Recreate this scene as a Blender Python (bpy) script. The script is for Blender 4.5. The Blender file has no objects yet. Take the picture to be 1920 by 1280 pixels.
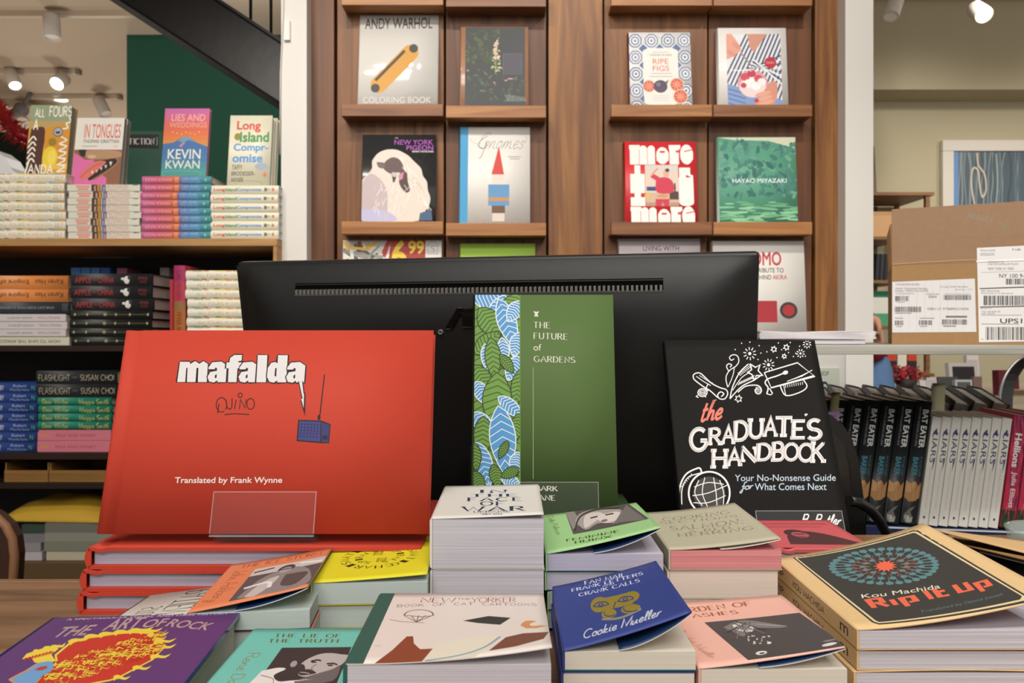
import bpy, bmesh, math, random
from mathutils import Vector, Matrix
from mathutils.geometry import tessellate_polygon
random.seed(7)
SC = bpy.context.scene
C = SC.collection
PI = math.pi
# ------------------------------------------------------------------ camera, world, lights, exposure
F = 1400.0            # focal length in pixels of the 1920x1280 frame
ZC = 1.15             # eye height above the shop floor
HOR = 625.0           # horizon row
cam_d = bpy.data.cameras.new('camera')
cam_d.sensor_fit = 'HORIZONTAL'; cam_d.sensor_width = 36.0; cam_d.lens = 36.0*F/1920.0
cam_d.shift_y = -(640.0-HOR)/1920.0
cam_d.clip_start = 0.02
cam_d.dof.use_dof = True; cam_d.dof.focus_distance = 0.50; cam_d.dof.aperture_fstop = 20.0
cam = bpy.data.objects.new('camera', cam_d); C.objects.link(cam)
cam.location = (0, 0, ZC); cam.rotation_euler = (PI/2, 0, 0)
SC.camera = cam
SC.view_settings.view_transform = 'Standard'; SC.view_settings.look = 'None'
SC.view_settings.gamma = 1.0; SC.view_settings.use_curve_mapping = False
SC.view_settings.exposure = 0.0
w = bpy.data.worlds.new('world'); SC.world = w; w.use_nodes = True
w.node_tree.nodes['Background'].inputs[0].default_value = (1.0, 0.955, 0.90, 1)
w.node_tree.nodes['Background'].inputs[1].default_value = 0.48
SC.cycles.use_denoising = True
SC.cycles.max_bounces = 6

def spot(loc, target, watts, size=75, blend=0.6, col=(1, .9, .78), rad=0.06):
    d = bpy.data.lights.new('spot', 'SPOT'); d.energy = watts; d.color = col
    d.spot_size = math.radians(size); d.spot_blend = blend; d.shadow_soft_size = rad
    o = bpy.data.objects.new('track_or_fill_spot', d); C.objects.link(o); o.location = loc
    o.rotation_euler = (Vector(target)-Vector(loc)).to_track_quat('-Z', 'Y').to_euler()
    return o
def lamp(loc, watts, rad=0.12, col=(1, .88, .72)):
    d = bpy.data.lights.new('glow', 'POINT'); d.energy = watts; d.color = col; d.shadow_soft_size = rad
    o = bpy.data.objects.new('fill_glow', d); C.objects.link(o); o.location = loc
    return o
def area(loc, target, watts, sx, sy, col=(1, .93, .84)):
    d = bpy.data.lights.new('panel', 'AREA'); d.shape = 'RECTANGLE'; d.size = sx; d.size_y = sy
    d.energy = watts; d.color = col
    o = bpy.data.objects.new('ceiling_light_panel', d); C.objects.link(o); o.location = loc
    o.rotation_euler = (Vector(target)-Vector(loc)).to_track_quat('-Z', 'Y').to_euler()
    return o
# ceiling lights over and behind the visitor's side of the counter; track spots on the display wall and the shelves
NEU = (1, .96, .91)
area((-0.10, -0.15, 3.10), (0.0, 0.60, 0.95), 42, 1.8, 0.9, NEU)
area((-0.10, -1.55, 2.95), (0.05, 0.75, 1.10), 54, 2.2, 1.2, NEU)
WRM = (1, .93, .84)
spot((-0.55, 0.95, 3.05), (-0.20, 2.35, 1.75), 43, 62, col=WRM, rad=.03)
spot((0.20, 0.90, 3.05), (0.20, 2.35, 1.75), 43, 62, col=WRM, rad=.03)
spot((0.95, 0.95, 3.05), (0.65, 2.35, 1.75), 43, 62, col=WRM, rad=.03)
spot((-1.55, -0.20, 3.05), (-1.35, 2.25, 1.15), 85, 55, col=WRM, rad=.04)
spot((-1.00, 0.65, 3.05), (-1.00, 2.25, 1.35), 40, 62, col=WRM, rad=.04)
spot((1.00, -0.3, 3.05), (0.95, 1.30, 0.95), 105, 62, col=NEU)
lamp((-3.3, 4.4, 1.1), 70, .3, (1, .93, .85))  # fill light added low down to brighten the left ceiling; no lamp here
lamp((-3.9, 7.4, 1.4), 75, .3, (1, .93, .85))  # second added fill light, farther back, brightening the ceiling from below
lamp((-1.5, 4.0, 2.7), 10, .12, NEU)  # point light added to lift the dark green wall
lamp((2.9, 3.0, 2.2), 9, .2, (1, .94, .85))  # weak fill light added for the upper right wall
spot((2.3, 3.0, 2.95), (2.4, 4.7, 1.35), 105, 84, 1.0, (1, .95, .86), .1)
spot((3.6, 3.0, 2.95), (3.5, 4.7, 1.4), 95, 84, 1.0, (1, .95, .86), .1)
spot((1.7, 2.2, 3.0), (2.0, 3.4, .9), 55, 70, .8, (1, .95, .88), .1)
spot((0.55, -1.85, 2.75), (0.90, 1.42, .88), 95, 24, .7, NEU, .12)  # added fill spot, reaching the upright books under the grey shelf

# ------------------------------------------------------------------ points from the surveyed frame
def P(px, py, Y): return Vector(((px-960)*Y/F, Y, ZC+(HOR-py)*Y/F))
def D(d): return ZC-d

# ------------------------------------------------------------------ materials
def lin(c): return c/12.92 if c <= .04045 else ((c+.055)/1.055)**2.4
def hexc(h):
    h = h.lstrip('#'); return tuple(lin(int(h[i:i+2], 16)/255) for i in (0, 2, 4))+(1,)
MC = {}
def M(h, rough=.5, spec=.35, metal=0, trans=0, emit=0, alpha=1, bump=0, bscale=200, var=0, coat=0, name=None):
    key = (h, rough, spec, metal, trans, emit, alpha, bump, bscale, var, coat)
    if key in MC: return MC[key]
    m = bpy.data.materials.new(name or 'finish_'+h.lstrip('#')); m.use_nodes = True
    nt = m.node_tree; b = nt.nodes['Principled BSDF']; c = hexc(h)
    b.inputs['Base Color'].default_value = c; b.inputs['Roughness'].default_value = rough
    b.inputs['Specular IOR Level'].default_value = spec; b.inputs['Metallic'].default_value = metal
    if coat: b.inputs['Coat Weight'].default_value = coat; b.inputs['Coat Roughness'].default_value = .12
    if trans: b.inputs['Transmission Weight'].default_value = trans; b.inputs['IOR'].default_value = 1.45
    if alpha < 1: b.inputs['Alpha'].default_value = alpha
    if emit: b.inputs['Emission Color'].default_value = c; b.inputs['Emission Strength'].default_value = emit
    tc = nt.nodes.new('ShaderNodeTexCoord'); n = nt.nodes.new('ShaderNodeTexNoise')
    n.inputs['Scale'].default_value = bscale; n.inputs['Detail'].default_value = 3
    nt.links.new(tc.outputs['Object'], n.inputs['Vector'])
    if var:
        mx = nt.nodes.new('ShaderNodeMix'); mx.data_type = 'RGBA'
        mx.inputs[6].default_value = tuple(x*(1-var) for x in c[:3])+(1,)
        mx.inputs[7].default_value = tuple(min(1, x*(1+var)) for x in c[:3])+(1,)
        nt.links.new(n.outputs['Fac'], mx.inputs[0]); nt.links.new(mx.outputs[2], b.inputs['Base Color'])
    if bump:
        bp = nt.nodes.new('ShaderNodeBump'); bp.inputs['Strength'].default_value = bump; bp.inputs['Distance'].default_value = .001
        nt.links.new(n.outputs['Fac'], bp.inputs['Height']); nt.links.new(bp.outputs['Normal'], b.inputs['Normal'])
    MC[key] = m
    return m
def streaks(name, a, b_, scale, rough=.5, spec=.3, detail=6, dist=.4, bump=.1, off=(0, 0, 0)):
    """two colours streaked along the axis whose scale is small: wood grain, page edges"""
    m = bpy.data.materials.new(name); m.use_nodes = True; nt = m.node_tree; p = nt.nodes['Principled BSDF']
    tc = nt.nodes.new('ShaderNodeTexCoord'); mp = nt.nodes.new('ShaderNodeMapping')
    mp.inputs['Scale'].default_value = scale; mp.inputs['Location'].default_value = off
    n = nt.nodes.new('ShaderNodeTexNoise'); n.inputs['Scale'].default_value = 1; n.inputs['Detail'].default_value = detail
    n.inputs['Distortion'].default_value = dist
    r = nt.nodes.new('ShaderNodeValToRGB'); r.color_ramp.elements[0].position = .32; r.color_ramp.elements[1].position = .68
    r.color_ramp.elements[0].color = hexc(a); r.color_ramp.elements[1].color = hexc(b_)
    nt.links.new(tc.outputs['Object'], mp.inputs[0]); nt.links.new(mp.outputs[0], n.inputs['Vector'])
    nt.links.new(n.outputs['Fac'], r.inputs[0]); nt.links.new(r.outputs[0], p.inputs['Base Color'])
    bp = nt.nodes.new('ShaderNodeBump'); bp.inputs['Strength'].default_value = bump; bp.inputs['Distance'].default_value = .0008
    nt.links.new(n.outputs['Fac'], bp.inputs['Height']); nt.links.new(bp.outputs['Normal'], p.inputs['Normal'])
    p.inputs['Roughness'].default_value = rough; p.inputs['Specular IOR Level'].default_value = spec
    return m
PAGES_WHITE = streaks('pages_white', '#aeabb3', '#d9d6dc', (3, 3, 2400), .8, .1)
PAGES_LILAC = streaks('pages_lilac', '#a9a6ba', '#bebaca', (3, 3, 2400), .8, .1)
PAGES_CREAM = streaks('pages_cream', '#cfc9bb', '#dcd6c9', (3, 3, 2400), .8, .1)
PAGES_PALEGREEN = streaks('pages_pale_green', '#b9c6c1', '#c3cec9', (3, 3, 2400), .8, .1)
PAGES_PINK = streaks('pages_pink', '#c0727a', '#d89694', (3, 3, 900), .8, .1, 3)
PAGES_GREY = streaks('pages_grey', '#8f8a84', '#a09a93', (3, 3, 2400), .8, .1)
PAGES_BEIGE = streaks('pages_beige', '#d1c2b5', '#dccdc1', (3, 3, 2400), .8, .1)
WAL_A = streaks('walnut_panel', '#5a371f', '#8a5c35', (26, 8, 1.3), .45, .35, 8, 1.2, .15)
WAL_B = streaks('walnut_panel_dark', '#4c301f', '#75492b', (30, 8, 1.1), .45, .35, 8, 1.0, .15, (3, 1, 0))
WAL_C = streaks('walnut_panel_warm', '#663e22', '#986838', (24, 8, 1.5), .45, .35, 8, 1.3, .15, (7, 2, 0))
WAL_L = streaks('walnut_ledge', '#8a5832', '#b07b47', (2.2, 20, 34), .42, .4, 8, 1.0, .15)
WAL_LD = streaks('walnut_ledge_dark', '#6a4129', '#92603a', (2.2, 20, 34), .42, .4, 8, 1.0, .15, (5, 0, 0))
OAK = streaks('oak_board', '#9a7347', '#b98f5c', (3, 10, 40), .5, .3, 6, .6, .1)
TABLE = streaks('counter_walnut', '#654832', '#927052', (5, 40, 20), .42, .4, 8, 1.4, .12)
GREYWOOD = streaks('grey_laminate', '#8f8d84', '#b9b7ad', (2.0, 20, 90), .5, .3, 6, .5, .08)

# ------------------------------------------------------------------ mesh builder
class MB:
    def __init__(s): s.v = []; s.f = []; s.m = []; s.mats = []; s.smooth = set()
    def mi(s, mat):
        if mat not in s.mats: s.mats.append(mat)
        return s.mats.index(mat)
    def face(s, idx, mat, smooth=False):
        if smooth: s.smooth.add(len(s.f))
        s.f.append(tuple(idx)); s.m.append(s.mi(mat))
    def pts(s, vs):
        n = len(s.v); s.v.extend([tuple(v) for v in vs]); return list(range(n, n+len(vs)))
    def box(s, a, b, mat, mx=None):
        x0, y0, z0 = a; x1, y1, z1 = b
        vs = [(x0,y0,z0),(x1,y0,z0),(x1,y1,z0),(x0,y1,z0),(x0,y0,z1),(x1,y0,z1),(x1,y1,z1),(x0,y1,z1)]
        if mx is not None: vs = [mx @ Vector(v) for v in vs]
        i = s.pts(vs)
        for q in ((0,3,2,1),(4,5,6,7),(0,1,5,4),(1,2,6,5),(2,3,7,6),(3,0,4,7)): s.face([i[k] for k in q], mat)
    def prism(s, poly, d0, d1, mat, ax='y'):
        """extrude a 2-D polygon; ax y: poly is (x,z); ax z: (x,y); ax x: (y,z)"""
        f = {'y': lambda p, d: (p[0], d, p[1]), 'z': lambda p, d: (p[0], p[1], d), 'x': lambda p, d: (d, p[0], p[1])}[ax]
        n = len(poly); a = s.pts([f(p, d0) for p in poly]); b = s.pts([f(p, d1) for p in poly])
        for t in tessellate_polygon([[Vector((p[0], p[1], 0)) for p in poly]]):
            s.face([a[k] for k in t], mat); s.face([b[k] for k in reversed(t)], mat)
        for k in range(n): s.face((a[k], a[(k+1) % n], b[(k+1) % n], b[k]), mat)
    def slab(s, fn, us, vs, th, mt, mb=None, smooth=True, rim_mat=None):
        """thin sheet: fn(u,v)->top point; thickness th downwards (local -z)"""
        mb = mb or mt; nu, nv = len(us), len(vs)
        top = s.pts([fn(u, v) for v in vs for u in us])
        bot = s.pts([tuple(Vector(fn(u, v))-Vector((0, 0, th))) for v in vs for u in us])
        for j in range(nv-1):
            for i in range(nu-1):
                a = j*nu+i
                s.face((top[a], top[a+1], top[a+nu+1], top[a+nu]), mt, smooth)
                s.face((bot[a], bot[a+nu], bot[a+nu+1], bot[a+1]), mb, smooth)
        def rim(ids):
            for a, b in zip(ids[:-1], ids[1:]): s.face((top[a], bot[a], bot[b], top[b]), rim_mat or mt)
        rim(list(range(nu))); rim([nv*nu-1-i for i in range(nu)])
        rim([i*nu+nu-1 for i in range(nv)]); rim([(nv-1-i)*nu for i in range(nv)])
    def tube(s, path, r, mat, n=8, cap=True):
        path = [Vector(p) for p in path]; rings = []; rr = r if isinstance(r, (list, tuple)) else [r]*len(path)
        up = None
        for k, p in enumerate(path):
            t = (path[min(k+1, len(path)-1)]-path[max(k-1, 0)]).normalized()
            if up is None: up = t.orthogonal().normalized()
            up = (up-t*up.dot(t)).normalized(); q = t.cross(up)
            rings.append(s.pts([p+(up*math.cos(2*PI*i/n)+q*math.sin(2*PI*i/n))*rr[k] for i in range(n)]))
        for a, b in zip(rings[:-1], rings[1:]):
            for i in range(n): s.face((a[i], a[(i+1) % n], b[(i+1) % n], b[i]), mat, True)
        if cap: s.face(list(reversed(rings[0])), mat); s.face(rings[-1], mat)
    def lathe(s, prof, mat, n=24, mx=None, cap=False):
        rings = []
        for r, z in prof:
            vs = [Vector((r*math.cos(2*PI*i/n), r*math.sin(2*PI*i/n), z)) for i in range(n)]
            if mx is not None: vs = [mx @ v for v in vs]
            rings.append(s.pts(vs))
        for a, b in zip(rings[:-1], rings[1:]):
            for i in range(n): s.face((a[i], a[(i+1) % n], b[(i+1) % n], b[i]), mat, True)
        if cap: s.face(list(reversed(rings[0])), mat); s.face(rings[-1], mat)
    def build(s, name, parent=None, bevel=0, seg=2):
        me = bpy.data.meshes.new(name); me.from_pydata(s.v, [], s.f)
        for m in s.mats: me.materials.append(m)
        me.polygons.foreach_set('material_index', s.m)
        me.polygons.foreach_set('use_smooth', [i in s.smooth for i in range(len(s.f))])
        me.update()
        o = bpy.data.objects.new(name, me); C.objects.link(o)
        if parent is not None: o.parent = parent
        if bevel:
            b = o.modifiers.new('bevel', 'BEVEL'); b.width = bevel; b.segments = seg; b.limit_method = 'ANGLE'
        return o
def thing(name, label, cat, loc=(0, 0, 0), rot=(0, 0, 0), group=None):
    o = bpy.data.objects.new(name, None); C.objects.link(o); o.empty_display_size = .02
    o.location = loc; o.rotation_euler = rot
    return tag(o, label, cat, group)
def tag(o, label, cat, group=None):
    o['label'] = label; o['category'] = cat
    if group: o['group'] = group
    elif 'group' in o: del o['group']
    return o
def struct(o): o['kind'] = 'structure'; return o
def dup(root, label, group=None, loc=None, rot=None):
    r = root.copy(); C.objects.link(r); tag(r, label, root['category'], group)
    if loc is not None: r.location = loc
    if rot is not None: r.rotation_euler = rot
    for ch in list(root.children):
        c = ch.copy(); C.objects.link(c); c.parent = r
        for g in list(ch.children):
            d = g.copy(); C.objects.link(d); d.parent = c
    return r
ORD = ['topmost', 'second from the top', 'third from the top', 'fourth from the top', 'fifth from the top', 'sixth from the top', 'seventh from the top', 'eighth from the top']
def ordn(k, n): return 'lowest' if k == n-1 and n > 1 else ORD[k]

# ------------------------------------------------------------------ printed art: flat coloured shapes laid into a cover's mesh
def homog(src, dst):
    import numpy as np
    A = []; b = []
    for (x, y), (u, v) in zip(src, dst):
        A.append([x, y, 1, 0, 0, 0, -u*x, -u*y]); b.append(u)
        A.append([0, 0, 0, x, y, 1, -v*x, -v*y]); b.append(v)
    h = np.linalg.solve(np.array(A, float), np.array(b, float))
    return lambda x, y: ((h[0]*x+h[1]*y+h[2])/(h[6]*x+h[7]*y+1), (h[3]*x+h[4]*y+h[5])/(h[6]*x+h[7]*y+1))
GC = {}
def glyphs(s, bold, shear):
    key = (s, bold, shear)
    if key in GC: return GC[key]
    c = bpy.data.curves.new('lettering', 'FONT'); c.body = s; c.size = 1; c.shear = shear; c.resolution_u = 3
    o = bpy.data.objects.new('lettering', c); C.objects.link(o)
    bpy.context.view_layer.update()
    ev = o.evaluated_get(bpy.context.evaluated_depsgraph_get()); me = ev.to_mesh()
    vs = [(v.co.x, v.co.y) for v in me.vertices]; fs = [tuple(p.vertices) for p in me.polygons]
    ev.to_mesh_clear(); bpy.data.objects.remove(o); bpy.data.curves.remove(c)
    x0 = min(v[0] for v in vs); x1 = max(v[0] for v in vs); y0 = min(v[1] for v in vs); y1 = max(v[1] for v in vs)
    if bold:   # heavier weight: the outline printed several times round a small circle
        n = 4 if bold < .016 else (10 if bold < .05 else 20); o_ = [(bold*math.cos(2*PI*(k+.5)/n), bold*math.sin(2*PI*(k+.5)/n)) for k in range(n)]
        vs2 = []; fs2 = []
        for k, (dx, dy) in enumerate(o_+([(0, 0)] if n > 4 else [])):
            i0 = len(vs2); vs2 += [(v[0]+dx, v[1]+dy) for v in vs]; fs2 += [tuple(i+i0 for i in f) for f in fs]
        nv = len(vs); vs, fs = vs2, fs2; x0 -= bold; x1 += bold; y0 -= bold; y1 += bold; sub = [f[0]//nv for f in fs]
    else: sub = None
    vs = [((v[0]-x0)/(x1-x0), (v[1]-y0)/(y1-y0)) for v in vs]
    GC[key] = (vs, fs, (x1-x0)/(y1-y0), sub); return GC[key]
# pen-stroke alphabet: L polyline, A arc (cx cy rx ry from to), S smooth curve
PEN = {
'A': (.8, 'L 0 0 .4 1 .8 0;L .16 .36 .64 .36'), 'B': (.66, 'L .05 0 .05 1 .35 1;A .35 .76 .24 .24 90 -90;L .05 .52 .38 .52;A .38 .26 .27 .26 90 -90;L .38 0 .05 0'),
'C': (.8, 'A .42 .5 .42 .5 48 312'), 'D': (.75, 'L .05 0 .05 1 .3 1;A .3 .5 .42 .5 90 -90;L .3 0 .05 0'),
'E': (.62, 'L .05 0 .05 1;L .05 1 .58 1;L .05 .52 .48 .52;L .05 0 .6 0'), 'F': (.6, 'L .05 0 .05 1;L .05 1 .58 1;L .05 .5 .46 .5'),
'G': (.86, 'A .42 .5 .42 .5 48 350;L .5 .45 .84 .45'), 'H': (.76, 'L .06 0 .06 1;L .7 0 .7 1;L .06 .52 .7 .52'), 'I': (.2, 'L .1 0 .1 1'),
'J': (.5, 'L .42 1 .42 .25;A .22 .25 .2 .25 0 -170'), 'K': (.72, 'L .06 0 .06 1;L .06 .4 .66 1;L .25 .58 .7 0'), 'L': (.58, 'L .05 1 .05 0;L .05 0 .56 0'),
'M': (.96, 'L .05 0 .1 1 .48 .1 .86 1 .91 0'), 'N': (.78, 'L .06 0 .06 1 .72 0 .72 1'), 'O': (.86, 'A .43 .5 .43 .5 90 450'),
'P': (.64, 'L .05 0 .05 1 .34 1;A .34 .74 .28 .26 90 -90;L .34 .48 .05 .48'), 'Q': (.86, 'A .43 .5 .43 .5 90 450;L .5 .25 .84 -.1'),
'R': (.7, 'L .05 0 .05 1 .34 1;A .34 .75 .26 .25 90 -90;L .34 .5 .05 .5;L .3 .5 .68 0'), 'S': (.64, 'A .32 .75 .27 .25 35 265;A .31 .25 .31 .25 90 -145'),
'T': (.72, 'L .36 0 .36 1;L 0 1 .72 1'), 'U': (.76, 'L .06 1 .06 .35;A .38 .35 .32 .35 180 360;L .7 .35 .7 1'), 'V': (.78, 'L 0 1 .39 0 .78 1'),
'W': (1.1, 'L 0 1 .28 0 .55 .9 .82 0 1.1 1'), 'X': (.74, 'L 0 0 .74 1;L 0 1 .74 0'), 'Y': (.74, 'L 0 1 .37 .45 .74 1;L .37 .45 .37 0'), 'Z': (.68, 'L .02 1 .66 1 .02 0 .68 0'),
"'": (.15, 'L .1 1 .05 .75'), ',': (.15, 'L .1 .08 .02 -.16'), ':': (.15, 'L .07 .55 .07 .48;L .07 .08 .07 0'), '-': (.4, 'L .05 .45 .35 .45'), ' ': (.35, ''),
'a': (.55, 'S .46 .46 .2 .5 .03 .25 .15 .02 .36 .1 .47 .46;S .47 .46 .44 .12 .6 .08'), 'b': (.5, 'S .06 1 .03 .4 .06 .05 .3 .02 .44 .25 .3 .48 .06 .3'),
'c': (.45, 'S .42 .4 .25 .5 .04 .25 .2 .0 .46 .12'), 'd': (.55, 'S .45 .4 .2 .5 .03 .22 .18 .0 .4 .12 .5 1;S .5 1 .44 .12 .58 .06'),
'e': (.46, 'S .04 .22 .34 .3 .36 .46 .2 .5 .04 .25 .2 .0 .48 .14'), 'f': (.4, 'S .5 .9 .38 1 .25 .8 .15 -.3 -.02 -.4 -.05 -.25 .2 .1 .42 .2;L .02 .45 .4 .45'),
'g': (.55, 'S .46 .42 .2 .5 .03 .25 .18 .02 .4 .12 .47 .46;S .47 .46 .4 -.25 .18 -.42 .05 -.25 .55 .1'), 'h': (.55, 'S .08 .0 .14 .6 .22 1 .12 .7 .07 .0;S .07 .05 .2 .42 .38 .42 .4 .05 .56 .08'),
'i': (.26, 'S .06 .4 .1 .46 .08 .08 .26 .08;L .14 .7 .17 .74'), 'j': (.25, 'S .12 .46 .08 -.3 -.1 -.38;L .14 .7 .17 .74'), 'k': (.5, 'L .06 0 .12 1;S .08 .2 .3 .45 .36 .36 .12 .22 .3 .05 .5 .05'),
'l': (.28, 'S .04 .1 .25 .7 .2 1 .1 .85 .08 .12 .28 .06'), 'm': (.86, 'L .04 0 .1 .48;S .07 .1 .22 .46 .36 .4 .34 0;S .35 .1 .5 .46 .64 .4 .66 .06 .86 .06'), 'n': (.58, 'L .04 0 .1 .48;S .07 .1 .25 .46 .4 .4 .4 .06 .58 .06'),
'o': (.48, 'S .24 .5 .05 .36 .08 .06 .28 .02 .44 .22 .24 .5 .46 .42'), 'p': (.5, 'L .1 .48 0 -.4;S .06 .1 .2 .48 .42 .4 .4 .1 .2 0 .05 .1'), 'r': (.4, 'L .04 0 .1 .48;S .07 .15 .2 .42 .4 .46'),
's': (.4, 'S .36 .42 .2 .5 .08 .36 .34 .16 .2 .0 .02 .1'), 't': (.36, 'S .16 .9 .1 .15 .2 .0 .36 .1;L .0 .55 .34 .58'), 'u': (.58, 'S .06 .46 .04 .1 .2 .0 .42 .46;S .42 .46 .42 .08 .58 .06'),
'v': (.46, 'S .04 .46 .16 .02 .4 .46 .48 .42'), 'w': (.7, 'S .04 .46 .12 .02 .32 .4 .4 .02 .62 .46 .7 .42'), 'x': (.46, 'L .04 .46 .42 0;L .42 .46 .04 0'), 'y': (.52, 'S .06 .46 .06 .1 .24 .06 .44 .46;S .44 .46 .36 -.25 .1 -.4 .05 -.25 .5 .08'), 'z': (.46, 'L .04 .46 .4 .46 .04 0 .46 .02'),
}
PEN.update({'\x01': (.7, 'L .12 0 .12 .92 .58 .92 .58 .48 .26 .48;L .36 .46 .66 0'), '\x02': (.26, 'L .13 0 .13 .62'), '\x03': (.7, 'L .12 -.3 .12 .62 .58 .62 .58 .1 .3 .1'), '\x04': (.26, 'L .13 0 .13 .92'), '\x05': (.52, 'L .12 .92 .12 .08 .5 .08;L .12 .58 .48 .58'), '\x07': (.10, ''), '\x06': (.74, 'L .12 .92 .12 .1 .6 .1 .6 .92')})
def smooth_pts(p, k=5):
    out = []
    for i in range(len(p)-1):
        p0 = p[max(i-1, 0)]; p1 = p[i]; p2 = p[i+1]; p3 = p[min(i+2, len(p)-1)]
        for j in range(k):
            t = j/k
            out.append(tuple(.5*(2*p1[a]+(p2[a]-p0[a])*t+(2*p0[a]-5*p1[a]+4*p2[a]-p3[a])*t*t+(3*p1[a]-p0[a]-3*p2[a]+p3[a])*t**3) for a in (0, 1)))
    out.append(p[-1]); return out
def pen_strokes(ch):
    wd, s = PEN.get(ch) or PEN.get(ch.upper()) or (.4, ''); out = []
    for part in s.split(';'):
        q = part.split()
        if not q: continue
        n = [float(x) for x in q[1:]]
        if q[0] == 'L': out.append(('L', [(n[i], n[i+1]) for i in range(0, len(n), 2)]))
        elif q[0] == 'S': out.append(('S', smooth_pts([(n[i], n[i+1]) for i in range(0, len(n), 2)])))
        else:
            cx, cy, rx, ry, a0, a1 = n; k = max(5, int(abs(a1-a0)/20))
            out.append(('S', [(cx+rx*math.cos(math.radians(a0+(a1-a0)*i/k)), cy+ry*math.sin(math.radians(a0+(a1-a0)*i/k))) for i in range(k+1)]))
    return wd, out
class Art:
    def __init__(s): s.items = []; s.f = lambda x, y: (x, 1-y); s.clip = (0, 0, 1, 1); s.deco = None
    def fr(s, quad, crop=(0, 0, 1)):
        q = [((x-crop[0])*crop[2], (y-crop[1])*crop[2]) for x, y in quad]
        s.f = homog(q, [(0, 1), (1, 1), (1, 0), (0, 0)]); return s
    def bx(s, x0, y0, x1, y1, crop=(0, 0, 1)): return s.fr([(x0, y0), (x1, y0), (x1, y1), (x0, y1)], crop)
    def add(s, vs, tris, mat, sub=None):
        if isinstance(mat, str): mat = M(mat)
        uv = [s.f(*p) for p in vs]; x0, y0, x1, y1 = s.clip; out = []
        for ti, t in enumerate(tris):
            pl = [uv[k] for k in t]
            for ax, lim, sg in ((0, x0, 1), (0, x1, -1), (1, y0, 1), (1, y1, -1)):
                if not pl: break
                if all(sg*(p[ax]-lim) >= 0 for p in pl): continue
                nw = []
                for a, b in zip(pl, pl[1:]+pl[:1]):
                    ia, ib = sg*(a[ax]-lim) >= 0, sg*(b[ax]-lim) >= 0
                    if ia: nw.append(a)
                    if ia != ib:
                        k = (lim-a[ax])/(b[ax]-a[ax]); nw.append((a[0]+(b[0]-a[0])*k, a[1]+(b[1]-a[1])*k))
                pl = nw
            if len(pl) >= 3: out.append((pl, sub[ti] if sub else 0))
        if not out: return
        bb = (min(p[0] for q, _ in out for p in q), min(p[1] for q, _ in out for p in q), max(p[0] for q, _ in out for p in q), max(p[1] for q, _ in out for p in q))
        ly = 1; same = set()
        for it in s.items:
            b = it[2]
            if b[0] < bb[2] and b[2] > bb[0] and b[1] < bb[3] and b[3] > bb[1]:
                if it[1] is mat: same.add(it[3])
                else: ly = max(ly, it[3]+1)
        while ly in same: ly += 1
        s.items.append((out, mat, bb, ly))
    def poly(s, pts, mat, smooth=False):
        if smooth: pts = smooth_pts(list(pts)+[pts[0]], 4)[:-1]
        s.add(pts, tessellate_polygon([[Vector((p[0], p[1], 0)) for p in pts]]), mat)
    def rect(s, x0, y0, x1, y1, mat): s.add([(x0, y0), (x1, y0), (x1, y1), (x0, y1)], [(0, 1, 2, 3)], mat)
    def ell(s, cx, cy, rx, ry, mat, rot=0, n=20):
        c, q = math.cos(rot), math.sin(rot)
        s.add([(cx+rx*math.cos(2*PI*i/n)*c-ry*math.sin(2*PI*i/n)*q, cy+rx*math.cos(2*PI*i/n)*q+ry*math.sin(2*PI*i/n)*c) for i in range(n)], [tuple(range(n))], mat)
    def ring(s, cx, cy, rx, ry, w, mat, a0=0, a1=360, n=28):
        s.line([(cx+rx*math.cos(math.radians(a0+(a1-a0)*i/n)), cy+ry*math.sin(math.radians(a0+(a1-a0)*i/n))) for i in range(n+1)], w, mat)
    def line(s, pts, w, mat, smooth=False, taper=False, closed=False):
        if smooth: pts = smooth_pts(list(pts))
        if closed: pts = list(pts)+[pts[0]]
        s.strokes([(pts, w)], mat, taper)
    def strokes(s, lst, mat, taper=False, nib=None):
        vs = []; fs = []; sb = []
        for si, (pts, w) in enumerate(lst):
            n = len(pts); L = []
            for k, p in enumerate(pts):
                a = pts[max(k-1, 0)]; b = pts[min(k+1, n-1)]; dx, dy = b[0]-a[0], b[1]-a[1]; l = math.hypot(dx, dy) or 1e-9
                if 0 < k < n-1:
                    d1 = (p[0]-a[0], p[1]-a[1]); d2 = (b[0]-p[0], b[1]-p[1]); l1 = math.hypot(*d1) or 1e-9; l2 = math.hypot(*d2) or 1e-9
                    ch = math.sqrt(max(.2, (1+(d1[0]*d2[0]+d1[1]*d2[1])/l1/l2)/2))
                else: ch = 1
                ww = w*(nib+(1-nib)*abs(dy)/l) if nib is not None else w
                if taper: ww = w*max(.12, math.sin(PI*min(1, (k+.35)/(n-.3))))
                ww = ww/2/ch; L.append((p, (-dy/l*ww, dx/l*ww)))
            i0 = len(vs)
            for p, o in L: vs += [(p[0]+o[0], p[1]+o[1]), (p[0]-o[0], p[1]-o[1])]
            fs += [(i0+2*k, i0+2*k+1, i0+2*k+3, i0+2*k+2) for k in range(n-1)]; sb += [si % 9]*(n-1)
        s.add(vs, fs, mat, sb)
    # text fitted to a box; y runs down in every frame
    def text(s, t, x0, y0, x1, y1, mat, bold=0, shear=0, out=None, ow=.03):
        if out: s._g(t, (x0, y1), (x1, y1), (x0, y0), out, bold+ow, shear, grow=ow)
        s._g(t, (x0, y1), (x1, y1), (x0, y0), mat, bold, shear)
    def textq(s, t, bl, br, tl, mat, bold=0, shear=0): s._g(t, bl, br, tl, mat, bold, shear)
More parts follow.
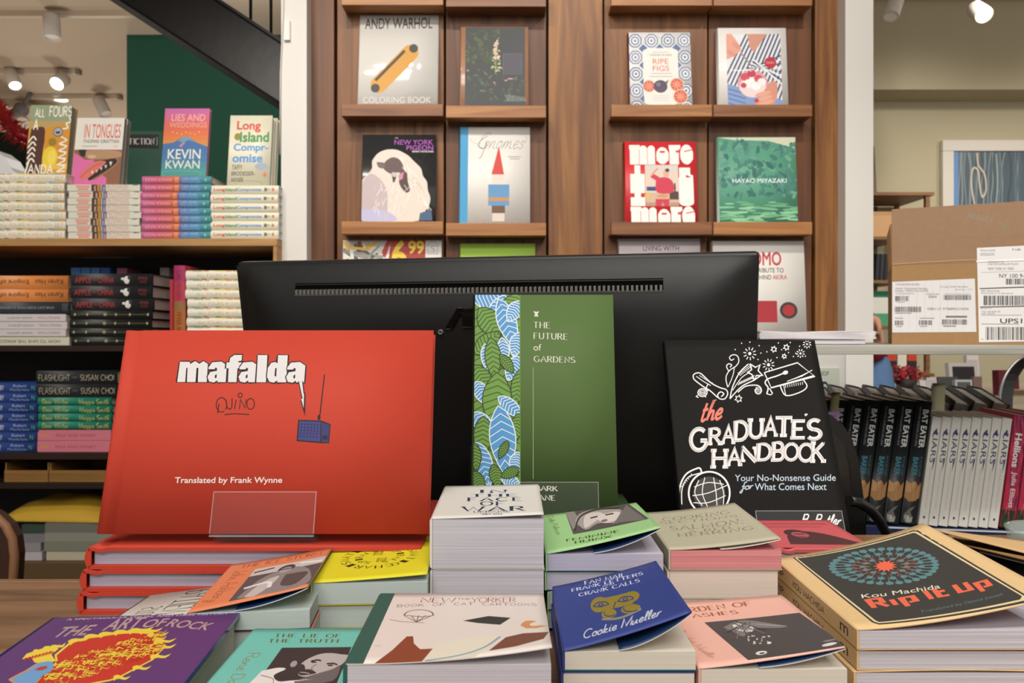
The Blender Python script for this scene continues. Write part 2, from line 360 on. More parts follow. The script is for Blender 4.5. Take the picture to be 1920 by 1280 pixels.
    def _g(s, t, bl, br, tl, mat, bold, shear, grow=0):
        vs, fs, ar, sub = glyphs(t, bold, shear); gx = grow/ar*1.2; gy = grow*1.2
        def mp(p):
            a = p[0]*(1+2*gx)-gx; b = p[1]*(1+2*gy)-gy
            return (bl[0]+(br[0]-bl[0])*a+(tl[0]-bl[0])*b, bl[1]+(br[1]-bl[1])*a+(tl[1]-bl[1])*b)
        s.add([mp(p) for p in vs], fs, mat, sub)
    def pen(s, t, x0, y0, x1, y1, mat, w=.12, nib=None, serif=0, gap=.16, slant=0):
        s.penq(t, (x0, y1), (x1, y1), (x0, y0), mat, w, nib, serif, gap, slant)
    def penq(s, t, bl, br, tl, mat, w=.12, nib=None, serif=0, gap=.16, slant=0):
        x = 0; st = []
        for ch in t:
            wd, ss = pen_strokes(ch)
            for kind, pts in ss:
                st.append(([(p[0]+x+slant*p[1], p[1]) for p in pts], w))
                if serif and kind == 'L':
                    for e, o in ((pts[0], pts[1]), (pts[-1], pts[-2])):
                        if abs(e[1]-o[1]) > abs(e[0]-o[0]) and (e[1] < .02 or e[1] > .98):
                            st.append(([(e[0]+x-serif+slant*e[1], e[1]), (e[0]+x+serif+slant*e[1], e[1])], w*1.0))
            x += wd+gap
        x -= gap
        # nib widths are worked out in letter units, before the letters are fitted to their box
        sub = Art(); sub.f = lambda a, b: (a, b); sub.clip = (-99, -99, 999, 999); sub.strokes(st, mat, False, nib)
        if not sub.items: return
        X0 = min(p[0] for q, _ in sub.items[0][0] for p in q); X1 = max(p[0] for q, _ in sub.items[0][0] for p in q)
        Y0, Y1 = 0, 1
        if t == t.upper() and not set(t) & set("Q,:'-"): Y0 = min(p[1] for q, _ in sub.items[0][0] for p in q); Y1 = max(p[1] for q, _ in sub.items[0][0] for p in q)
        vs = []; fs = []; sb = []
        for q, k_ in sub.items[0][0]:
            i0 = len(vs); sb.append(k_)
            for p in q:
                a = (p[0]-X0)/(X1-X0); b = (p[1]-Y0)/(Y1-Y0)
                vs.append((bl[0]+(br[0]-bl[0])*a+(tl[0]-bl[0])*b, bl[1]+(br[1]-bl[1])*a+(tl[1]-bl[1])*b))
            fs.append(tuple(range(i0, len(vs))))
        s.add(vs, fs, mat, sb)
    def lines_of_text(s, x0, y0, x1, y1, n, mat, fill=.5):
        h = (y1-y0)/n
        for k in range(n): s.rect(x0, y0+k*h, x0+(x1-x0)*random.uniform(.7, 1), y0+k*h+h*fill, mat)
    def barcode(s, x0, y0, x1, y1, mat='#1c1c1c', n=40):
        rs = random.Random(int(x0*7+y0*3)); x = x0; st = (x1-x0)/n; vs = []; fs = []
        while x < x1-st:
            w_ = st*rs.choice((.5, .5, 1, 1.5)); i = len(vs)
            vs += [(x, y0), (x+w_, y0), (x+w_, y1), (x, y1)]; fs.append((i, i+1, i+2, i+3)); x += w_+st*rs.choice((.5, .6, 1))
        s.add(vs, fs, mat)
    def stamp(s, mb, fn, eps=1.6e-5, maxlen=None):
        """lay the shapes into a mesh; fn(u,v,lift)->point"""
        for out, mat, bb, ly in s.items:
            idx = {}
            def vid(p, e_=0):
                k = (round(p[0], 5), round(p[1], 5), e_)
                if k not in idx: idx[k] = mb.pts([fn(p[0], p[1], (ly+e_*.045)*eps)])[0]
                return idx[k]
            def emit(tri, e_):
                if maxlen:
                    e = [(math.hypot(tri[i][0]-tri[(i+1) % 3][0], tri[i][1]-tri[(i+1) % 3][1]), i) for i in range(3)]
                    l, i = max(e)
                    if l > maxlen:
                        a, b, c = tri[i], tri[(i+1) % 3], tri[(i+2) % 3]; m = ((a[0]+b[0])/2, (a[1]+b[1])/2)
                        emit((a, m, c), e_); emit((m, b, c), e_); return
                ids = [vid(p, e_) for p in tri]
                if len(set(ids)) == 3: mb.face(ids, mat)
            for pl, e_ in out:
                if maxlen:
                    for k in range(1, len(pl)-1): emit((pl[0], pl[k], pl[k+1]), e_)
                else:
                    ids = [];
                    for p in pl:
                        i = vid(p, e_)
                        if i not in ids: ids.append(i)
                    if len(ids) >= 3: mb.face(ids, mat)

# ------------------------------------------------------------------ books. local frame: spine at x=0, foot at y=0, back cover z=0, front cover z=T
def lsp(a, b, n): return [a+(b-a)*i/(n-1) for i in range(n)]
def book(name, label, W, H, T, cover, pages, hard=False, front=None, spine=None, spine_mat=None, inside=None, lift=None, flap=None,
         group=None, back=None, res=None, eps=1.6e-5, cat='book', groove=True):
    root = thing(name, label, cat, group=group)
    if isinstance(cover, str): cover = M(cover, .42, .4, bump=.05, bscale=900)
    if isinstance(spine_mat, str): spine_mat = M(spine_mat, .42, .4)
    if isinstance(back, str): back = M(back, .42, .4)
    spine_mat = spine_mat or cover; back = back or cover
    inside = inside or M('#e8e4dd', .7, .2)
    ct = .0024 if hard else .0005; ov = min(.0032, W*.02) if hard else 0
    if not hard and W < .09: ct = .0004
    g = .0011 if (hard and groove) else 0
    def top(u, v, art=False):
        x = u*W; z = T
        if g and not art and .004 < x < .013: z -= g*math.sin(PI*(x-.004)/.009)
        if not hard and not lift and not art and x < .0016: z -= (.0016-x)*.35
        if lift: dx, dz = lift(u, v); x += dx; z += dz
        return (x, v*H, z)
    if hard and groove: us = [0, .002/W, .004/W, .0062/W, .0085/W, .0108/W, .013/W, .3, .6, 1]
    elif lift: us = [0, .0008/W, .0016/W]+lsp(.05, 1, 18)
    else: us = [0, .0016/W, .5, 1]
    vs = lsp(0, 1, 14) if lift else [0, .5, 1]
    mb = MB(); mb.slab(top, us, vs, ct, cover, inside)
    if front: front.stamp(mb, lambda u, v, e: (lambda p: (p[0], p[1], p[2]+e))(top(u, v, True)), eps, .05 if lift else None)
    mb.build('front_cover', root)
    if flap:   # folded-in jacket flap: from the fore-edge back under the cover
        fl, fin = flap
        def under(u, v):
            x, y, z = top(1, v); k = 1-u
            xi, yi, zi = top(1-k*fl, v)
            zt = max(T+.0004, zi-ct-.0003) if k < .001 else T+.0005+(z-ct-T-.0008)*max(0, (1-k))**1.5
            return (xi if k < 1 else xi, y, min(zt, zi-ct-.0002) if zi-ct-.0002 > T else T+.0003)
        fb = MB(); fb.slab(under, lsp(0, 1, 14), lsp(.0, 1, 8), .0005, fin, M('#dcdad2', .6, .2), True, M('#dedcd8', .6, .2)); fb.build('cover_flap', root)
    bm_ = MB(); bm_.box((0, 0, 0), (W, H, ct), back); bm_.build('back_cover', root)
    sb = MB(); n = 9; bul = min(T*.16, .004) if hard else min(.0012, T*.06)
    prof = [(-bul*math.sin(PI*k/(n-1)), T*k/(n-1)) for k in range(n)]
    if not hard: prof = [(0, 0), (-bul, T*.04), (-bul, T*.96), (0, T)]; n = 4
    a = sb.pts([(x, 0, z) for x, z in prof]); b = sb.pts([(x, H, z) for x, z in prof])
    for k in range(n-1): sb.face((a[k], a[k+1], b[k+1], b[k]), spine_mat, hard)
    sb.pts([]); i0 = sb.pts([(ct, 0, ct*.9), (ct, 0, T-ct*.9), (ct, H, ct*.9), (ct, H, T-ct*.9)])
    sb.face(a+[i0[1], i0[0]], spine_mat); sb.face(list(reversed(b))+[i0[2], i0[3]], spine_mat)
    if spine:
        def sfn(u, v, e):
            z = T*(.02+.96*v)
            x = -bul*math.sin(PI*z/T) if hard else -bul
            return (x-e*2, H*(1-u), z)
        spine.stamp(sb, sfn, eps, .12 if hard else None)
    sb.build('spine', root)
    pb = MB(); pb.box((ct+.0002, ov+.0002, ct+.0002), (W-ov-.0004, H-ov-.0002, T-ct-.0002), pages); pb.build('page_block', root)
    return root
def lie(root, x, y, d, yaw=0, tilt=(0, 0)):
    """lay a book down: x,y of the spine's front corner, d = depth of its underside below the eye"""
    root.location = (x, y, D(d)); root.rotation_euler = (math.radians(tilt[0]), math.radians(tilt[1]), math.radians(yaw)); return root
def stand(root, p, T, lean=0, yaw=0):
    """stand a book facing the viewer; p = front lower left corner"""
    R = Matrix.Rotation(math.radians(yaw), 4, 'Z') @ Matrix.Rotation(math.radians(90-lean), 4, 'X')
    root.rotation_euler = R.to_euler(); root.location = Vector(p)-(R @ Vector((0, 0, T))); return root
def spine_out(root, x_left, y, z, H, yaw=0, flip=False):
    """lying flat with its spine to the viewer; x_left = left end of the spine"""
    if not flip: R = Matrix.Rotation(math.radians(90+yaw), 4, 'Z'); root.location = (x_left+H, y, z)
    root.rotation_euler = R.to_euler(); return root
def face_down(root, x_left, y, z, T):
    """lying face down with the spine to the viewer: the lettering stands on its head"""
    R = Matrix(((0, 1, 0), (1, 0, 0), (0, 0, -1))).to_4x4()
    root.rotation_euler = R.to_euler(); root.location = (x_left, y, z+T); return root
def spine_up(root, x, y, z, T, lean=0, yaw=0):
    """shelved upright, spine to the viewer; x = left foot corner of the spine, lean to the right in degrees"""
    B = Matrix(((0, 0, 1), (1, 0, 0), (0, 1, 0))).to_4x4()
    R = Matrix.Rotation(math.radians(yaw), 4, 'Z') @ Matrix.Rotation(math.radians(lean), 4, 'Y') @ B
    root.rotation_euler = R.to_euler(); root.location = (x, y, z); return root

def sticker(bk, name, u, v, r, mat, W, H, T, art=None, ry=None):
    m_ = MB(); c = (u*W, v*H, T+.0012); n = 24; ry = ry or r
    i_ = m_.pts([(c[0]+r*math.cos(2*PI*k/n), c[1]+ry*math.sin(2*PI*k/n), c[2]) for k in range(n)]); j_ = m_.pts([(c[0]+r*math.cos(2*PI*k/n), c[1]+ry*math.sin(2*PI*k/n), c[2]-.0004) for k in range(n)])
    m_.face(i_, mat)
    for k in range(n): m_.face((j_[k], j_[(k+1) % n], i_[(k+1) % n], i_[k]), mat)
    if art: art.stamp(m_, lambda a_, b_, e: (c[0]+(a_-.5)*2*r, c[1]+(b_-.5)*2*ry, c[2]+e+1e-5), 2.5e-5)
    fc = [o for o in bk.children if o.name.startswith('front_cover')][0]
    o = m_.build(name, fc); return o
# ------------------------------------------------------------------ the room
WALLP = M('#b3a98e', .9, .15, bump=.15, bscale=60, name='painted_plaster')
CEILP = M('#c2b09a', .9, .1, bump=.1, bscale=40, name='ceiling_plaster')
WHITEP = M('#d9d6d0', .7, .2, bump=.1, bscale=80, name='white_paint')
GREENP = M('#2b5a49', .75, .2, bump=.12, bscale=60, name='dark_green_paint')
FLOORM = streaks('floor_boards', '#5a4634', '#7d6449', (3, 20, 1), .5, .3)
def sbox(name, a, b, mat):
    mb = MB(); mb.box(a, b, mat); return struct(mb.build(name))
sbox('floor', (-6, -2, -.1), (6, 9.2, 0), FLOORM)
sbox('ceiling', (-6, -2, 3.15), (6, 9.2, 3.25), CEILP)
sbox('wall_right', (.98, 4.73, 0), (6, 4.85, 3.15), WALLP)
sbox('wall_side', (-6.1, -2, 0), (-6, 9.1, 3.15), CEILP)
sbox('wall_back', (-6, 9.0, 0), (1.0, 9.1, 3.15), CEILP)
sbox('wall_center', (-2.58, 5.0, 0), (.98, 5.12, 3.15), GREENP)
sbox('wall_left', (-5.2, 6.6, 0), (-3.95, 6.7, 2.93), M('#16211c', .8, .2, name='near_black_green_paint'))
sbox('trim_1', (-.711, 2.30, 0), (-.6325, 2.46, 3.15), WHITEP)
sbox('trim_2', (1.0268, 2.30, 0), (1.113, 2.46, 3.15), WHITEP)
# low soffit added to make the shadow band on the right-hand wall
sbox('trim_3', (1.12, 4.50, 2.62), (6, 4.73, 3.15), WALLP)

# thin white cable and wall plate on the left white post
mb = MB(); mb.tube([(-.703, 2.296, 3.1), (-.703, 2.296, 2.15), (-.712, 2.296, 1.95), (-.713, 2.296, 1.7)], .002, M('#cfcac4', .5))
mb.box((-.7, 2.29, 2.05), (-.682, 2.2995, 2.11), M('#dedbd6', .5))
tag(mb.build('wall_cable'), 'thin white cable with small junction box running down the left white post', 'cable')

# steel staircase stringer behind the left shelves
STEEL = M('#111111', .34, .5, metal=.2, bump=.5, bscale=14, var=.5, name='black_painted_steel')
st = thing('stair_stringer', 'black painted steel stair beam sloping down behind the left bookshelf', 'stairs', (-1.2, 2.75, 2.2))
def stp(pts, y): return [((px-960)*y/F+1.2, ZC+(HOR-py)*y/F-2.2) for px, py in pts]
mb = MB(); mb.prism(stp([(225, -2), (60, -110), (230, -110), (400, -2), (560, 103), (560, 214)], 2.75), 0, .012, STEEL); mb.build('web_plate', st)
lo = stp([(60, -110), (225, -2), (560, 214), (560, 219), (225, 3), (60, -104)], 2.75)
mb = MB(); mb.prism(lo, -.02, .20, M('#0b0b0b', .7, .15)); mb.build('lower_flange', st)
up = stp([(230, -116), (400, -8), (560, 97), (560, 103), (400, -2), (230, -110)], 2.75)
mb = MB(); mb.prism(up, -.02, .16, M('#141414', .45, .4)); mb.build('upper_flange', st)
for px, py in ((470, 40), (508, 66)):
    mb = MB(); x, z = stp([(px, py)], 2.82)[0]; mb.tube([(x, .07, z-.02), (x, .07, z+.6)], .006, M('#1a1a1a', .4)); mb.build('baluster', st)
mb = MB(); mb.tube([(stp([(440, -90)], 2.82)[0][0], .07, stp([(440, -90)], 2.82)[0][1]), (stp([(560, -12)], 2.82)[0][0], .07, stp([(560, -12)], 2.82)[0][1])], .01, M('#1a1a1a', .4)); mb.build('rail', st)

# track lighting
GREYM = M('#cbc2b6', .45, .4, name='grey_enamel'); LENS = M('#fff4df', .4, emit=14, name='lit_lens'); OFFL = M('#c9bfb2', .4, emit=.15, name='dim_lens')
RAILM = M('#c4b49e', .5, .3)
def track(name, label, x0, x1, y, group='lighting tracks on the left ceiling', z=3.15):
    mb = MB(); mb.box((x0, y-.018, z-.035), (x1, y+.018, z-.001), RAILM); mb.box((x1, y-.02, z-.04), (x1+.03, y+.02, z-.001), M('#8b7f70', .5))
    return tag(mb.build(name), label, 'track light rail', group)
track('lighting_track', 'nearest ceiling lighting track crossing above the left shelf', -4.5, -2.2, 4.64)
track('lighting_track', 'middle ceiling lighting track ending left of the green wall', -4.9, -3.3, 5.66)
track('lighting_track', 'farthest ceiling lighting track behind the other two', -5.0, -3.30, 6.26)
def head(label, px, py, Y, aim, lit=True, ln=.13, r=.042, group='spotlights on the ceiling tracks', top=3.1135, k=None):
    c = P(px, py, Y); a = Vector(aim).normalized()
    t = thing('track_spotlight', label, 'spotlight', c, group=group)
    q = Vector((0, 0, 1)).rotation_difference(a).to_matrix().to_4x4()
    mb = MB(); mb.lathe([(.001, -ln*.5), (r*.9, -ln*.5), (r, -ln*.4), (r, ln*.5), (r*.86, ln*.5), (r*.82, ln*.42)], GREYM, 20, q); mb.build('lamp_head', t)
    mb = MB(); mb.lathe([(r*.84, ln*.44), (.001, ln*.44)], LENS if lit else OFFL, 20, q); mb.build('lens', t)
    mb = MB(); mb.tube([a*(-ln*.2)+Vector((0, 0, .01)), a*(-ln*.2)+Vector((0, 0, r*1.3)), (0, 0, max(.06, top-c.z))], .012, GREYM); mb.build('stem', t)
    return t
head('grey track spotlight pointing down on the nearest left ceiling track', 97, 50, 4.6, (.12, -.1, -1), False, .15, .048)
head('lit grey spotlight tilted right at the far left of the middle track', 24, 147, 5.6, (.45, -.35, -.75), True, .17, .045)
head('brightly lit spotlight aimed at the viewer near the end of the middle track', 113, 152, 5.6, (.0, -.75, -.6), True, .12, .055)
head('lit spotlight pointing straight down just below the brightest one', 113, 176, 6.3, (0, -.1, -1), True, .1, .07, top=2.95)
head('grey spotlight tilted right above the standing pink dog-muzzle book', 191, 200, 6.2, (.5, -.2, -.85), False, .17, .05)
track('lighting_track', 'ceiling lighting track over the right-hand room', 1.3, 4.2, 3.62, 'lighting tracks on the right ceiling')
head('grey spotlight turned to the left beside the right white post', 1676, 14, 3.6, (-.4, -.35, -.85), False, .13, .036)
head('lit grey spotlight facing the room at the upper right', 1836, 22, 3.6, (-.12, -.8, -.6), True, .12, .04)

# ------------------------------------------------------------------ walnut display wall
YP = 2.364; case = thing('display_bookcase', 'walnut wall bookcase with shallow ledges holding face-out books', 'bookcase', (.19, YP, 0))
def cx(px, y=YP): return (px-960)*y/F
def zz(py, y): return ZC+(HOR-py)*y/F
def part_box(name, par, a, b, mat, bevel=.0015):
    o = par.location; mb = MB(); mb.box([a[i]-o[i] for i in range(3)], [b[i]-o[i] for i in range(3)], mat); return mb.build(name, par, bevel)
seams = [(580, 628, WAL_B), (632, 832, WAL_A), (836, 1024, WAL_B), (1028, 1129, WAL_C), (1133, 1326, WAL_A), (1329, 1522, WAL_B), (1526, 1570, WAL_C)]
for k, (a, b, m) in enumerate(seams):
    dy = -.012 if k in (0, 3, 6) else 0
    part_box('panel', case, (cx(a), YP+dy, .02), (cx(b), YP+.03, 3.12), m)
part_box('carcass', case, (cx(580), YP+.031, .02), (cx(1570), YP+.06, 3.12), M('#120d0a', .8))
LY = 2.296
rows = [(-28, 9), (195, 217), (415, 438), (632, 655), (850, 873)]
for r, (a, b) in enumerate(rows):
    for k, (x0, x1, dz) in enumerate(((640, 831, 0), (836, 1024, 3), (1146, 1335, 1), (1338, 1523, 1))):
        o = 3 if (k == 1) else (1 if k > 1 else 0)
        m = (WAL_LD if (r+k) % 3 == 1 else WAL_L)
        part_box('ledge', case, (cx(x0, LY), LY+.0145, zz(b+o, LY)-.001), (cx(x1, LY), YP-.0005, zz(b+o, LY)+.006), m)
        part_box('ledge_lip', case, (cx(x0, LY), LY-.0005, zz(b+o, LY)-.001), (cx(x1, LY), LY+.014, zz(a+o, LY)), m)
def ledge_book(label, quad, T, art, cover, row, hard=True, col=0, spine_mat=None, lean=9, pages=PAGES_WHITE, coat=0, name='display_book'):
    (l, t), (r, _), (_, b), _ = quad
    yb = LY+.018
    W = (max(quad[1][0], quad[2][0])-min(quad[0][0], quad[3][0]))*yb/F
    z0 = zz(rows[row][1]+(3 if col == 1 else (1 if col > 1 else 0)), LY)+.0075
    zt = zz((quad[0][1]+quad[1][1])/2, yb+.03)
    H = (zt-z0)/math.cos(math.radians(lean))
    if H*math.sin(math.radians(lean))+T > .058: lean = math.degrees(math.asin(max(.02, (.056-T)/H))); H = (zt-z0)/math.cos(math.radians(lean))
    bk = book(name, label, W, H, T, cover, pages, hard, art, spine_mat=spine_mat, group='face-out books on the walnut ledges', groove=False)
    stand(bk, (cx(min(quad[0][0], quad[3][0]), yb), yb, z0), T, lean)
    return bk, H
def ledge_quad(quad, row, col):   # visible cover plus the strip hidden by the lip
    b = rows[row][1]+(3 if col == 1 else 1)-3
    (l, t), (r, t2), (r2, _), (l2, _) = quad
    return [(l, t), (r, t2), (r2, b), (l2, b)]

a = Art(); q = [(671, 24), (820, 26), (818, 192), (670, 191)]; a.fr(ledge_quad(q, 1, 0), (640, 0, 4.8))
a.text('ANDY WARHOL', 195, 145, 808, 248, '#2a2826', .012)
a.text('COLORING BOOK', 190, 868, 800, 925, '#c2c0ba', .012)
a.line([(330, 760), (610, 470)], 150, '#c8913a'); a.ell(330, 760, 75, 75, '#c8913a'); a.ell(610, 470, 75, 75, '#c8913a')
a.line([(300, 720), (560, 450)], 26, '#3a3a2c'); a.ell(640, 430, 40, 40, '#3a3a2c'); a.ell(300, 790, 40, 40, '#3a3a2c')
ledge_book('white shrink-wrapped book with a yellow slanted shape under bold black title', q, .012, a, M('#d2d0cb', .12, .6, bump=.6, bscale=40, coat=1), 1, False, 0, lean=10)
a = Art(); q = [(863, 44), (990, 44), (991, 192), (863, 193)]; a.fr(ledge_quad(q, 1, 1), (640, 0, 4.8))
a.rect(1110, 232, 1652, 960, '#3c3f40')
rs = random.Random(3)
for k in range(70):
    a.ell(rs.uniform(1120, 1420), rs.uniform(260, 560), rs.uniform(10, 34), rs.uniform(8, 20), rs.choice(['#3f4a38', '#4c5a40', '#46503f']), rs.uniform(0, 3), 7)
for k in range(90):
    a.ell(rs.uniform(1120, 1645), rs.uniform(620, 900), rs.uniform(8, 30), rs.uniform(4, 12), rs.choice(['#3f4a3c', '#4d5a46', '#5b6a50', '#37413a']), rs.uniform(0, 3), 7)
a.rect(1450, 470, 1625, 660, '#565460'); a.rect(1460, 480, 1615, 655, '#4c4a55')
a.line([(1385, 660), (1390, 420), (1412, 320)], 14, '#8e9468', taper=True)
for k in range(46):
    y = rs.uniform(340, 640); wd = (y-320)*.17+4
    a.ell(1392+rs.uniform(-wd, wd), y, 12, 9, rs.choice(['#c9a99a', '#b7b38a', '#d8bfae'] if y < 520 else ['#9aa077', '#b8b98d', '#7f8a60']), rs.uniform(0, 3), 7)
for x, y, wd in ((1520, 700, 60), (1480, 715, 30), (1375, 735, 22), (1135, 625, 22)): a.ell(x, y, wd/2, 7, '#b98aa0', 0, 8)
for k in range(14): a.line([(1470+k*14, 840+k*2), (1500+k*13, 905)], 4, '#8d9492')
ledge_book('dark garden-photo book with a pale foxglove spire and tan border', q, .014, a, M('#a97d63', .2, .5, coat=.8, bump=.2, bscale=60), 1, True, 1, spine_mat=M('#cdbdb4', .3))
a = Art(); q = [(1183, 59), (1299, 60), (1298, 196), (1182, 196)]; a.fr(ledge_quad(q, 1, 2), (1040, 0, 3.2))
for i in range(4):
    for j in range(5):
        x = 495+i*99; y = 240+j*100; b_ = '#6d7c9c' if (i+j) % 2 else '#5f7090'
        a.ell(x, y, 43, 44, b_, .4, 8); a.ell(x, y, 35, 36, '#d9dadb', .4, 8); a.ring(x, y, 22, 23, 8, b_, n=12); a.ell(x, y, 8, 8, b_, 0, 8)
for i in range(3):
    for j in range(4): a.poly([(544+i*99, 260+j*100), (572+i*99, 288+j*100), (544+i*99, 316+j*100), (516+i*99, 288+j*100)], '#566a92')
a.poly([(540, 300), (570, 285), (720, 285), (750, 300), (750, 610), (700, 635), (580, 635), (540, 610)], '#dcdad4')
a.text('YASMIN KHAN', 577, 319, 712, 334, '#75706c'); a.rect(598, 308, 692, 312, '#b0a9a3')
a.text('RIPE', 598, 349, 692, 382, '#cf6f66', .01); a.text('FIGS', 597, 391, 696, 424, '#cf6f66', .01)
a.rect(585, 436, 708, 440, '#a39e98'); a.rect(577, 454, 712, 458, '#a39e98')
for y in (570, 584, 598): a.rect(590, y, 690, y+3, '#b9b3ac')
for x, y, r in ((572, 513, 38), (738, 505, 42), (757, 575, 44)):
    a.ell(x, y, r, r*.98, '#d7b98f'); a.ell(x, y, r*.87, r*.85, '#c4524a'); a.ell(x, y, r*.45, r*.42, '#dc8a74')
    for k in range(9): a.ell(x+math.cos(k*.7)*r*.6, y+math.sin(k*.7)*r*.58, 4, 4, '#e6b08f', 0, 6)
a.ell(640, 515, 42, 38, '#4d4358'); a.poly([(668, 490), (692, 474), (680, 500)], '#5a4d5c'); a.ell(628, 503, 14, 12, '#75697f')
ledge_book('small cookbook with blue and white tile pattern and cut figs', q, .02, a, M('#d6d7d6', .35), 1, True, 2, spine_mat=M('#7c2f36', .4))
a = Art(); q = [(1351, 53), (1479, 54), (1479, 196), (1350, 196)]; a.fr(ledge_quad(q, 1, 3), (1040, 0, 3.2))
a.clip = (.12, .02, .915, .93); a.rect(1040, 195, 1380, 660, '#dcdde0')
for k in range(16): a.line([(1040-100+k*28, 640), (1180+k*24, 180)], 10, '#3c4a6e')
a.poly([(1170, 195), (1300, 195), (1210, 315), (1185, 290)], '#c58e78')
a.poly([(1040, 500), (1180, 540), (1380, 600), (1380, 660), (1040, 660)], '#7d98c4')
for k in range(5): a.line([(1045, 530+k*28), (1150, 560+k*28)], 6, '#4f6aa0')
for k in range(8): a.line([(1150+k*8, 430-k*10), (1380, 330+k*26)], 9, '#e7e8ea' if k % 2 else '#3c4a6e')
a.ell(1195, 500, 92, 80, '#d39aa2'); a.ell(1195, 520, 80, 62, '#e7d0d0')
for x, y, r, c in ((1150, 460, 28, '#c94f62'), (1190, 440, 26, '#bd3c50'), (1230, 470, 26, '#c94f62'), (1170, 500, 30, '#f0e9e6'), (1215, 515, 28, '#f2eeee'), (1250, 490, 26, '#efe6e6'), (1140, 510, 18, '#b84558'), (1190, 480, 16, '#f5f0f0')): a.ell(x, y, r, r*.85, c)
a.poly([(1040, 200), (1075, 205), (1130, 290), (1110, 320), (1060, 350), (1040, 340)], '#d79a86', True); a.ell(1105, 275, 32, 14, '#cf8f7b', .7); a.ell(1070, 320, 34, 13, '#cf8f7b', .6)
a.line([(1128, 315), (1195, 400)], 9, '#8c8c90')
a.poly([(1210, 600), (1250, 560), (1300, 490), (1340, 500), (1335, 590), (1290, 640), (1215, 630)], '#cf8f7a', True)
for k in range(3): a.ell(1255+k*8, 560+k*26, 50, 13, '#dba28d', -.25)
a.ell(1215, 600, 14, 11, '#c2363f', -.2); 
a.text('sweet poetry', 1058, 414, 1365, 432, '#eef0f2', .01)
pv, pvH = ledge_book('white cookbook showing striped shirt and a glass of pink dessert', q, .03, a, M('#e3e0dd', .3), 1, True, 3)
pvW = max(v.co.x for v in [o for o in pv.children if o.name.startswith('front_cover')][0].data.vertices)
a = Art(); a.text('SIGNED', .17, .41, .83, .59, '#e0aab0'); sticker(pv, 'signed_sticker', .755, .60, .0185, M('#b5283a', .4), pvW, pvH, .03, a)
a = Art(); q = [(678, 252), (814, 252), (816, 414), (677, 414)]; a.fr(ledge_quad(q, 2, 0), (660, 230, 5.053))
a.poly([(90, 540), (175, 440), (180, 360), (230, 290), (300, 255), (380, 250), (440, 265), (520, 310), (570, 360), (640, 430), (660, 500), (700, 560), (710, 640), (735, 710), (725, 780), (690, 840), (640, 930), (90, 930)], '#d8cbc0', True)
a.poly([(90, 560), (170, 480), (280, 560), (330, 700), (300, 930), (90, 930)], '#b8a9ab', True); a.poly([(90, 820), (300, 830), (420, 930), (90, 930)], '#b4b1cf', True)
a.poly([(290, 440), (300, 370), (370, 325), (440, 350), (480, 430), (470, 470), (410, 470), (350, 480)], '#5d4746', True); a.poly([(220, 370), (300, 380), (290, 430), (240, 420)], '#6a5a58', True)
a.poly([(440, 480), (500, 440), (520, 560), (540, 640), (500, 660), (440, 580)], '#4b3638', True); a.poly([(425, 500), (480, 460), (470, 530), (440, 545)], '#c77f90')
a.poly([(355, 480), (400, 465), (415, 500), (395, 560), (380, 570), (370, 510)], '#3a3638'); a.ell(390, 490, 30, 22, '#b9b3b4', .4)
rs = random.Random(5)
for k in range(60):
    t = rs.uniform(0, 1); x = 480+230*t+rs.uniform(-60, 10); y = 320+470*t+rs.uniform(-30, 60)
    a.line([(x, y), (x+rs.uniform(20, 60), y+rs.uniform(20, 70))], 9, rs.choice(['#e8dfd2', '#d3c3b2', '#efe8df', '#c6b4a6']), taper=True)
for k in range(50):
    x = rs.uniform(200, 560); y = rs.uniform(560, 880)
    a.line([(x, y), (x+rs.uniform(-40, 30), y+rs.uniform(30, 90))], 8, rs.choice(['#e6dcd3', '#cfc0b8', '#eee7e0']), taper=True)
a.poly([(640, 860), (745, 820), (760, 930), (630, 930)], '#3f5878')
a.text('NEW YORK', 385, 158, 748, 206, '#9a3fa0', .012); a.text('PIGEON', 500, 212, 752, 256, '#a848ae', .012); a.text('THE', 388, 136, 420, 148, '#d0ced0'); a.text('BEHIND THE FEATHERS', 556, 262, 756, 278, '#dedcdc', .02)
ledge_book('black photo book with a fluffy white pigeon and purple title', q, .022, a, M('#2e3031', .14, .6, coat=.8, bump=.25, bscale=30), 2, True, 0)
a = Art(); q = [(862, 239), (994, 238), (994, 417), (863, 417)]; a.fr(ledge_quad(q, 2, 1), (660, 230, 5.053))
a.rect(1000, 30, 1097, 1000, '#3f96c6')
a.penq('Gnomes', (1195, 250), (1625, 250), (1225, 100), '#6d6b6b', .035, slant=.3, gap=.05)
a.line([(1290, 120), (1210, 180), (1195, 230), (1260, 245), (1270, 190), (1225, 320), (1200, 345)], 6, '#7d7b7b', True)
a.line([(1115, 150), (1140, 190), (1190, 205)], 3, '#9d9b9b', True); a.line([(1580, 120), (1640, 120), (1655, 170), (1610, 220)], 3, '#9d9b9b', True)
a.poly([(1390, 225), (1440, 495), (1320, 495)], '#cc4238'); a.rect(1325, 500, 1445, 600, '#e2d3c8'); a.rect(1290, 590, 1490, 790, '#5f93bf'); a.rect(1290, 712, 1490, 745, '#c58a4c'); a.rect(1325, 790, 1450, 860, '#6a4f3e'); a.rect(1330, 860, 1445, 935, '#d2c9bd')
a.rect(1478, 322, 1602, 330, '#9a9896'); a.rect(1495, 342, 1587, 350, '#9a9896')
a.penq('Wil Huygen', (1145, 930), (1300, 930), (1150, 892), '#8f8d8b', .06); a.penq('Rien Poortvliet', (1470, 930), (1665, 930), (1475, 892), '#8f8d8b', .06)
ledge_book('tall white book with blue spine strip and a red cone motif', q, .026, a, M('#dedbd6', .35), 2, True, 1, spine_mat=M('#3f96c6', .4))
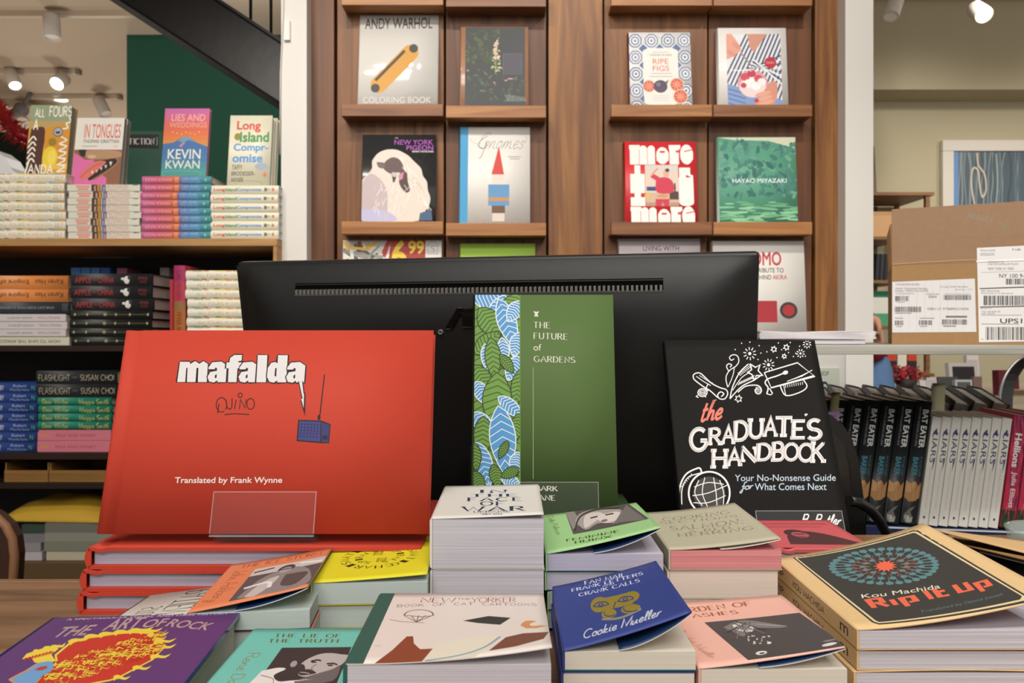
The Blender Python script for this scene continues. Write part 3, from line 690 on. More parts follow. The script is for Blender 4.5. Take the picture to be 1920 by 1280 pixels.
a = Art(); q = [(1175, 265), (1310, 265), (1309, 415), (1174, 415)]; a.fr(ledge_quad(q, 2, 2), (1140, 230, 4.571)); W_ = '#ece8e2'
def fat(word, x0, y0, x1, y1):
    a.text(word, x0, y0, x1, y1, W_, .03)
def slab_row(y0, y1):
    hx = y0+(y1-y0)*.36
    for x0, x1 in ((203, 282), (286, 352), (356, 420)): a.rect(x0, hx-30, x1, y1, W_); a.ell((x0+x1)/2, hx-22, (x1-x0)/2, 32, W_)
    a.rect(198, y0+4, 290, y0+42, W_)
    a.ell(484, (y0+y1)/2+10, 54, (y1-y0)/2-12, W_, n=24); a.rect(432, hx, 536, y1-30, W_); a.rect(462, y0+55, 505, y0+72, '#c8303a')
    a.rect(544, y0+4, 625, y1, W_); a.rect(540, y0+4, 640, y0+40, W_); a.rect(600, y0+50, 632, y0+70, '#c8303a')
    a.ell(692, (y0+y1)/2, 56, (y1-y0)/2, W_, n=24); a.rect(640, hx, 746, y1-40, W_); a.line([(672, y0+60), (748, y0+44)], 9, '#c8303a')
slab_row(185, 358); slab_row(718, 890)
a.rect(240, 365, 290, 440, W_); a.rect(202, 440, 326, 605, W_); a.rect(236, 600, 290, 650, W_); a.rect(202, 640, 326, 716, W_)
a.rect(622, 385, 718, 450, W_); a.rect(622, 440, 680, 490, W_); a.rect(616, 470, 742, 690, W_); a.ell(680, 690, 60, 26, W_); a.line([(690, 440), (740, 465)], 20, W_)
a.rect(330, 362, 614, 716, '#d8c6b4'); a.rect(330, 362, 614, 420, '#cfc8c2'); a.rect(330, 600, 614, 690, '#c9ac92'); a.rect(330, 685, 614, 716, '#b08d72'); a.rect(340, 550, 432, 585, '#2d3f78'); a.rect(535, 590, 612, 660, '#4a2f2c'); a.ell(345, 628, 24, 22, '#d9b25c'); a.rect(575, 520, 590, 590, '#5a3a34')
a.poly([(420, 500), (470, 470), (530, 475), (570, 520), (560, 600), (430, 600)], '#c72d49', True); a.line([(450, 490), (385, 450)], 40, '#c72d49'); a.line([(385, 450), (440, 390)], 18, '#d79a86'); a.ell(510, 435, 25, 38, '#d9a38f'); a.ell(522, 408, 18, 16, '#3a2c2a'); a.ell(475, 630, 50, 14, '#c7925a'); a.poly([(415, 655), (535, 655), (525, 716), (490, 716), (475, 680), (460, 716), (412, 716)], '#c72d49')
ledge_book('bright red cookbook with chunky white letters and a cook in red', q, .022, a, M('#c83238', .35), 2, True, 2)
a = Art(); q = [(1351, 257), (1497, 258), (1494, 415), (1350, 415)]; a.fr(ledge_quad(q, 2, 3), (1140, 230, 4.571))
rs = random.Random(9)
a.poly([(975, 130), (1640, 130), (1640, 230), (1400, 160), (1100, 150)], '#c9cbb0')
for k in range(190):
    x = rs.uniform(980, 1640); y = rs.uniform(150, 640)
    if y < 190 and x > 1300: continue
    a.ell(x, y, rs.uniform(16, 46), rs.uniform(9, 24), rs.choice(['#3f7c70', '#55907f', '#4a8678', '#2f675f', '#649c86', '#3a7468']), rs.uniform(0, 3), 8)
for k in range(70): a.ell(rs.uniform(980, 1640), rs.uniform(680, 900), rs.uniform(30, 90), rs.uniform(5, 12), rs.choice(['#6fae84', '#7cb98d', '#62a178', '#89c29a']), rs.uniform(-.1, .1), 9)
a.text('HAYAO MIYAZAKI', 1080, 484, 1540, 522, '#dfe9ee', .012)
ledge_book('green painted-foliage art book with small white lettering', q, .03, a, M('#5b9a80', .4), 2, True, 3, spine_mat=M('#b9d2c8', .5))
a = Art(); q = [(639, 450), (826, 450), (826, 632), (639, 632)]; a.fr(ledge_quad(q, 3, 0), (600, 400, 4.174))
rs = random.Random(12)
for k in range(26): a.line([(rs.uniform(160, 480), rs.uniform(210, 480)), (rs.uniform(160, 480), rs.uniform(210, 480))], rs.uniform(10, 34), rs.choice(['#d8a93c', '#d7d5d0', '#4a5c38', '#2e2e2e', '#cfcdc9', '#a5332f', '#8e8c8a']))
a.poly([(540, 205), (815, 205), (815, 420), (520, 420)], '#a5332f'); a.poly([(470, 300), (510, 210), (545, 205), (500, 350), (480, 340)], '#a5332f')
a.text('6', 548, 208, 668, 440, '#e3c53c', .03); a.text('99', 678, 210, 805, 320, '#e3c53c', .03)
a.rect(818, 205, 946, 900, '#d6d4ce'); a.line([(838, 240), (838, 318), (910, 318), (910, 240), (890, 222), (858, 222)], 5, '#a09e98', closed=True); a.text('S', 856, 250, 894, 306, '#a09e98')
ledge_book('white collage book with a big yellow price numeral', q, .02, a, M('#d4d2cc', .3), 3, False, 0)
ledge_book('plain lime green book behind the middle of the monitor', [(862, 456), (1004, 456), (1004, 632), (862, 632)], .02, None, M('#9fc255', .4), 3, True, 1)
a = Art(); q = [(1163, 447), (1317, 447), (1317, 632), (1163, 632)]; a.fr(ledge_quad(q, 3, 2), (1100, 400, 4.174))
a.text('LIVING WITH', 455, 255, 738, 294, '#2e2c2e', .005); a.text('PLANTS', 500, 310, 690, 350, '#2e2c2e')
ledge_book('pale lilac-grey book with a thin black title behind the monitor', q, .024, a, M('#cdc3c6', .35), 3, True, 2)
a = Art(); q = [(1341, 452), (1514, 451), (1514, 632), (1341, 632)]; a.fr(ledge_quad(q, 3, 3), (1100, 400, 4.174))
a.text('OTOMO', 1170, 300, 1545, 412, '#b63c44', .02); a.text('A GLOBAL TRIBUTE TO', 1128, 430, 1560, 467, '#35332f', .012); a.text('THE MIND BEHIND', 1130, 486, 1462, 522, '#35332f', .012); a.text('AKIRA', 1472, 484, 1586, 522, '#b63c44', .012)
a.rect(1330, 690, 1500, 860, '#a83238'); a.ell(1590, 765, 70, 66, '#3a3432'); a.ell(1590, 765, 48, 45, '#a83238')
ledge_book('tall white art book with red and black title right of the monitor', q, .026, a, M('#dddad4', .35), 3, True, 3)

# ------------------------------------------------------------------ black bookshelf on the left
YS = 2.25; YB = 2.262
BLK = M('#17130f', .6, .3, name='black_stained_board'); shelf = thing('bookshelf', 'dark wooden bookshelf stacked with books at the left', 'bookshelf', (-1.5, 2.42, 0))
def zy(py, y=YS): return ZC+(HOR-py)*y/F
Z1, Z2, Z3, Z4, Z5 = zy(447), zy(648), zy(849), zy(906), zy(1056)
part_box('top_board', shelf, (-2.6, YS, zy(461)), (-.7085, 2.62, Z1), OAK)
part_box('shelf_board', shelf, (-2.6, YS+.004, zy(659)), (-.722, 2.60, Z2), M('#2a1a14', .5, .3))
part_box('shelf_board', shelf, (-2.6, YS+.004, zy(862)), (-.722, 2.60, Z3), M('#2a1a14', .5, .3))
part_box('shelf_board', shelf, (-2.6, YS+.004, zy(917)), (-.722, 2.60, Z4), M('#241812', .5, .3))
part_box('shelf_board', shelf, (-2.6, YS+.004, zy(1120)), (-.722, 2.60, Z5), M('#5b472f', .5, .3))
part_box('side_panel', shelf, (-.7205, YS+.001, .02), (-.7085, 2.62, zy(461)-.0005), OAK)
part_box('back_panel', shelf, (-2.6, 2.601, .02), (-.722, 2.62, zy(461)-.0005), BLK)
part_box('plinth', shelf, (-2.6, YS+.03, 0), (-.7085, 2.6, .0195), BLK)

def stack(proto_fn, n, x_left, z, H, T, what, where, group, flip=False, jit=.004, y=YB, first=None):
    """n copies of a book in a flat pile; returns the prototype"""
    p = first
    for k in range(n):
        lab = ('%s, %s in %s' % (what, ordn(n-1-k, n), where)) if n > 1 else '%s, %s' % (what, where)
        if p is None: p = proto_fn(lab); b = p; p['group'] = group
        else: b = dup(p, lab, group)
        dx = random.uniform(-jit, jit); zz_ = z+k*(T+.0006)+.0003
        if flip: face_down(b, x_left+dx, y+random.uniform(0, .004), zz_, T)
        else: spine_out(b, x_left+dx, y+random.uniform(0, .004), zz_, H)
    return p
# cream hardback with white script lettering
a = Art(); rs = random.Random(2)
for k in range(10):
    x = rs.uniform(0, 1); a.rect(x, 0, x+rs.uniform(.05, .14), .16, rs.choice(['#6d5a44', '#c98d3c', '#8a9a7c', '#d8c05a'])); a.rect(1-x, .9, 1.06-x, 1, rs.choice(['#8fae9c', '#d8b84c', '#6d7a5c']))
a.rect(0, .12, 1, .9, '#e2dccb')
a.pen('ALL FOURS', .14, .3, .47, .74, '#c3b591', .16); a.pen('BY', .5, .4, .55, .62, '#b9aa8a', .2); a.pen('MIRANDA', .575, .3, .83, .74, '#d0bf96', .16); a.pen('JULY', .85, .24, .97, .82, '#b5a885', .16, slant=.2)
TF = .0279; HF = .2335; WF = .155
allfours = stack(lambda l: book('novel', l, WF, HF, TF, M('#d9d2bf', .45), PAGES_CREAM, True, None, a), 7, cx(-21, YB), Z1, HF, TF, 'cream hardback spine', 'the far left top-shelf pile', 'cream hardbacks on the top shelf')
stack(None, 8, cx(350, YB), Z2, HF, TF, 'cream hardback spine', 'the second-shelf pile by the monitor', 'cream hardbacks on the second shelf', first=allfours)
# white paperback with a dog picture
a = Art(); a.rect(.12, .12, .31, .5, '#d89a8c'); a.rect(.14, .56, .29, .86, '#d98f82'); a.rect(.33, 0, .46, 1, '#4a3a2c'); a.rect(.41, 0, .45, 1, '#b98438'); a.rect(.37, .2, .39, 1, '#c2a088'); a.rect(.47, 0, .53, 1, '#5f6f9a'); a.rect(.49, .3, .52, 1, '#b78a86')
a.text('IN TONGUES', .55, .1, .84, .5, '#c8847c', .01); a.text('GRATTAN', .55, .56, .84, .9, '#d08d84', .01); a.rect(.9, .02, .97, .12, '#4b453f')
stack(lambda l: book('novel', l, .145, .2205, .0201, M('#d5d3c4', .45), PAGES_CREAM, False, None, a), 8, cx(127, YB), Z1, .2205, .0201, 'off-white paperback', 'the pile under the dog-muzzle cover', 'off-white paperbacks on the top shelf')
# pink to teal gradient hardback
a = Art(); G = ['#c0608c', '#c25a84', '#c4567a', '#c2586c', '#c45c60', '#c86252', '#c06050', '#6d6f9c', '#5577aa', '#4f80aa', '#4b86a4', '#47899a', '#438a8e']
for k, c in enumerate(G): a.rect(k/13, 0, (k+1)/13+.002, 1, c)
a.text('KEVIN KWAN', .05, .28, .43, .74, '#d8a4a4', .012); a.rect(.47, .1, .53, .9, '#d68a5c'); a.text('LIES AND', .58, .14, .82, .5, '#7fb0d6', .01); a.text('WEDDINGS', .57, .56, .84, .86, '#86b4d2', .01); a.ell(.92, .5, .014, .2, '#8cc4a4', n=8)
stack(lambda l: book('novel', l, .155, .21, .0232, M('#7d6f8e', .4), PAGES_CREAM, True, None, a), 8, cx(265, YB), Z1, .21, .0232, 'pink to teal hardback', 'the pile under the volcano cover', 'pink and teal hardbacks on the top shelf')
# cream hardback with red, green and blue bubble lettering
a = Art(); a.rect(0, 0, 1, 1, '#d8d5be'); a.text('Long', .045, .3, .21, .76, '#c8493c', .03); a.text('Island', .215, .3, .385, .68, '#3f8450', .03); a.text('Compromise', .39, .3, .75, .76, '#4a86c4', .03); a.rect(.79, .28, .83, .68, '#4a4a3c'); a.rect(.83, .4, .88, .5, '#5a584a'); a.ell(.92, .48, .02, .2, '#c8694c', n=10)
stack(lambda l: book('novel', l, .15, .205, .0266, M('#d4d0b6', .45), PAGES_WHITE, True, None, a), 6, cx(395, YB), Z1, .205, .0266, 'cream colour-lettered hardback', 'the pile beside the white post', 'cream colour-lettered hardbacks on the top shelf', jit=.001)

# face-out books standing on the piles
def standee(name, label, quad, z, T, art, cover, yb=2.30, lean=8, hard=True, pages=PAGES_GREY, spine_mat=None, back=None):
    W = (quad[2][0]-quad[3][0])*yb/F; H = (zz((quad[0][1]+quad[1][1])/2, yb+.02)-z)/math.cos(math.radians(lean))
    bk = book(name, label, W, H, T, cover, pages, hard, art, spine_mat=spine_mat, back=back, groove=False)
    return stand(bk, (cx(quad[3][0], yb), yb, z+.0012), T, lean)
a = Art().bx(300, 290, 790, 1085); a.rect(300, 290, 800, 480, '#8d9a7c')
for k, c in enumerate(['#b59860', '#c39848', '#cf9838', '#d29a34', '#d8a83a', '#e0bc48', '#dcb858', '#c89a44']): a.rect(300, 470+k*78, 800, 552+k*78, c)
a.poly([(330, 560), (470, 540), (500, 640), (490, 800), (470, 1100), (290, 1100)], '#513327', True); a.poly([(500, 560), (740, 520), (800, 700), (780, 950), (560, 900), (500, 700)], '#cc8f34', True); a.ell(580, 880, 90, 120, '#e3c83e'); a.ell(600, 880, 50, 80, '#ead45a')

for ch, x, y, r in (('A', 380, 520, .0), ('L', 385, 370, .2), ('L', 445, 370, .1)): pass
a.pen('ALL', 355, 320, 470, 430, '#ece6d8', .17); a.pen('FOURS', 525, 300, 795, 425, '#ece6d8', .15); a.pen('A', 350, 440, 410, 575, '#ece6d8', .2)
a.line([(770, 430), (790, 480), (740, 500), (760, 550), (700, 560)], 16, '#ece6d8', True)
for k in range(5): a.line([(310, 715+k*62), (360, 650+k*62), (400, 690+k*62)], 17, '#ece6d8', True)
a.pen('ANDA', 330, 950, 630, 1080, '#ece6d8', .16); a.line([(340, 900), (300, 1080)], 18, '#ece6d8')
for k in range(5): a.line([(690+k*5, 650+k*80), (760, 690+k*75), (680, 730+k*78), (770, 755+k*70)], 15, '#ece6d8', True)
zt1 = Z1+7*(TF+.0006)
af = standee('novel', 'orange and brown hardback with white scrawled lettering standing on the far left pile', [(57, 196), (127, 195), (124, 322), (46, 322)], zt1, .032, a, M('#b08a4a', .35), pages=PAGES_GREY)
fcd = [o for o in af.children if o.name.startswith('front_cover')][0]; afW = max(v.co.x for v in fcd.data.vertices); afH = max(v.co.y for v in fcd.data.vertices)
a = Art(); a.ell(.5, .5, .4, .4, '#a9acae'); a.poly([(.28, .42), (.5, .5), (.72, .36), (.68, .7), (.32, .7)], '#2c2c2e')
sticker(af, 'award_sticker', .715, .615, .0155, M('#85888a', .3, .5, metal=.4), afW, afH, .032, a)
sticker(af, 'gold_sticker', .60, .475, .0125, M('#b0953a', .3, .5, metal=.4), afW, afH, .032)
standee('novel', 'back copy of the dog-muzzle book, showing only its page edge', [(153, 222), (238, 222), (230, 345), (141, 345)], Z1+8*.0207, .018, None, M('#cfcdc4', .4), yb=2.34, hard=False, pages=PAGES_GREY)
a = Art().bx(850, 438, 1462, 1240); a.rect(800, 400, 1500, 815, '#dcd9d0'); a.rect(800, 812, 1500, 1300, '#d56ba2')
a.text('IN TONGUES', 955, 510, 1425, 680, '#d06a60', .012); a.text('THOMAS GRATTAN', 950, 695, 1412, 735, '#4a453f', .012); a.rect(940, 768, 1140, 778, '#a39e97'); a.text('A NOVEL', 1335, 764, 1408, 786, '#cf7a72')
a.poly([(850, 815), (1460, 815), (1465, 1250), (1300, 1250), (1290, 1140), (1200, 1090), (1120, 1150), (1050, 1130), (1130, 960), (1100, 930), (990, 930), (930, 890), (850, 850)], '#8a5f44')
a.poly([(900, 815), (1000, 815), (1000, 880), (960, 895), (925, 870)], '#2e2622', True); a.poly([(1000, 830), (1100, 820), (1420, 830), (1440, 900), (1120, 925), (1010, 900)], '#b08a68', True); a.ell(1080, 895, 55, 22, '#c7a888')
a.poly([(1120, 960), (1380, 915), (1420, 950), (1340, 1020), (1180, 1120), (1100, 1165), (1060, 1150)], '#2e2220', True)
a.poly([(945, 1150), (960, 1090), (1050, 1000), (1160, 950), (1270, 955), (1200, 1030), (1080, 1130), (1000, 1165)], '#d0746a', True); a.line([(960, 1140), (1100, 1020), (1230, 965)], 12, '#b85a54', True)
for x, y, r in ((1105, 1080, 15), (1160, 1065, 12), (1215, 1035, 14), (1270, 1010, 16), (1330, 975, 20)): a.poly([(x-r, y-r), (x+r, y-r*1.1), (x+r*.2, y+r*1.6)], '#e0d8cc')
a.line([(1120, 1165), (1300, 1060), (1420, 960), (1390, 905)], 20, '#9a7052', True)
standee('novel', 'pink and white paperback with a dog muzzle and long tongue on its cover', [(147, 219), (230, 219), (223, 345), (133, 345)], Z1+8*.0207, .016, a, M('#d6d3c8', .4), hard=False, pages=PAGES_GREY, lean=9)
a = Art().bx(470, 92, 860, 660)
for k, c in enumerate(['#b8609a', '#c06090', '#c85f78', '#cc6060', '#cf644c', '#d26a44', '#d0763e', '#cc843c', '#c88e40']): a.rect(460, 85+k*38, 880, 125+k*38, c)
a.poly([(460, 385), (560, 370), (640, 325), (680, 320), (760, 370), (880, 410), (880, 470), (460, 470)], '#3f6aa0'); a.poly([(600, 360), (640, 325), (690, 322), (740, 365), (690, 350), (650, 370)], '#6d93a8')
for k, c in enumerate(['#3f6ca0', '#3f76a0', '#418498', '#43908e', '#459080']): a.rect(460, 430+k*50, 880, 482+k*50, c)
a.poly([(610, 400), (640, 370), (665, 372), (630, 410)], '#b87a98')
a.text('LIES AND', 530, 138, 825, 195, '#dfa79c', .012); a.text('WEDDINGS', 515, 205, 842, 248, '#dc9a84', .012)
for k in range(7): a.ell(550+k*38, 285+(k % 3)*9, 9, 7, '#dda05c', 0, 6)
a.text('KEVIN', 518, 425, 802, 505, '#d8dcd2', .012); a.text('KWAN', 505, 515, 800, 582, '#d3d9c8', .012)
a.line([(500, 650), (505, 605), (790, 605), (800, 650)], 5, '#6aa08e', True)
standee('novel', 'hardback with a blue volcano under a pink and orange sky on the third pile', [(307, 200), (392, 204), (386, 324), (301, 323)], Z1+8*.0238, .014, a, M('#a86a84', .35), pages=PAGES_CREAM)
standee('novel', 'back copy of the colour-lettered book, showing white page edges', [(440, 220), (516, 220), (515, 343), (436, 343)], Z1+6*.0272, .02, None, M('#d8d4be', .4), yb=2.335, pages=PAGES_WHITE)
a = Art().bx(1030, 160, 1392, 745); a.text('Long', 1090, 205, 1295, 300, '#c8483a', .03); a.text('Island', 1120, 295, 1370, 380, '#3f8a52', .03); a.ell(1100, 335, 28, 30, '#8a8438'); a.text('Compr-', 1070, 390, 1368, 470, '#4f90d0', .03); a.text('omise', 1065, 478, 1322, 545, '#4f90d0', .03)
a.text('TAFFY', 1065, 565, 1155, 605, '#2e2c28', .01); a.text('BRODESSER-', 1065, 618, 1265, 652, '#2e2c28', .01); a.text('AKNER', 1062, 668, 1168, 704, '#2e2c28', .01); a.ell(1318, 578, 58, 30, '#9aa4b4'); a.poly([(1330, 650), (1350, 620), (1365, 650), (1348, 665)], '#cf6a4c'); a.lines_of_text(1310, 195, 1375, 280, 4, '#b9b6a4', .15); a.line([(1040, 735), (1050, 700), (1290, 698), (1325, 720), (1330, 745)], 4, '#8d8a7a', True)
standee('novel', 'cream hardback with bubble title in red, green and blue beside the white post', [(431, 216), (504, 214), (505, 343), (425, 343)], Z1+6*.0272, .024, a, M('#d9d5be', .35), pages=PAGES_WHITE)

# second shelf
a = Art(); a.text('Empire of AI', .5, .32, .97, .8, '#4a2c1c', .012); a.text('Karen Hao', .06, .32, .42, .72, '#4a2c1c', .012)
stack(lambda l: book('nonfiction_book', l, .16, .236, .0392, M('#d98848', .4), PAGES_CREAM, True, None, a), 2, cx(-16, YB), Z2+.1326, .236, .0392, 'thick orange hardback', 'the upside-down orange pair', 'orange hardbacks lying upside down', flip=True)
a = Art(); a.text('ONE DAY EVERYONE IS DEFINED', .2, .4, .95, .62, '#8d939a', .005)
for k in range(3): a.rect(.03+k*.025, .2, .04+k*.025, .9, '#565c66')
stack(lambda l: book('nonfiction_book', l, .15, .23, .0345, M('#34393f', .45), PAGES_CREAM, True, None, a), 1, cx(-10, YB), Z2+.0972, .23, .0345, 'charcoal hardback lying upside down', 'just below the two orange hardbacks', 'upside-down books', flip=True)
a = Art(); a.text('PERFECTION', .08, .35, .38, .68, '#a06a6c', .005); a.text('VIGDIS HJORTH', .45, .35, .8, .68, '#5c585c', .005)
stack(lambda l: book('novel', l, .14, .222, .0222, M('#c9c2c4', .45), PAGES_CREAM, False, None, a), 3, cx(-12, YB), Z2+.0275, .222, .0222, 'pale grey upside-down paperback', 'the far left second-shelf pile', 'pale grey upside-down paperbacks', flip=True)
a = Art(); a.text('HOW TO SAVE THE AMAZON', .12, .3, .95, .68, '#4a463e', .008)
stack(lambda l: book('nonfiction_book', l, .15, .234, .0262, M('#cdc7b4', .45), PAGES_CREAM, False, None, a), 1, cx(-16, YB), Z2, .234, .0262, 'cream paperback lying upside down', 'bottom of the far left second-shelf pile', 'upside-down books', flip=True)
a = Art(); a.text('APPLE', .05, .28, .255, .78, '#a03238', .014); a.text('IN', .28, .45, .31, .62, '#a03238'); a.text('CHINA', .335, .28, .53, .78, '#a03238', .014); a.ell(.685, .52, .036, .34, '#dcd9d5'); a.ell(.715, .3, .02, .2, '#26282a'); a.ell(.635, .42, .02, .12, '#d6d3cf', n=8); a.text('PATRICK', .83, .25, .94, .48, '#7c2a30', .01); a.text('McGEE', .845, .55, .93, .78, '#7c2a30', .01)
stack(lambda l: book('nonfiction_book', l, .16, .248, .0365, M('#242627', .42), PAGES_BEIGE, True, None, a), 3, cx(133, YB), Z2+.107, .248, .0365, 'black hardback with red title', 'the second-shelf pile', 'black hardbacks with red titles')
a = Art(); a.line([(.03, .45), (.97, .45)], .05, '#6b6a52')
for x in (.05, .2, .41, .55, .72, .94): a.rect(x, .3, x+.018, .6, '#a8a684')
a.ell(.43, .45, .02, .2, '#8d8c6c', n=8)
stack(lambda l: book('nonfiction_book', l, .155, .248, .026, M('#1e201c', .4), PAGES_BEIGE, True, None, a), 4, cx(132, YB), Z2, .248, .026, 'slim black gold-ruled hardback', 'the pile under the red titles', 'black gold-ruled hardbacks')
a = Art(); a.rect(0, 0, .45, 1, '#a02c5c'); a.rect(.2, 0, .5, 1, '#b0384c'); a.rect(.45, 0, .56, 1, '#8a6a3c'); a.rect(.56, 0, 1, 1, '#a86428'); a.text('CARL HIAASEN', .06, .3, .43, .7, '#6a1c34', .012); a.text('FEVER BEACH', .58, .3, .97, .7, '#5a3018', .012)
b = book('novel', 'upright hardback with magenta to amber spine between two piles on the second shelf', .155, .243, .0355, M('#a83a3c', .4), PAGES_CREAM, True, None, a); spine_up(b, cx(326, YB+.01), YB+.01, Z2+.0005, .0355)
b = book('novel', 'plain red upright book just left of the magenta and amber spine', .15, .20, .010, M('#a8323a', .4), PAGES_CREAM, False); spine_up(b, cx(318.5, YB+.012), YB+.012, Z2+.0005, .010)
# books at the back of the second shelf
for k, (px, c, w_, h_, lab) in enumerate(((133, '#3f7cc0', 18, 502, 'leftmost bright blue book top at the back of the second shelf'), (152, '#3f7cc0', 18, 502, 'second bright blue book top at the back of the second shelf'), (171, '#3f7cc0', 17, 502, 'third bright blue book top at the back of the second shelf'), (189, '#2f5c9c', 18, 502, 'darker blue book top at the back, right of the bright blue ones'), (219, '#a05a78', 20, 503, 'dusty pink book top at the back of the second shelf'), (300, '#8d8780', 18, 502, 'grey book top at the back of the second shelf'))):
    yb = 2.435; T_ = w_*yb/F-.001; H_ = zz(h_, yb)-Z2
    b = book('shelved_book', lab, .15, H_, T_, M(c, .45), PAGES_GREY, False); spine_up(b, cx(px, yb), yb, Z2+.0005, T_)

# third shelf
a = Art(); a.text('IS A RIVER ALIVE?', .06, .24, .53, .72, '#c9d2dc', .012); a.text('Robert', .66, .12, .84, .42, '#8ba4d0', .005); a.text('Macfarlane', .62, .54, .88, .82, '#8ba4d0', .005); a.text('N', .91, .22, .955, .74, '#4a9a7c', .01)
stack(lambda l: book('nonfiction_book', l, .15, .222, .0294, M('#2c4484', .42), PAGES_CREAM, True, None, a), 7, cx(-68, YB), Z3, .222, .0294, 'royal blue hardback', 'the third-shelf pile at far left', 'royal blue hardbacks')
a = Art(); a.pen('FLASHLIGHT', .03, .22, .42, .78, '#a39c84', .13); a.rect(.45, .42, .51, .55, '#4a4a46'); a.pen('SUSAN CHOI', .55, .22, .97, .78, '#a39c84', .13)
stack(lambda l: book('novel', l, .155, .243, .0395, M('#23272a', .42), PAGES_BEIGE, True, None, a), 2, cx(70, YB), Z3+.1665, .243, .0395, 'thick black gold-lettered hardback', 'the third-shelf pair', 'black gold-lettered hardbacks')
a = Art(); a.rect(0, .85, 1, 1, '#155a48'); a.pen('Dear Writer', .06, .2, .42, .8, '#b3ae62', .16); a.pen('Maggie Smith', .56, .2, .97, .84, '#b3ae62', .15)
stack(lambda l: book('nonfiction_book', l, .14, .222, .0237, M('#1f7d64', .42), PAGES_CREAM, True, None, a), 4, cx(74, YB), Z3+.0692, .222, .0237, 'emerald green hardback', 'the four under the black pair', 'emerald green hardbacks')
a = Art(); a.rect(.04, .38, .15, .58, '#c98a4c'); a.text('MILK AND HONEY', .25, .36, .8, .66, '#a8485c', .005)
stack(lambda l: book('poetry_book', l, .14, .222, .0337, M('#cc7484', .45), PAGES_CREAM, False, None, a), 2, cx(72, YB), Z3, .222, .0337, 'rose pink paperback', 'the pair beside royal blue books', 'rose pink paperbacks')
# clutter of the lower shelves
CARD = streaks('corrugated_card', '#7d5c34', '#97713f', (4, 4, 60), .8, .1)
def open_tray(name, label, x0, x1, y0, y1, z, h, mat=CARD):
    t = thing(name, label, 'box', ((x0+x1)/2, (y0+y1)/2, z)); hx, hy = (x1-x0)/2, (y1-y0)/2
    for nm, a_, b_ in (('front_panel', (-hx, -hy, 0), (hx, -hy+.004, h*.6)), ('back_panel', (-hx, hy-.004, 0), (hx, hy, h)), ('side_panel', (-hx, -hy+.0045, 0), (-hx+.004, hy-.0045, h)), ('side_panel', (hx-.004, -hy+.0045, 0), (hx, hy-.0045, h)), ('base', (-hx+.0045, -hy+.0045, 0), (hx-.0045, hy-.0045, .004))):
        m_ = MB(); m_.box(a_, b_, mat); m_.build(nm, t)
    return t
open_tray('cardboard_tray', 'brown cardboard tray at the left under the blue books', cx(8, 2.27), cx(90, 2.27), 2.27, 2.5, Z4+.0005, .058)
open_tray('cardboard_tray', 'brown cardboard tray to the right, under the pink paperbacks', cx(92, 2.27), cx(215, 2.27), 2.27, 2.5, Z4+.0005, .058)
PAPER_G = M('#a7a69a', .75, .1, bump=.2, bscale=100)
def papers(name, label, x0, x1, y0, y1, z, n, th, mats, cat='papers', group=None):
    t = thing(name, label, cat, ((x0+x1)/2, (y0+y1)/2, z), group=group)
    for k in range(n):
        m_ = MB(); j = random.uniform(-.006, .006); m_.box((-(x1-x0)/2+j, -(y1-y0)/2+j*.5, k*th), ((x1-x0)/2+j, (y1-y0)/2+j*.5, (k+1)*th-.0005), mats[k % len(mats)]); m_.build('bundle', t)
    return t
papers('paper_pile', 'grey pile of catalogues with white bottom edge on the lowest shelf', cx(86, 2.28), cx(215, 2.28), 2.28, 2.5, Z5+.0005, 4, .0285, [M('#b7b09a', .7, .1), M('#7d7d70', .7, .1), M('#8a8a7c', .7, .1), M('#6f6f66', .7, .1)])
papers('paper_pile', 'short stack of white and dark boxes beside the leather chair back', cx(36, 2.28), cx(80, 2.28), 2.28, 2.45, Z5+.0005, 4, .027, [M('#b3aeb0', .6), M('#8d888a', .6), M('#77747a', .6), M('#34443a', .6)])
def pillow(name, label, cat, cxp, sx, sy, sz, mat, yaw=0, tilt=0):
    t = Matrix.Rotation(math.radians(yaw), 4, 'Z') @ Matrix.Rotation(math.radians(tilt), 4, 'X'); m_ = MB()
    def fn(u, v):
        e = (1-abs(2*u-1)**3)*(1-abs(2*v-1)**3); n_ = .15*math.sin(9*u+3*v)*math.sin(7*v-2*u)
        return ((u-.5)*sx, (v-.5)*sy, sz*(e*(1+n_)))
    m_.slab(fn, lsp(0, 1, 22), lsp(0, 1, 14), .004, mat)
    o = m_.build(name); o.location = cxp; o.rotation_euler = t.to_euler(); return tag(o, label, cat)
pillow('padded_envelope', 'mustard yellow padded envelope lying across the paper piles', 'envelope', (cx(135, 2.38), 2.40, Z5+.120), .36, .23, .055, M('#c09a34', .5, .3, bump=.4, bscale=40), -4, 0)

# brown leather chair at the far left behind the counter
ch = thing('leather_chair', 'brown leather chair back with pale piped edge at the far left', 'chair', (-1.085, 1.36, 0))
LEA = M('#3a2114', .45, .4, bump=.2, bscale=120, name='brown_leather'); LEB = M('#8d6448', .5, .3, bump=.1, name='tan_piping')
def arch(w, h0, h1, n=14): return [(w*math.cos(PI*k/n), h0+(h1-h0)*math.sin(PI*k/n)**.8) for k in range(n+1)]+[(-w*.9, .48), (w*.9, .48)]
mb = MB(); mb.prism(arch(.165, .74, .845), .02, .05, LEA); mb.build('backrest', ch, .004)
mb = MB(); mb.tube([(x, .018, z) for x, z in [(.152, .50)]+arch(.167, .74, .848)[:15]+[(-.152, .50)]], .008, LEB); mb.build('piping', ch)
mb = MB(); mb.box((-.2, -.2, .42), (.2, .05, .475), LEA); mb.build('seat', ch, .01)
for sx in (-.17, .17):
    for sy in (-.17, .03):
        mb = MB(); mb.tube([(sx, sy, 0), (sx*.95, sy*.95, .419)], [.012, .016], M('#4a3020', .4)); mb.build('leg', ch)

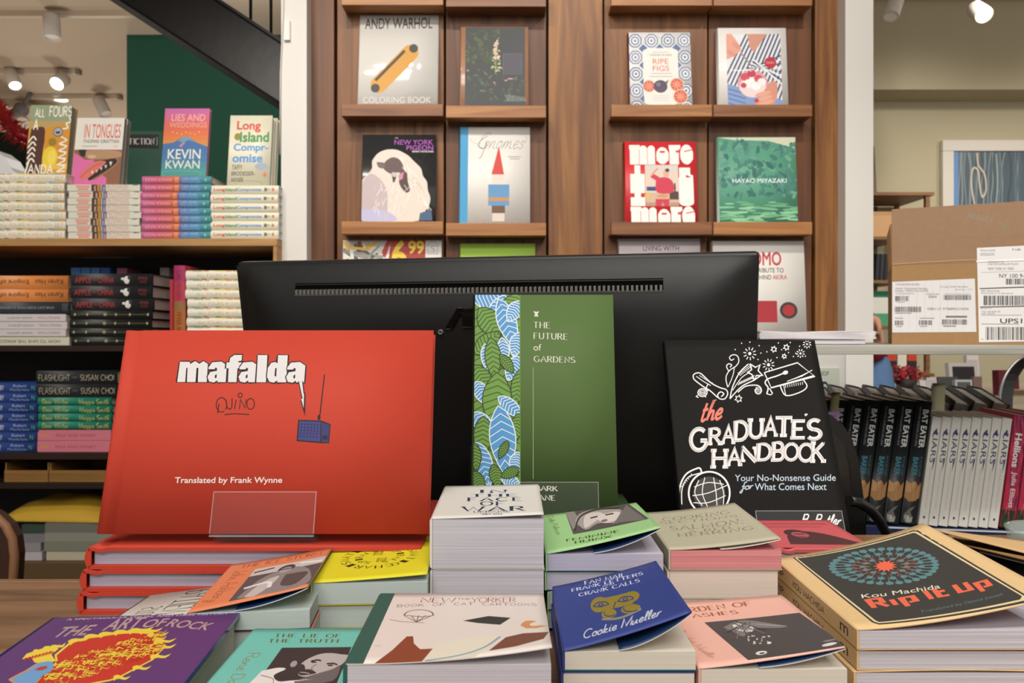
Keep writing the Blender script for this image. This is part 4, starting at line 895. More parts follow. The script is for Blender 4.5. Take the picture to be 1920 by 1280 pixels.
# top-shelf sign and odd shapes behind the books
sg = thing('shelf_sign', 'clear sign holder with black FICTION label behind the volcano-cover book', 'sign', (cx(272, 2.52), 2.52, Z1+.0005))
ACR = M('#dfe4e4', .06, .5, alpha=.022, name='clear_acrylic')
sw = 64*2.52/F; sh = zz(246, 2.52)-Z1
mb = MB(); mb.box((-sw/2, 0, 0), (sw/2, .003, sh), ACR); mb.build('acrylic_panel', sg)
mb = MB(); mb.box((-sw/2, -.03, 0), (sw/2, -.0005, .003), ACR); mb.build('base', sg)
a = Art(); a.rect(0, 0, 1, 1, '#1c1d1d'); a.pen('FICTION', .06, .28, .88, .74, '#dedcd8', .14, .35, .12); a.line([(.93, .2), (.97, .25), (.97, .75), (.93, .8)], .02, '#9d9b97')
def plate(name, par, art, x0, z0, x1, z1, y, th, mat):
    m_ = MB(); m_.box((x0, y, z0), (x1, y+th, z1), mat)
    if art: art.stamp(m_, lambda u, v, e: (x0+(x1-x0)*u, y-e-1e-4, z0+(z1-z0)*v), 2.5e-5)
    return m_.build(name, par)
plate('label_card', sg, a, -sw/2+.002, sh-.058, sw/2-.012, sh-.012, -.003, .0025, M('#1c1d1d', .4))
b = book('small_book', 'small pale pink book standing in front of the FICTION sign', .055, .20, .012, M('#dbc0b4', .5), PAGES_WHITE, False); stand(b, (cx(268, 2.47), 2.47, Z1+.001), .012, 4)
b.children[0].data.materials[0] = M('#dcc4ba', .5)
a = Art(); a.rect(0, 0, 1, 1, '#a9c4d2'); a.poly([(0, 1), (0, .6), (.3, .7), (.6, .55), (1, .75), (1, 1)], '#b0606a'); a.ell(.45, .3, .22, .09, '#d8c79c'); a.text('LOVE', .1, .42, .9, .52, '#e8eaea', .01)
b = book('small_book', 'small pale blue picture book standing left of the pale pink one', .045, .19, .01, M('#b4c8d0', .5), PAGES_WHITE, False, a); stand(b, (cx(241, 2.47), 2.47, Z1+.001), .01, 4)
mb = MB(); prof = [(.0, 0), (.16, 0), (.155, .17), (.10, .19), (.075, .25), (.05, .31), (.02, .325), (0, .325)]
mb.prism([(-.18, 0), (.075, 0), (.075, .235), (.055, .245), (.035, .265), (.015, .30), (-.02, .325), (-.07, .33), (-.12, .31), (-.18, .26)], 0, .08, M('#d4d6d8', .35))
mb.box((-.01, -.002, .175), (.07, -.0003, .212), M('#2c3f74', .5))
o = mb.build('display_bust', None, .012); o.location = (cx(0, 2.48), 2.48, Z1+.001); tag(o, 'white rounded plastic shape with a blue label behind the far left book', 'display form')
# red tinsel garland and stage-type lamp near the ceiling
mb = MB(); TIN = M('#a3161e', .3, .6, metal=.3, name='red_tinsel'); rs = random.Random(4)
gp = [P(-150, -215, 3.3), P(-60, 120, 3.3), P(-10, 190, 3.3), P(15, 232, 3.3), P(38, 252, 3.3), P(60, 262, 3.3)]
mb.tube(gp, .03, TIN, 8)
for k in range(560):
    t = rs.uniform(0, 4.99); i = int(t); c = gp[i].lerp(gp[i+1], t-i); d = Vector((rs.gauss(0, 1), rs.gauss(0, 1), rs.gauss(0, 1))).normalized()*rs.uniform(.04, .085); s_ = d.cross(Vector((.3, .7, .2))).normalized()*.006
    i_ = mb.pts([c+s_, c-s_, c+d]); mb.face(i_, TIN)
tag(mb.build('tinsel_garland'), 'red tinsel garland drooping at the upper left edge', 'garland')
lp = thing('stage_lamp', 'dark grey jointed stage lamp with pale lens hanging above the red garland', 'lamp', P(40, 205, 6.2))
mb = MB(); mb.tube([(-.01, 0, 0), (.03, 0, .05), (.07, 0, .12), (.08, 0, 3.149-lp.location.z)], .016, M('#6f6a68', .5)); mb.build('arm', lp)
mb = MB(); mb.lathe([(.001, -.03), (.05, -.03), (.055, 0), (.05, .03), (.001, .03)], M('#77716f', .5), 16, Matrix.Rotation(PI/2, 4, 'X')); mb.build('joint', lp)
q = Vector((0, 0, 1)).rotation_difference(Vector((.55, -.3, -.75)).normalized()).to_matrix().to_4x4(); q.translation = Vector((-.02, 0, -.07))
mb = MB(); mb.lathe([(.001, -.07), (.05, -.07), (.058, .05), (.05, .05)], M('#8a8482', .5), 18, q); mb.build('lamp_head', lp)
mb = MB(); mb.lathe([(.052, .052), (.06, .12), (.001, .12)], M('#cdb9a6', .5, emit=.3), 18, q); mb.build('lens', lp)

# ------------------------------------------------------------------ desks and the grey counter shelf on the right
TZ = D(.19)
ct_ = thing('display_counter', 'walnut topped counter carrying the front book piles', 'counter', (0, .5, 0))
mb = MB(); mb.prism([(-.9, .10-.5), (.9, .10-.5), (.9, .70-.5), (-.287, .70-.5), (-.287, .572-.5), (-.9, .572-.5)], TZ-.03, TZ, TABLE, 'z'); mb.build('top', ct_, .002)
mb = MB(); mb.box((-.88, -.36, .02), (.88, .06, TZ-.0305), WAL_B); mb.build('body', ct_)
DZ = D(.40)
dk = thing('cashier_desk', 'dark lower desk behind the display counter', 'desk', (.1, 1.2, 0))
DKM = M('#24211f', .5, .3, name='dark_laminate')
mb = MB(); mb.box((-.75, -.46, DZ-.03), (1.4, .74, DZ), DKM); mb.build('top', dk, .002)
for sx in (-.7, 1.36):
    mb = MB(); mb.box((sx-.02, -.44, 0), (sx+.02, .72, DZ-.0305), DKM); mb.build('side_panel', dk)

gl = thing('counter_shelf', 'pale grey laminate shelf carrying the cardboard box and papers', 'shelf', (.8, 1.3, 0))
mb = MB(); mb.box((-.44, -.15, D(.0325)), (.55, .18, D(.018)), GREYWOOD); mb.build('board', gl, .001)
for x in (-.40, .52):
    mb = MB(); mb.box((x-.012, -.02, DZ+.0005), (x+.012, .16, D(.033)), M('#8b8982', .5)); mb.build('support', gl)
nb = book('notebook', 'dark navy notebook under the loose papers on the grey shelf', .168, .2, .008, M('#20242e', .4), PAGES_WHITE, False)
lie(nb, .40, 1.20, .0176); 
mb = MB(); PW = M('#d3cdd0', .7, .1)
for k in range(8):
    z0 = k*.0015; j = random.uniform(-.002, .002)
    mb.slab(lambda u, v: (u*.186+j, v*.2, z0+.0013+.0011*math.sin(u*7+k*.25)*(.3+.1*k)), lsp(0, 1, 14), [0, 1], .0012, PW)
o = mb.build('paper_stack'); o.location = (.398, 1.197, D(.0088)); tag(o, 'wavy stack of white papers on the dark navy notebook', 'papers')

# cardboard shipping box
KRA = M('#9c7a54', .8, .15, bump=.25, bscale=90, var=.08, name='kraft_cardboard'); KRL = M('#c9a06c', .8, .15, bump=.2, bscale=90)
L0 = Vector((.642, 1.262, D(.0178))); yaw_b = math.radians(-25)
bx = thing('shipping_box', 'open brown cardboard shipping box with white barcode labels on the grey shelf', 'box', L0, (0, 0, yaw_b))
BW, BD, BHT, FLP = .26, .19, .133, .0945
quad = [(1673, 395), (1920, 383), (1920, 645), (1676, 645)]
fmap = homog([((x-1660)*4.573, (y-380)*4.573) for x, y in quad], [(0, .2275), (.187, .2275), (.187, 0), (0, 0)])
def box_front(z0, z1, what):
    a = Art(); a.f = fmap; a.clip = (.0005, z0, BW-.001, z1)
    if what == 'carton_label':
        a.poly([(20, 690), (775, 662), (790, 1108), (60, 1116)], '#d5d3d2')
        for k in range(9): a.rect(150+k*66, 690, 153+k*66, 1100, '#c0bebd')
        for s_, b_ in (('THE HIDDEN BOOKS', (98, 702, 308, 718)), ('Author: Dumonceau Heureux', (98, 734, 372, 752)), ('Publisher: SIMON & SCHUSTER', (98, 756, 382, 772)), ('TITLE QUANTITY', (98, 782, 260, 796)), ('12 Case Order Numbers', (482, 722, 716, 738)), ('Quantity: 1 of 1', (610, 748, 750, 762)), ('CARTON', (362, 785, 470, 800)), ('Closing Quantity', (512, 786, 735, 798))): a.text(s_, *b_, '#55524f')
        a.text('EAN', 385, 804, 450, 824, '#2c2a28', .008); a.text('ISBN-13: 9798893310436', 375, 906, 724, 926, '#45423f')
        for b_ in ((98, 808, 215, 852, 22), (512, 800, 752, 842, 40), (95, 898, 328, 944, 40), (98, 1014, 173, 1054, 16), (302, 1012, 418, 1052, 22), (500, 1004, 712, 1048, 36)): a.barcode(*b_[:4], '#3c3a38', b_[4])
        for b_ in ((108, 858, 212, 864), (98, 950, 240, 958), (110, 1062, 164, 1070), (310, 1060, 396, 1068), (508, 1056, 634, 1068), (98, 992, 196, 1000), (308, 992, 456, 1000), (530, 974, 712, 996)): a.lines_of_text(*b_, 1, '#6a6764', .7)
    elif what == 'shipping_label':
        a.poly([(790, 405), (1420, 380), (1440, 1180), (812, 1193)], '#dbd9d7'); a.line([(785, 522), (1420, 498)], 16, '#efeeec')
        for s_, b_ in (('SIMON & SCHUSTER', (822, 420, 945, 434)), ('100 FRONT STREET', (822, 448, 940, 460)), ('RIVERSIDE NJ', (822, 462, 940, 474)), ('MCNALLY 112', (886, 514, 1016, 530)), ('ONE ROCKEFELLER PLACE', (882, 534, 1138, 550)), ('NEW YORK NY 10020', (886, 570, 1100, 592)), ('UPS GROUND', (826, 760, 984, 776)), ('TRACKING #: 1Z 000 000 00', (826, 782, 1096, 794)), ('BILLING: P/P', (826, 908, 920, 918)), ('PO#: 4816024178', (834, 932, 988, 948)), ('INV: 81024', (834, 950, 942, 962))): a.text(s_, *b_, '#4a4744')
        a.text('9 LBS', 1088, 412, 1160, 430, '#2c2a28', .01); a.text('NY 100 9-04', 980, 624, 1240, 658, '#1f1d1c', .008); a.text('UPS1', 988, 996, 1172, 1036, '#151413', .014)
        a.line([(816, 747), (1420, 728)], 9, '#2a2826'); a.line([(820, 902), (1420, 888)], 9, '#2a2826'); a.line([(830, 612), (1400, 596)], 3, '#8a8784')
        for b_ in ((1035, 664, 1330, 714, 44), (850, 806, 1380, 886, 70), (868, 1066, 1380, 1174, 64)): a.barcode(*b_[:4], '#2a2826', b_[4])
        for b_ in ((830, 966, 1180, 974), (830, 1040, 1180, 1050), (830, 1166, 858, 1174)): a.lines_of_text(*b_, 1, '#6a6764', .5)
    else:
        a.line([(50, 546), (300, 530), (640, 515), (790, 512)], 5, '#7a5a38'); a.line([(50, 540), (300, 524), (640, 508), (790, 505)], 5, '#c49e6e')
        a.line([(430, 326), (560, 322), (690, 312), (800, 324), (980, 318), (1180, 322)], 3, '#967247'); a.textq('FRAGILE', (700, 160), (930, 195), (712, 108), '#8b8272', 0, .3); a.line([(975, 195), (1005, 210)], 8, '#7d8a6c'); a.line([(1028, 205), (1000, 255)], 10, '#6b8a5c')
    return a
mb = MB(); mb.box((0, 0, 0), (BW, .004, BHT-.0004), KRA); box_front(.001, BHT-.0006, 'card').stamp(mb, lambda u, v, e: (u, -.0001-e, v), 2.5e-5); fp = mb.build('front_panel', bx)
mb = MB(); mb.box((0, -.0002, BHT), (BW, .0038, BHT+FLP), M('#93765c', .8, .15, bump=.3, bscale=90, var=.1)); box_front(BHT+.0002, BHT+FLP-.0004, 'card').stamp(mb, lambda u, v, e: (u, -.0003-e, v), 2.5e-5); ff = mb.build('front_flap', bx)
for nm, z0, z1, par in (('carton_label', .001, BHT-.0006, fp), ('shipping_label', .001, BHT-.0006, fp), ('shipping_label', BHT+.0002, BHT+FLP-.0004, ff)):
    mb = MB(); box_front(z0, z1, nm).stamp(mb, lambda u, v, e: (u, -.0006-e, v), 2.5e-5); mb.build(nm, par)
mb = MB(); mb.box((0, BD-.004, 0), (BW, BD, BHT), KRA); mb.build('back_panel', bx)
mb = MB(); mb.box((0, .0045, 0), (.004, BD-.0045, BHT), KRA); mb.build('side_panel', bx)
mb = MB(); mb.box((BW-.004, .0045, 0), (BW, BD-.0045, BHT), KRA); mb.build('side_panel', bx)
mb = MB(); mb.box((.0045, .0045, 0), (BW-.0045, BD-.0045, .004), KRA); mb.build('base', bx)
mb = MB(); mb.box((-.0035, .005, 0), (0, BD-.006, .07), KRL, Matrix.Translation((.0035, 0, BHT+.0006)) @ Matrix.Rotation(math.radians(-2), 4, 'Y')); mb.build('side_flap', bx)
mb = MB(); mb.box((0, -.0035, 0), (BW, 0, .085), KRL, Matrix.Translation((0, BD, BHT+.0006)) @ Matrix.Rotation(math.radians(-22), 4, 'X')); mb.build('back_flap', bx)

# upright books on the desk at the right
NAVY = M('#1a2342', .4, .4, name='navy_board')
u_ = Vector((.988, -.156, 0)); n_ = Vector((.156, .988, 0)); o6 = Vector((.728, 1.40, D(.3585)))
rr = thing('display_riser', 'navy blue riser under the upright books at the right', 'riser', o6+u_*(-.24)-n_*.012+Vector((0, 0, DZ-o6.z)), (0, 0, math.atan2(-.156, .988)))
mb = MB(); mb.box((0, 0, .0005), (.66, .17, o6.z-DZ-.0006), NAVY); mb.build('block', rr, .001)
mb = MB(); mb.box((.2, -.0015, o6.z-DZ-.004), (.66, -.0002, o6.z-DZ-.0015), M('#c9cdd4', .5)); mb.build('edge_strip', rr)
yawr = math.degrees(math.atan2(-.156, .988))
a = Art(); a.text('BAT EATER', .07, .16, .38, .56, '#dededa', .02); a.text('AND OTHER NAMES FOR CORA ZENG', .05, .68, .37, .8, '#8d8f8d', 0); a.text('BAKER', .46, .42, .61, .78, '#3f8294', .02); a.text('KYLIE LEE', .45, .16, .61, .3, '#356f80', .005)
a.poly([(.655, .0), (.69, .2), (.65, .45), (.675, .75), (.655, 1), (.79, 1), (.82, .7), (.81, .3), (.78, 0)], '#b28454'); a.poly([(.655, .45), (.675, .75), (.655, 1), (.75, 1), (.74, .6)], '#c79b6a'); a.line([(.65, .2), (.72, .35), (.8, .3)], .012, '#5a3c24'); a.line([(.66, .7), (.73, .6), (.81, .62)], .012, '#5a3c24')
a.poly([(.85, .2), (.9, .5), (.95, .3), (.99, .6), (.985, .85), (.93, .9), (.87, .55)], '#6b6a62'); a.poly([(.94, .3), (.985, .35), (.99, .7), (.96, .75)], '#a5a399'); a.text('m', .935, .55, .96, .85, '#d4d4cf', .012)
bat = None
for k in range(7):
    lab = 'black and teal lettered upright hardback, %s' % ['nearest the white-spined row', 'second from the white-spined row', 'third from the white-spined row', 'fourth from the white-spined row', 'fifth from the white-spined row', 'sixth from the white-spined row', 'at the left end partly behind the chalkboard-style book'][k]
    gr = 'black upright hardbacks'
    if bat is None: bat = book('novel', lab, .155, .232, .0272, M('#1d2021', .4, .4), PAGES_GREY, True, None, a, group=gr); b = bat
    else: b = dup(bat, lab, gr)
    p = o6-u_*(.0298*k); spine_up(b, p.x, p.y, p.z+.0272*math.sin(math.radians(8))+.001, .0272, 7.2-.2*(k % 2), yawr)
a = Art(); a.text('LIARS', .14, .14, .42, .72, '#2b2a4a', .004); a.poly([(.1, .35), (.17, .2), (.155, .5), (.18, .8), (.13, .62)], '#3a3766'); a.poly([(.36, .1), (.5, .3), (.4, .34)], '#3a3766'); a.text('SARAH MANGUSO', .46, .36, .85, .58, '#c2a2a8', 0); a.ell(.925, .5, .013, .12, '#2d2c58', n=10)
liar = None
for k in range(8):
    lab = 'white-spined upright paperback, %s' % ['leftmost, leaning against the black books', 'second from the black books', 'third from the black books', 'fourth from the black books', 'fourth from the red-flowered spines', 'third from the red-flowered spines', 'second from the red-flowered spines', 'nearest the red-flowered spines'][k]
    gr = 'white-spined upright paperbacks'
    if liar is None: liar = book('novel', lab, .13, .203, .0163, M('#d6d3c9', .42), PAGES_CREAM, False, None, a, group=gr); b = liar
    else: b = dup(liar, lab, gr)
    p = o6+u_*(.0298+.0171*k)-n_*.004; spine_up(b, p.x, p.y, p.z+.0163*math.sin(math.radians(7))+.001, .0163, 7, yawr)
a = Art(); rs = random.Random(6); a.rect(.84, 0, 1, 1, '#22301f')
for k in range(70):
    x = rs.uniform(0, .85); a.ell(x, rs.uniform(0, 1), rs.uniform(.012, .03), rs.uniform(.1, .22), rs.choice(['#c4304c', '#d2415a', '#4a2a66', '#b8284a', '#3a2450']), rs.uniform(0, 3), 7)
for k in range(16): a.ell(rs.uniform(.84, .99), rs.uniform(0, 1), .012, .12, rs.choice(['#3f5a3c', '#c4304c', '#2a4028']), rs.uniform(0, 3), 7)
a.text('Hellions', .16, .3, .46, .78, '#e4dfdc', .03); a.text('Julia Elliott', .5, .3, .82, .74, '#dccfd0', .02)
hel = None
for k in range(3):
    lab = 'red-flowered spine of an upright book, %s' % ['next to the white spines', 'second from the white spines', 'cut by the right edge'][k]
    gr = 'red-flowered upright books'
    if hel is None: hel = book('novel', lab, .135, .208, .0245, M('#b8304c', .4), PAGES_BEIGE, False, None, a, group=gr); b = hel
    else: b = dup(hel, lab, gr)
    p = o6+u_*(.1690+.0262*k)-n_*.004; spine_up(b, p.x, p.y, p.z+.0245*math.sin(math.radians(6.8))+.001, .0245, 6.8, yawr)
# the row behind, fore-edges to the viewer
TEALB = M('#2b4b50', .5, .3)
Bf = Matrix(((0, 0, -1), (-1, 0, 0), (0, 1, 0))).to_4x4()
back = None
for k in range(11):
    lab = 'black hardback with grey fore-edge facing out, %s' % (['at the right end of the back row', 'second from the right end of the back row', 'third from the right end of the back row', 'fourth from the right end of the back row', 'fifth from the right end of the back row', 'sixth from the right end of the back row'][k] if k < 6 else ['fifth', 'fourth', 'third', 'second', 'first'][k-6]+' from the chalkboard-style book in the back row')
    gr = 'fore-edge-out black hardbacks'
    if back is None: back = book('novel', lab, .155, .228, .0335, M('#191b1b', .4, .4), PAGES_GREY, True, None, None, group=gr, inside=TEALB, groove=False); b = back
    else: b = dup(back, lab, gr)
    R = Matrix.Rotation(math.radians(-13), 4, 'Z') @ Matrix.Rotation(math.radians(9), 4, 'X') @ Matrix.Rotation(math.radians(13), 4, 'Y') @ Bf
    tgt = Vector((1.058-.0385*k, 1.585+.0045*k, D(.1515)))
    b.rotation_euler = R.to_euler(); b.location = tgt-(R @ Vector((.155, .228, 0)))
for (px, py, Y, sz, c, lab) in ((1758, 744, 1.395, (.026, .001, .05), '#f6f2c8', 'pale yellow paper slip sticking out above the black upright books'), (1563, 764, 1.385, (.016, .001, .055), '#b4b07c', 'dull yellow paper slip at the left end of the black books')):
    m_ = MB(); m_.slab(lambda u, v: ((u-.5)*sz[0]+.010*v*v, .012*v*v, (v-.5)*sz[2]), [0, .5, 1], lsp(0, 1, 7), .0006, M(c, .7, .1)); o = m_.build('paper_slip'); o.location = P(px, py, Y); tag(o, lab, 'paper slip')
a = Art(); a.text('ICI', .2, .25, .8, .75, '#7d4a8a', .01)
sl = thing('price_tag', 'small lilac tag in front of the leftmost black upright book', 'tag', P(1563, 784, 1.37)); plate('card', sl, a, -.010, -.012, .010, .012, 0, .001, M('#b58fc0', .5))

# black rounded device, its cable, clear dish and open envelope
dv = thing('card_terminal', 'black rounded plastic housing beside the chalkboard-style book', 'device', (0, .80, 0))
pts = [(1530, 775), (1556, 783), (1576, 800), (1592, 825), (1602, 855), (1608, 890), (1613, 930), (1618, 985), (1624, 1060), (1640, 1323), (1480, 1323), (1500, 1000)]
mb = MB(); mb.prism([((px-960)*.80/F, ZC+(HOR-py)*.80/F) for px, py in pts], 0, .028, M('#131313', .3, .5, name='black_plastic')); mb.build('housing', dv, .004, 3)
mb = MB(); mb.prism([((px-960)*.80/F, ZC+(HOR-py)*.80/F) for px, py in [(1532, 800), (1556, 808), (1580, 835), (1590, 870), (1594, 930), (1560, 930), (1532, 870)]], -.0025, -.0003, M('#1c1b1a', .22, .6)); mb.build('face_panel', dv, .001)
mb = MB(); mb.tube([P(1592, 938, .74), P(1612, 943, .75), P(1632, 955, .76), P(1648, 975, .78), P(1662, 1000, .80), P(1690, 1080, .85), P(1720, 1180, .88), Vector((.50, .90, DZ+.006))], .0052, M('#131313', .35, .5), 10)
tag(mb.build('power_cable'), 'thick black cable arching out from behind the chalkboard-style book', 'cable')
# monitor
mo = thing('computer_monitor', 'back of a wide black computer monitor with a long vent slot', 'monitor', (0, 0, 0))
ml = P(443, 492, .82); mr = P(1425, 471, .72); mw = (mr-ml).length; ex = (mr-ml).normalized(); ez = Vector((0, 0, 1)); ey = ez.cross(ex).normalized()
tl_ = math.radians(11); up_ = (ez*math.cos(tl_)-ey*math.sin(tl_)).normalized(); bk_ = ex.cross(up_)     # up_ leans to the viewer; bk_ points out of the back
mo.matrix_world = Matrix((( ex.x, -bk_.x, up_.x, ml.x), (ex.y, -bk_.y, up_.y, ml.y), (ex.z, -bk_.z, up_.z, ml.z), (0, 0, 0, 1)))
if bk_.y > 0: bk_ = -bk_
mo.matrix_world = Matrix(((ex.x, -bk_.x, up_.x, ml.x), (ex.y, -bk_.y, up_.y, ml.y), (ex.z, -bk_.z, up_.z, ml.z), (0, 0, 0, 1)))
MBK = M('#131312', .42, .4, bump=.10, bscale=2600, name='textured_black_plastic'); MHH = .335
mb = MB(); mb.box((0, .001, -MHH), (mw, .016, 0), M('#161616', .35, .4)); mb.build('screen_bezel', mo, .003)
mb = MB()   # bulging rear shell: rim, bevel, flat centre with the vent slot left open
def shell(x, z):   # y of the rear surface
    d = min(x, mw-x, -z, MHH+z); k = min(1, max(0, (d-.004)/.075)); return -.002-.022*(1-(1-k)**2)
vx0, vx1, vz0, vz1 = .0735, .4595, -.0345, -.0245
xs = sorted(set([.001, .004]+lsp(.012, .0735, 6)+[vx0]+lsp(vx0, vx1, 14)+[vx1]+lsp(vx1, mw-.012, 6)+[mw-.004, mw-.001])); zs = sorted(set([-.003, -.006, -.012, -.018, vz1, vz0, -.045, -.06, -.08, -.11, -.16, -.21, -.255, -.29, -.315, -.325, -.331]))
grid = {}
for i, x in enumerate(xs):
    for j, z in enumerate(zs): grid[i, j] = mb.pts([(x, shell(x, z), z)])[0]
for i in range(len(xs)-1):
    for j in range(len(zs)-1):
        if xs[i] >= vx0-1e-6 and xs[i+1] <= vx1+1e-6 and abs(zs[j]-vz0) < 1e-6: continue
        mb.face((grid[i, j], grid[i+1, j], grid[i+1, j+1], grid[i, j+1]), MBK, True)
mb.build('rear_shell', mo)
mb = MB(); mb.box((vx0, -.012, vz0-.002), (vx1, -.008, vz1+.002), M('#050505', .7, .1)); mb.box((vx0, shell(.2, vz1)-.0005, vz1-.0004), (vx1, -.008, vz1+.0004), M('#0b0b0b', .6))
n = 84
for k in range(n):
    x = vx0+(vx1-vx0)*(k+.5)/n; mb.box((x-.0011, shell(x, vz0)-.0006, vz0+.0002), (x+.0011, -.009, vz0+.0052), M('#77766f', .5))
mb.box((vx0, shell(.2, vz0)-.0008, vz0-.0012), (vx1, -.009, vz0+.0004), M('#4a4a46', .45)); mb.build('vent_grille', mo)
a = Art(); a.f = lambda x, y: (x, y); a.clip = (-9, -9, 9, 9)
mb = MB(); lg = M('#0a0a0a', .25, .6)
def ms(px, py):   # point on the flat centre of the shell seen at a pixel
    d = P(px, py, 1)-Vector((0, 0, ZC)); nrm = bk_; p0 = ml-(-bk_)*0+bk_*.024
    t = (p0-Vector((0, 0, ZC))).dot(nrm)/d.dot(nrm); w_ = Vector((0, 0, ZC))+d*t; l = mo.matrix_world.inverted() @ w_; return (l.x, l.z)
for pl in ([(835, 615), (858, 577), (868, 577), (848, 615)], [(866, 578), (905, 578), (905, 586), (862, 586)], [(868, 592), (905, 592), (905, 612), (868, 612)], [(910, 580), (960, 580), (960, 612), (910, 612)], [(966, 580), (1010, 580), (1010, 612), (966, 612)]):
    mb.prism([ms(*p) for p in pl], -.0262, -.0225, lg)
mb.build('emblem', mo, .0004)
mb = MB(); x, z = ms(826, 622); mb.lathe([(.0028, 0), (.0028, .002), (.0014, .002), (.0012, .0003), (.0001, .0003)], M('#6a6a68', .4), 14, Matrix.Translation((x, -.0235, z)) @ Matrix.Rotation(PI/2, 4, 'X')); mb.build('screw', mo)
iv = mo.matrix_world.inverted(); ft = mo.matrix_world @ Vector((mw/2, 0, -.2))
mb = MB(); mb.tube([iv @ (ft+Vector((0, -.03, 0))), iv @ Vector((ft.x, ft.y-.03, DZ+.012))], .02, MBK, 16)
mb.build('stand_neck', mo)
mb = MB(); mb.lathe([(.001, .0003), (.10, .0003), (.10, .01), (.03, .014), (.001, .014)], MBK, 32, iv @ Matrix.Translation((ft.x, ft.y-.03, DZ))); mb.build('stand_base', mo)
KR2 = M('#c6a476', .75, .15, bump=.25, bscale=120, name='kraft_paper')
ev_ = thing('kraft_envelope', 'open kraft paper mailer with white papers at the right edge', 'envelope', (.37, .545, TZ))
def esheet(name, pts, th, mat):
    q = [Vector(p) for p in pts]; m_ = MB()
    def fn(u, v):
        b = (q[0]*(1-u)+q[1]*u)*(1-v)+(q[3]*(1-u)+q[2]*u)*v
        return tuple(b-ev_.location)
    m_.slab(fn, lsp(0, 1, 8), lsp(0, 1, 8), th, mat); return m_.build(name, ev_)
esheet('upper_sheet', [P(1752, 993, .62), P(1965, 1047, .55), P(1965, 1019, .64), P(1735, 989, .68)], .0006, KR2)
esheet('lower_sheet', [P(1778, 1014, .62), P(1965, 1060, .52), P(1965, 1030, .63), P(1790, 1006, .69)], .0006, M('#94744c', .75, .15))  # kraft colour darkened to stand for the shade inside the mailer
esheet('paper_insert', [P(1838, 1034, .60), P(1965, 1066, .53), P(1965, 1037, .63), P(1830, 1018, .66)], .0009, M('#ddd6c4', .6))
b = book('booklet', 'dark blue-grey booklet under the kraft mailer at the right edge', .18, .13, .009, M('#34353c', .4), PAGES_LILAC, False); lie(b, .31, .51, .19, -6)
GLS = M('#aebab6', .06, .6, alpha=.30, name='clear_glass')
dz_ = P(1945, 1030, .66); mb = MB()
mb.lathe([(.0001, 0), (.029, 0), (.032, .003), (.0335, .012), (.0355, .0155), (.0335, .0165), (.0310, .013), (.029, .005), (.0001, .004)], GLS, 40)
o = mb.build('glass_dish'); o.location = (dz_.x+.012, .66, D(.1895)); tag(o, 'round clear glass dish with thick rim at the right edge', 'dish')

# ------------------------------------------------------------------ the front piles on the counter
RED = M('#c24433', .6, .16, bump=.03, bscale=3000, name='red_book_cloth')
ACE = M('#f2f4f4', .2, .6, alpha=.14, name='acrylic_edge')
def easel(label, x0, x1, yf, d_foot, lean, T, lip_h, d_base, back_h=.07):
    """clear acrylic stand: lip in front of the cover, shelf under the book, rest behind it, base plate"""
    t = thing('acrylic_book_stand', label, 'book stand', ((x0+x1)/2, yf, D(d_foot)), group='clear book stands')
    R = Matrix.Rotation(math.radians(-lean), 4, 'X'); w2 = (x1-x0)/2; m_ = MB()
    m_.box((-w2, -.0035, -.0022), (w2, -.0015, lip_h), ACR, R)
    for a_, b_ in (((-w2, -.0038, lip_h-.0006), (w2, -.0034, lip_h)), ((-w2, -.0038, 0), (-w2+.0006, -.0034, lip_h)), ((w2-.0006, -.0038, 0), (w2, -.0034, lip_h)), ((-w2, -.0038, -.0022), (w2, -.0034, -.0012))): m_.box(a_, b_, ACE, R)
    m_.build('front_lip', t)
    m_ = MB(); m_.box((-w2, -.0014, -.0022), (w2, T+.003, -.0004), ACR, R); m_.build('ledge', t)
    m_ = MB(); m_.box((-w2, T+.0031, -.0022), (w2, T+.005, back_h), ACR, R); m_.build('backrest', t)
    zb = d_foot-d_base; m_ = MB()
    if zb < -.0025: m_.box((-w2, .004, zb+.0003), (w2, .055, zb+.0021), ACR); m_.box((-w2, .004, zb+.0021), (w2, .006, -.003), ACR); m_.build('base_plate', t)
    return t
# red oblong hardbacks
MW, MH, MT = .2259, .1445, .0148
p = None
for k, (dx, dy) in enumerate(((-.2922, .505), (-.2905, .5056), (-.2875, .5062))):
    lab = ['lowest red oblong hardback in the pile under the red display book', 'middle red oblong hardback in the pile under the red display book', 'top red oblong hardback lying under the clear stand'][k]
    if p is None: p = book('comic_book', lab, MW, MH, MT, RED, PAGES_LILAC, True, group='red oblong hardbacks'); b = p
    else: b = dup(p, lab, 'red oblong hardbacks')
    lie(b, dx, dy, .19-k*(MT+.0002)-.0001)
a = Art(); cr = (140, 600, 2.667); a.fr([(240, 622), (815, 618), (806, 1003), (183, 1000)], cr)
a.clip = (.0, .0, 1, 1)
LA = [(672, 238), (690, 214), (735, 210), (762, 228), (756, 312), (716, 312), (714, 303), (698, 314), (674, 309), (666, 286), (680, 262), (713, 256), (714, 244), (706, 239), (701, 248), (671, 248)]
LC = [(712, 272), (702, 279), (703, 294), (711, 290)]
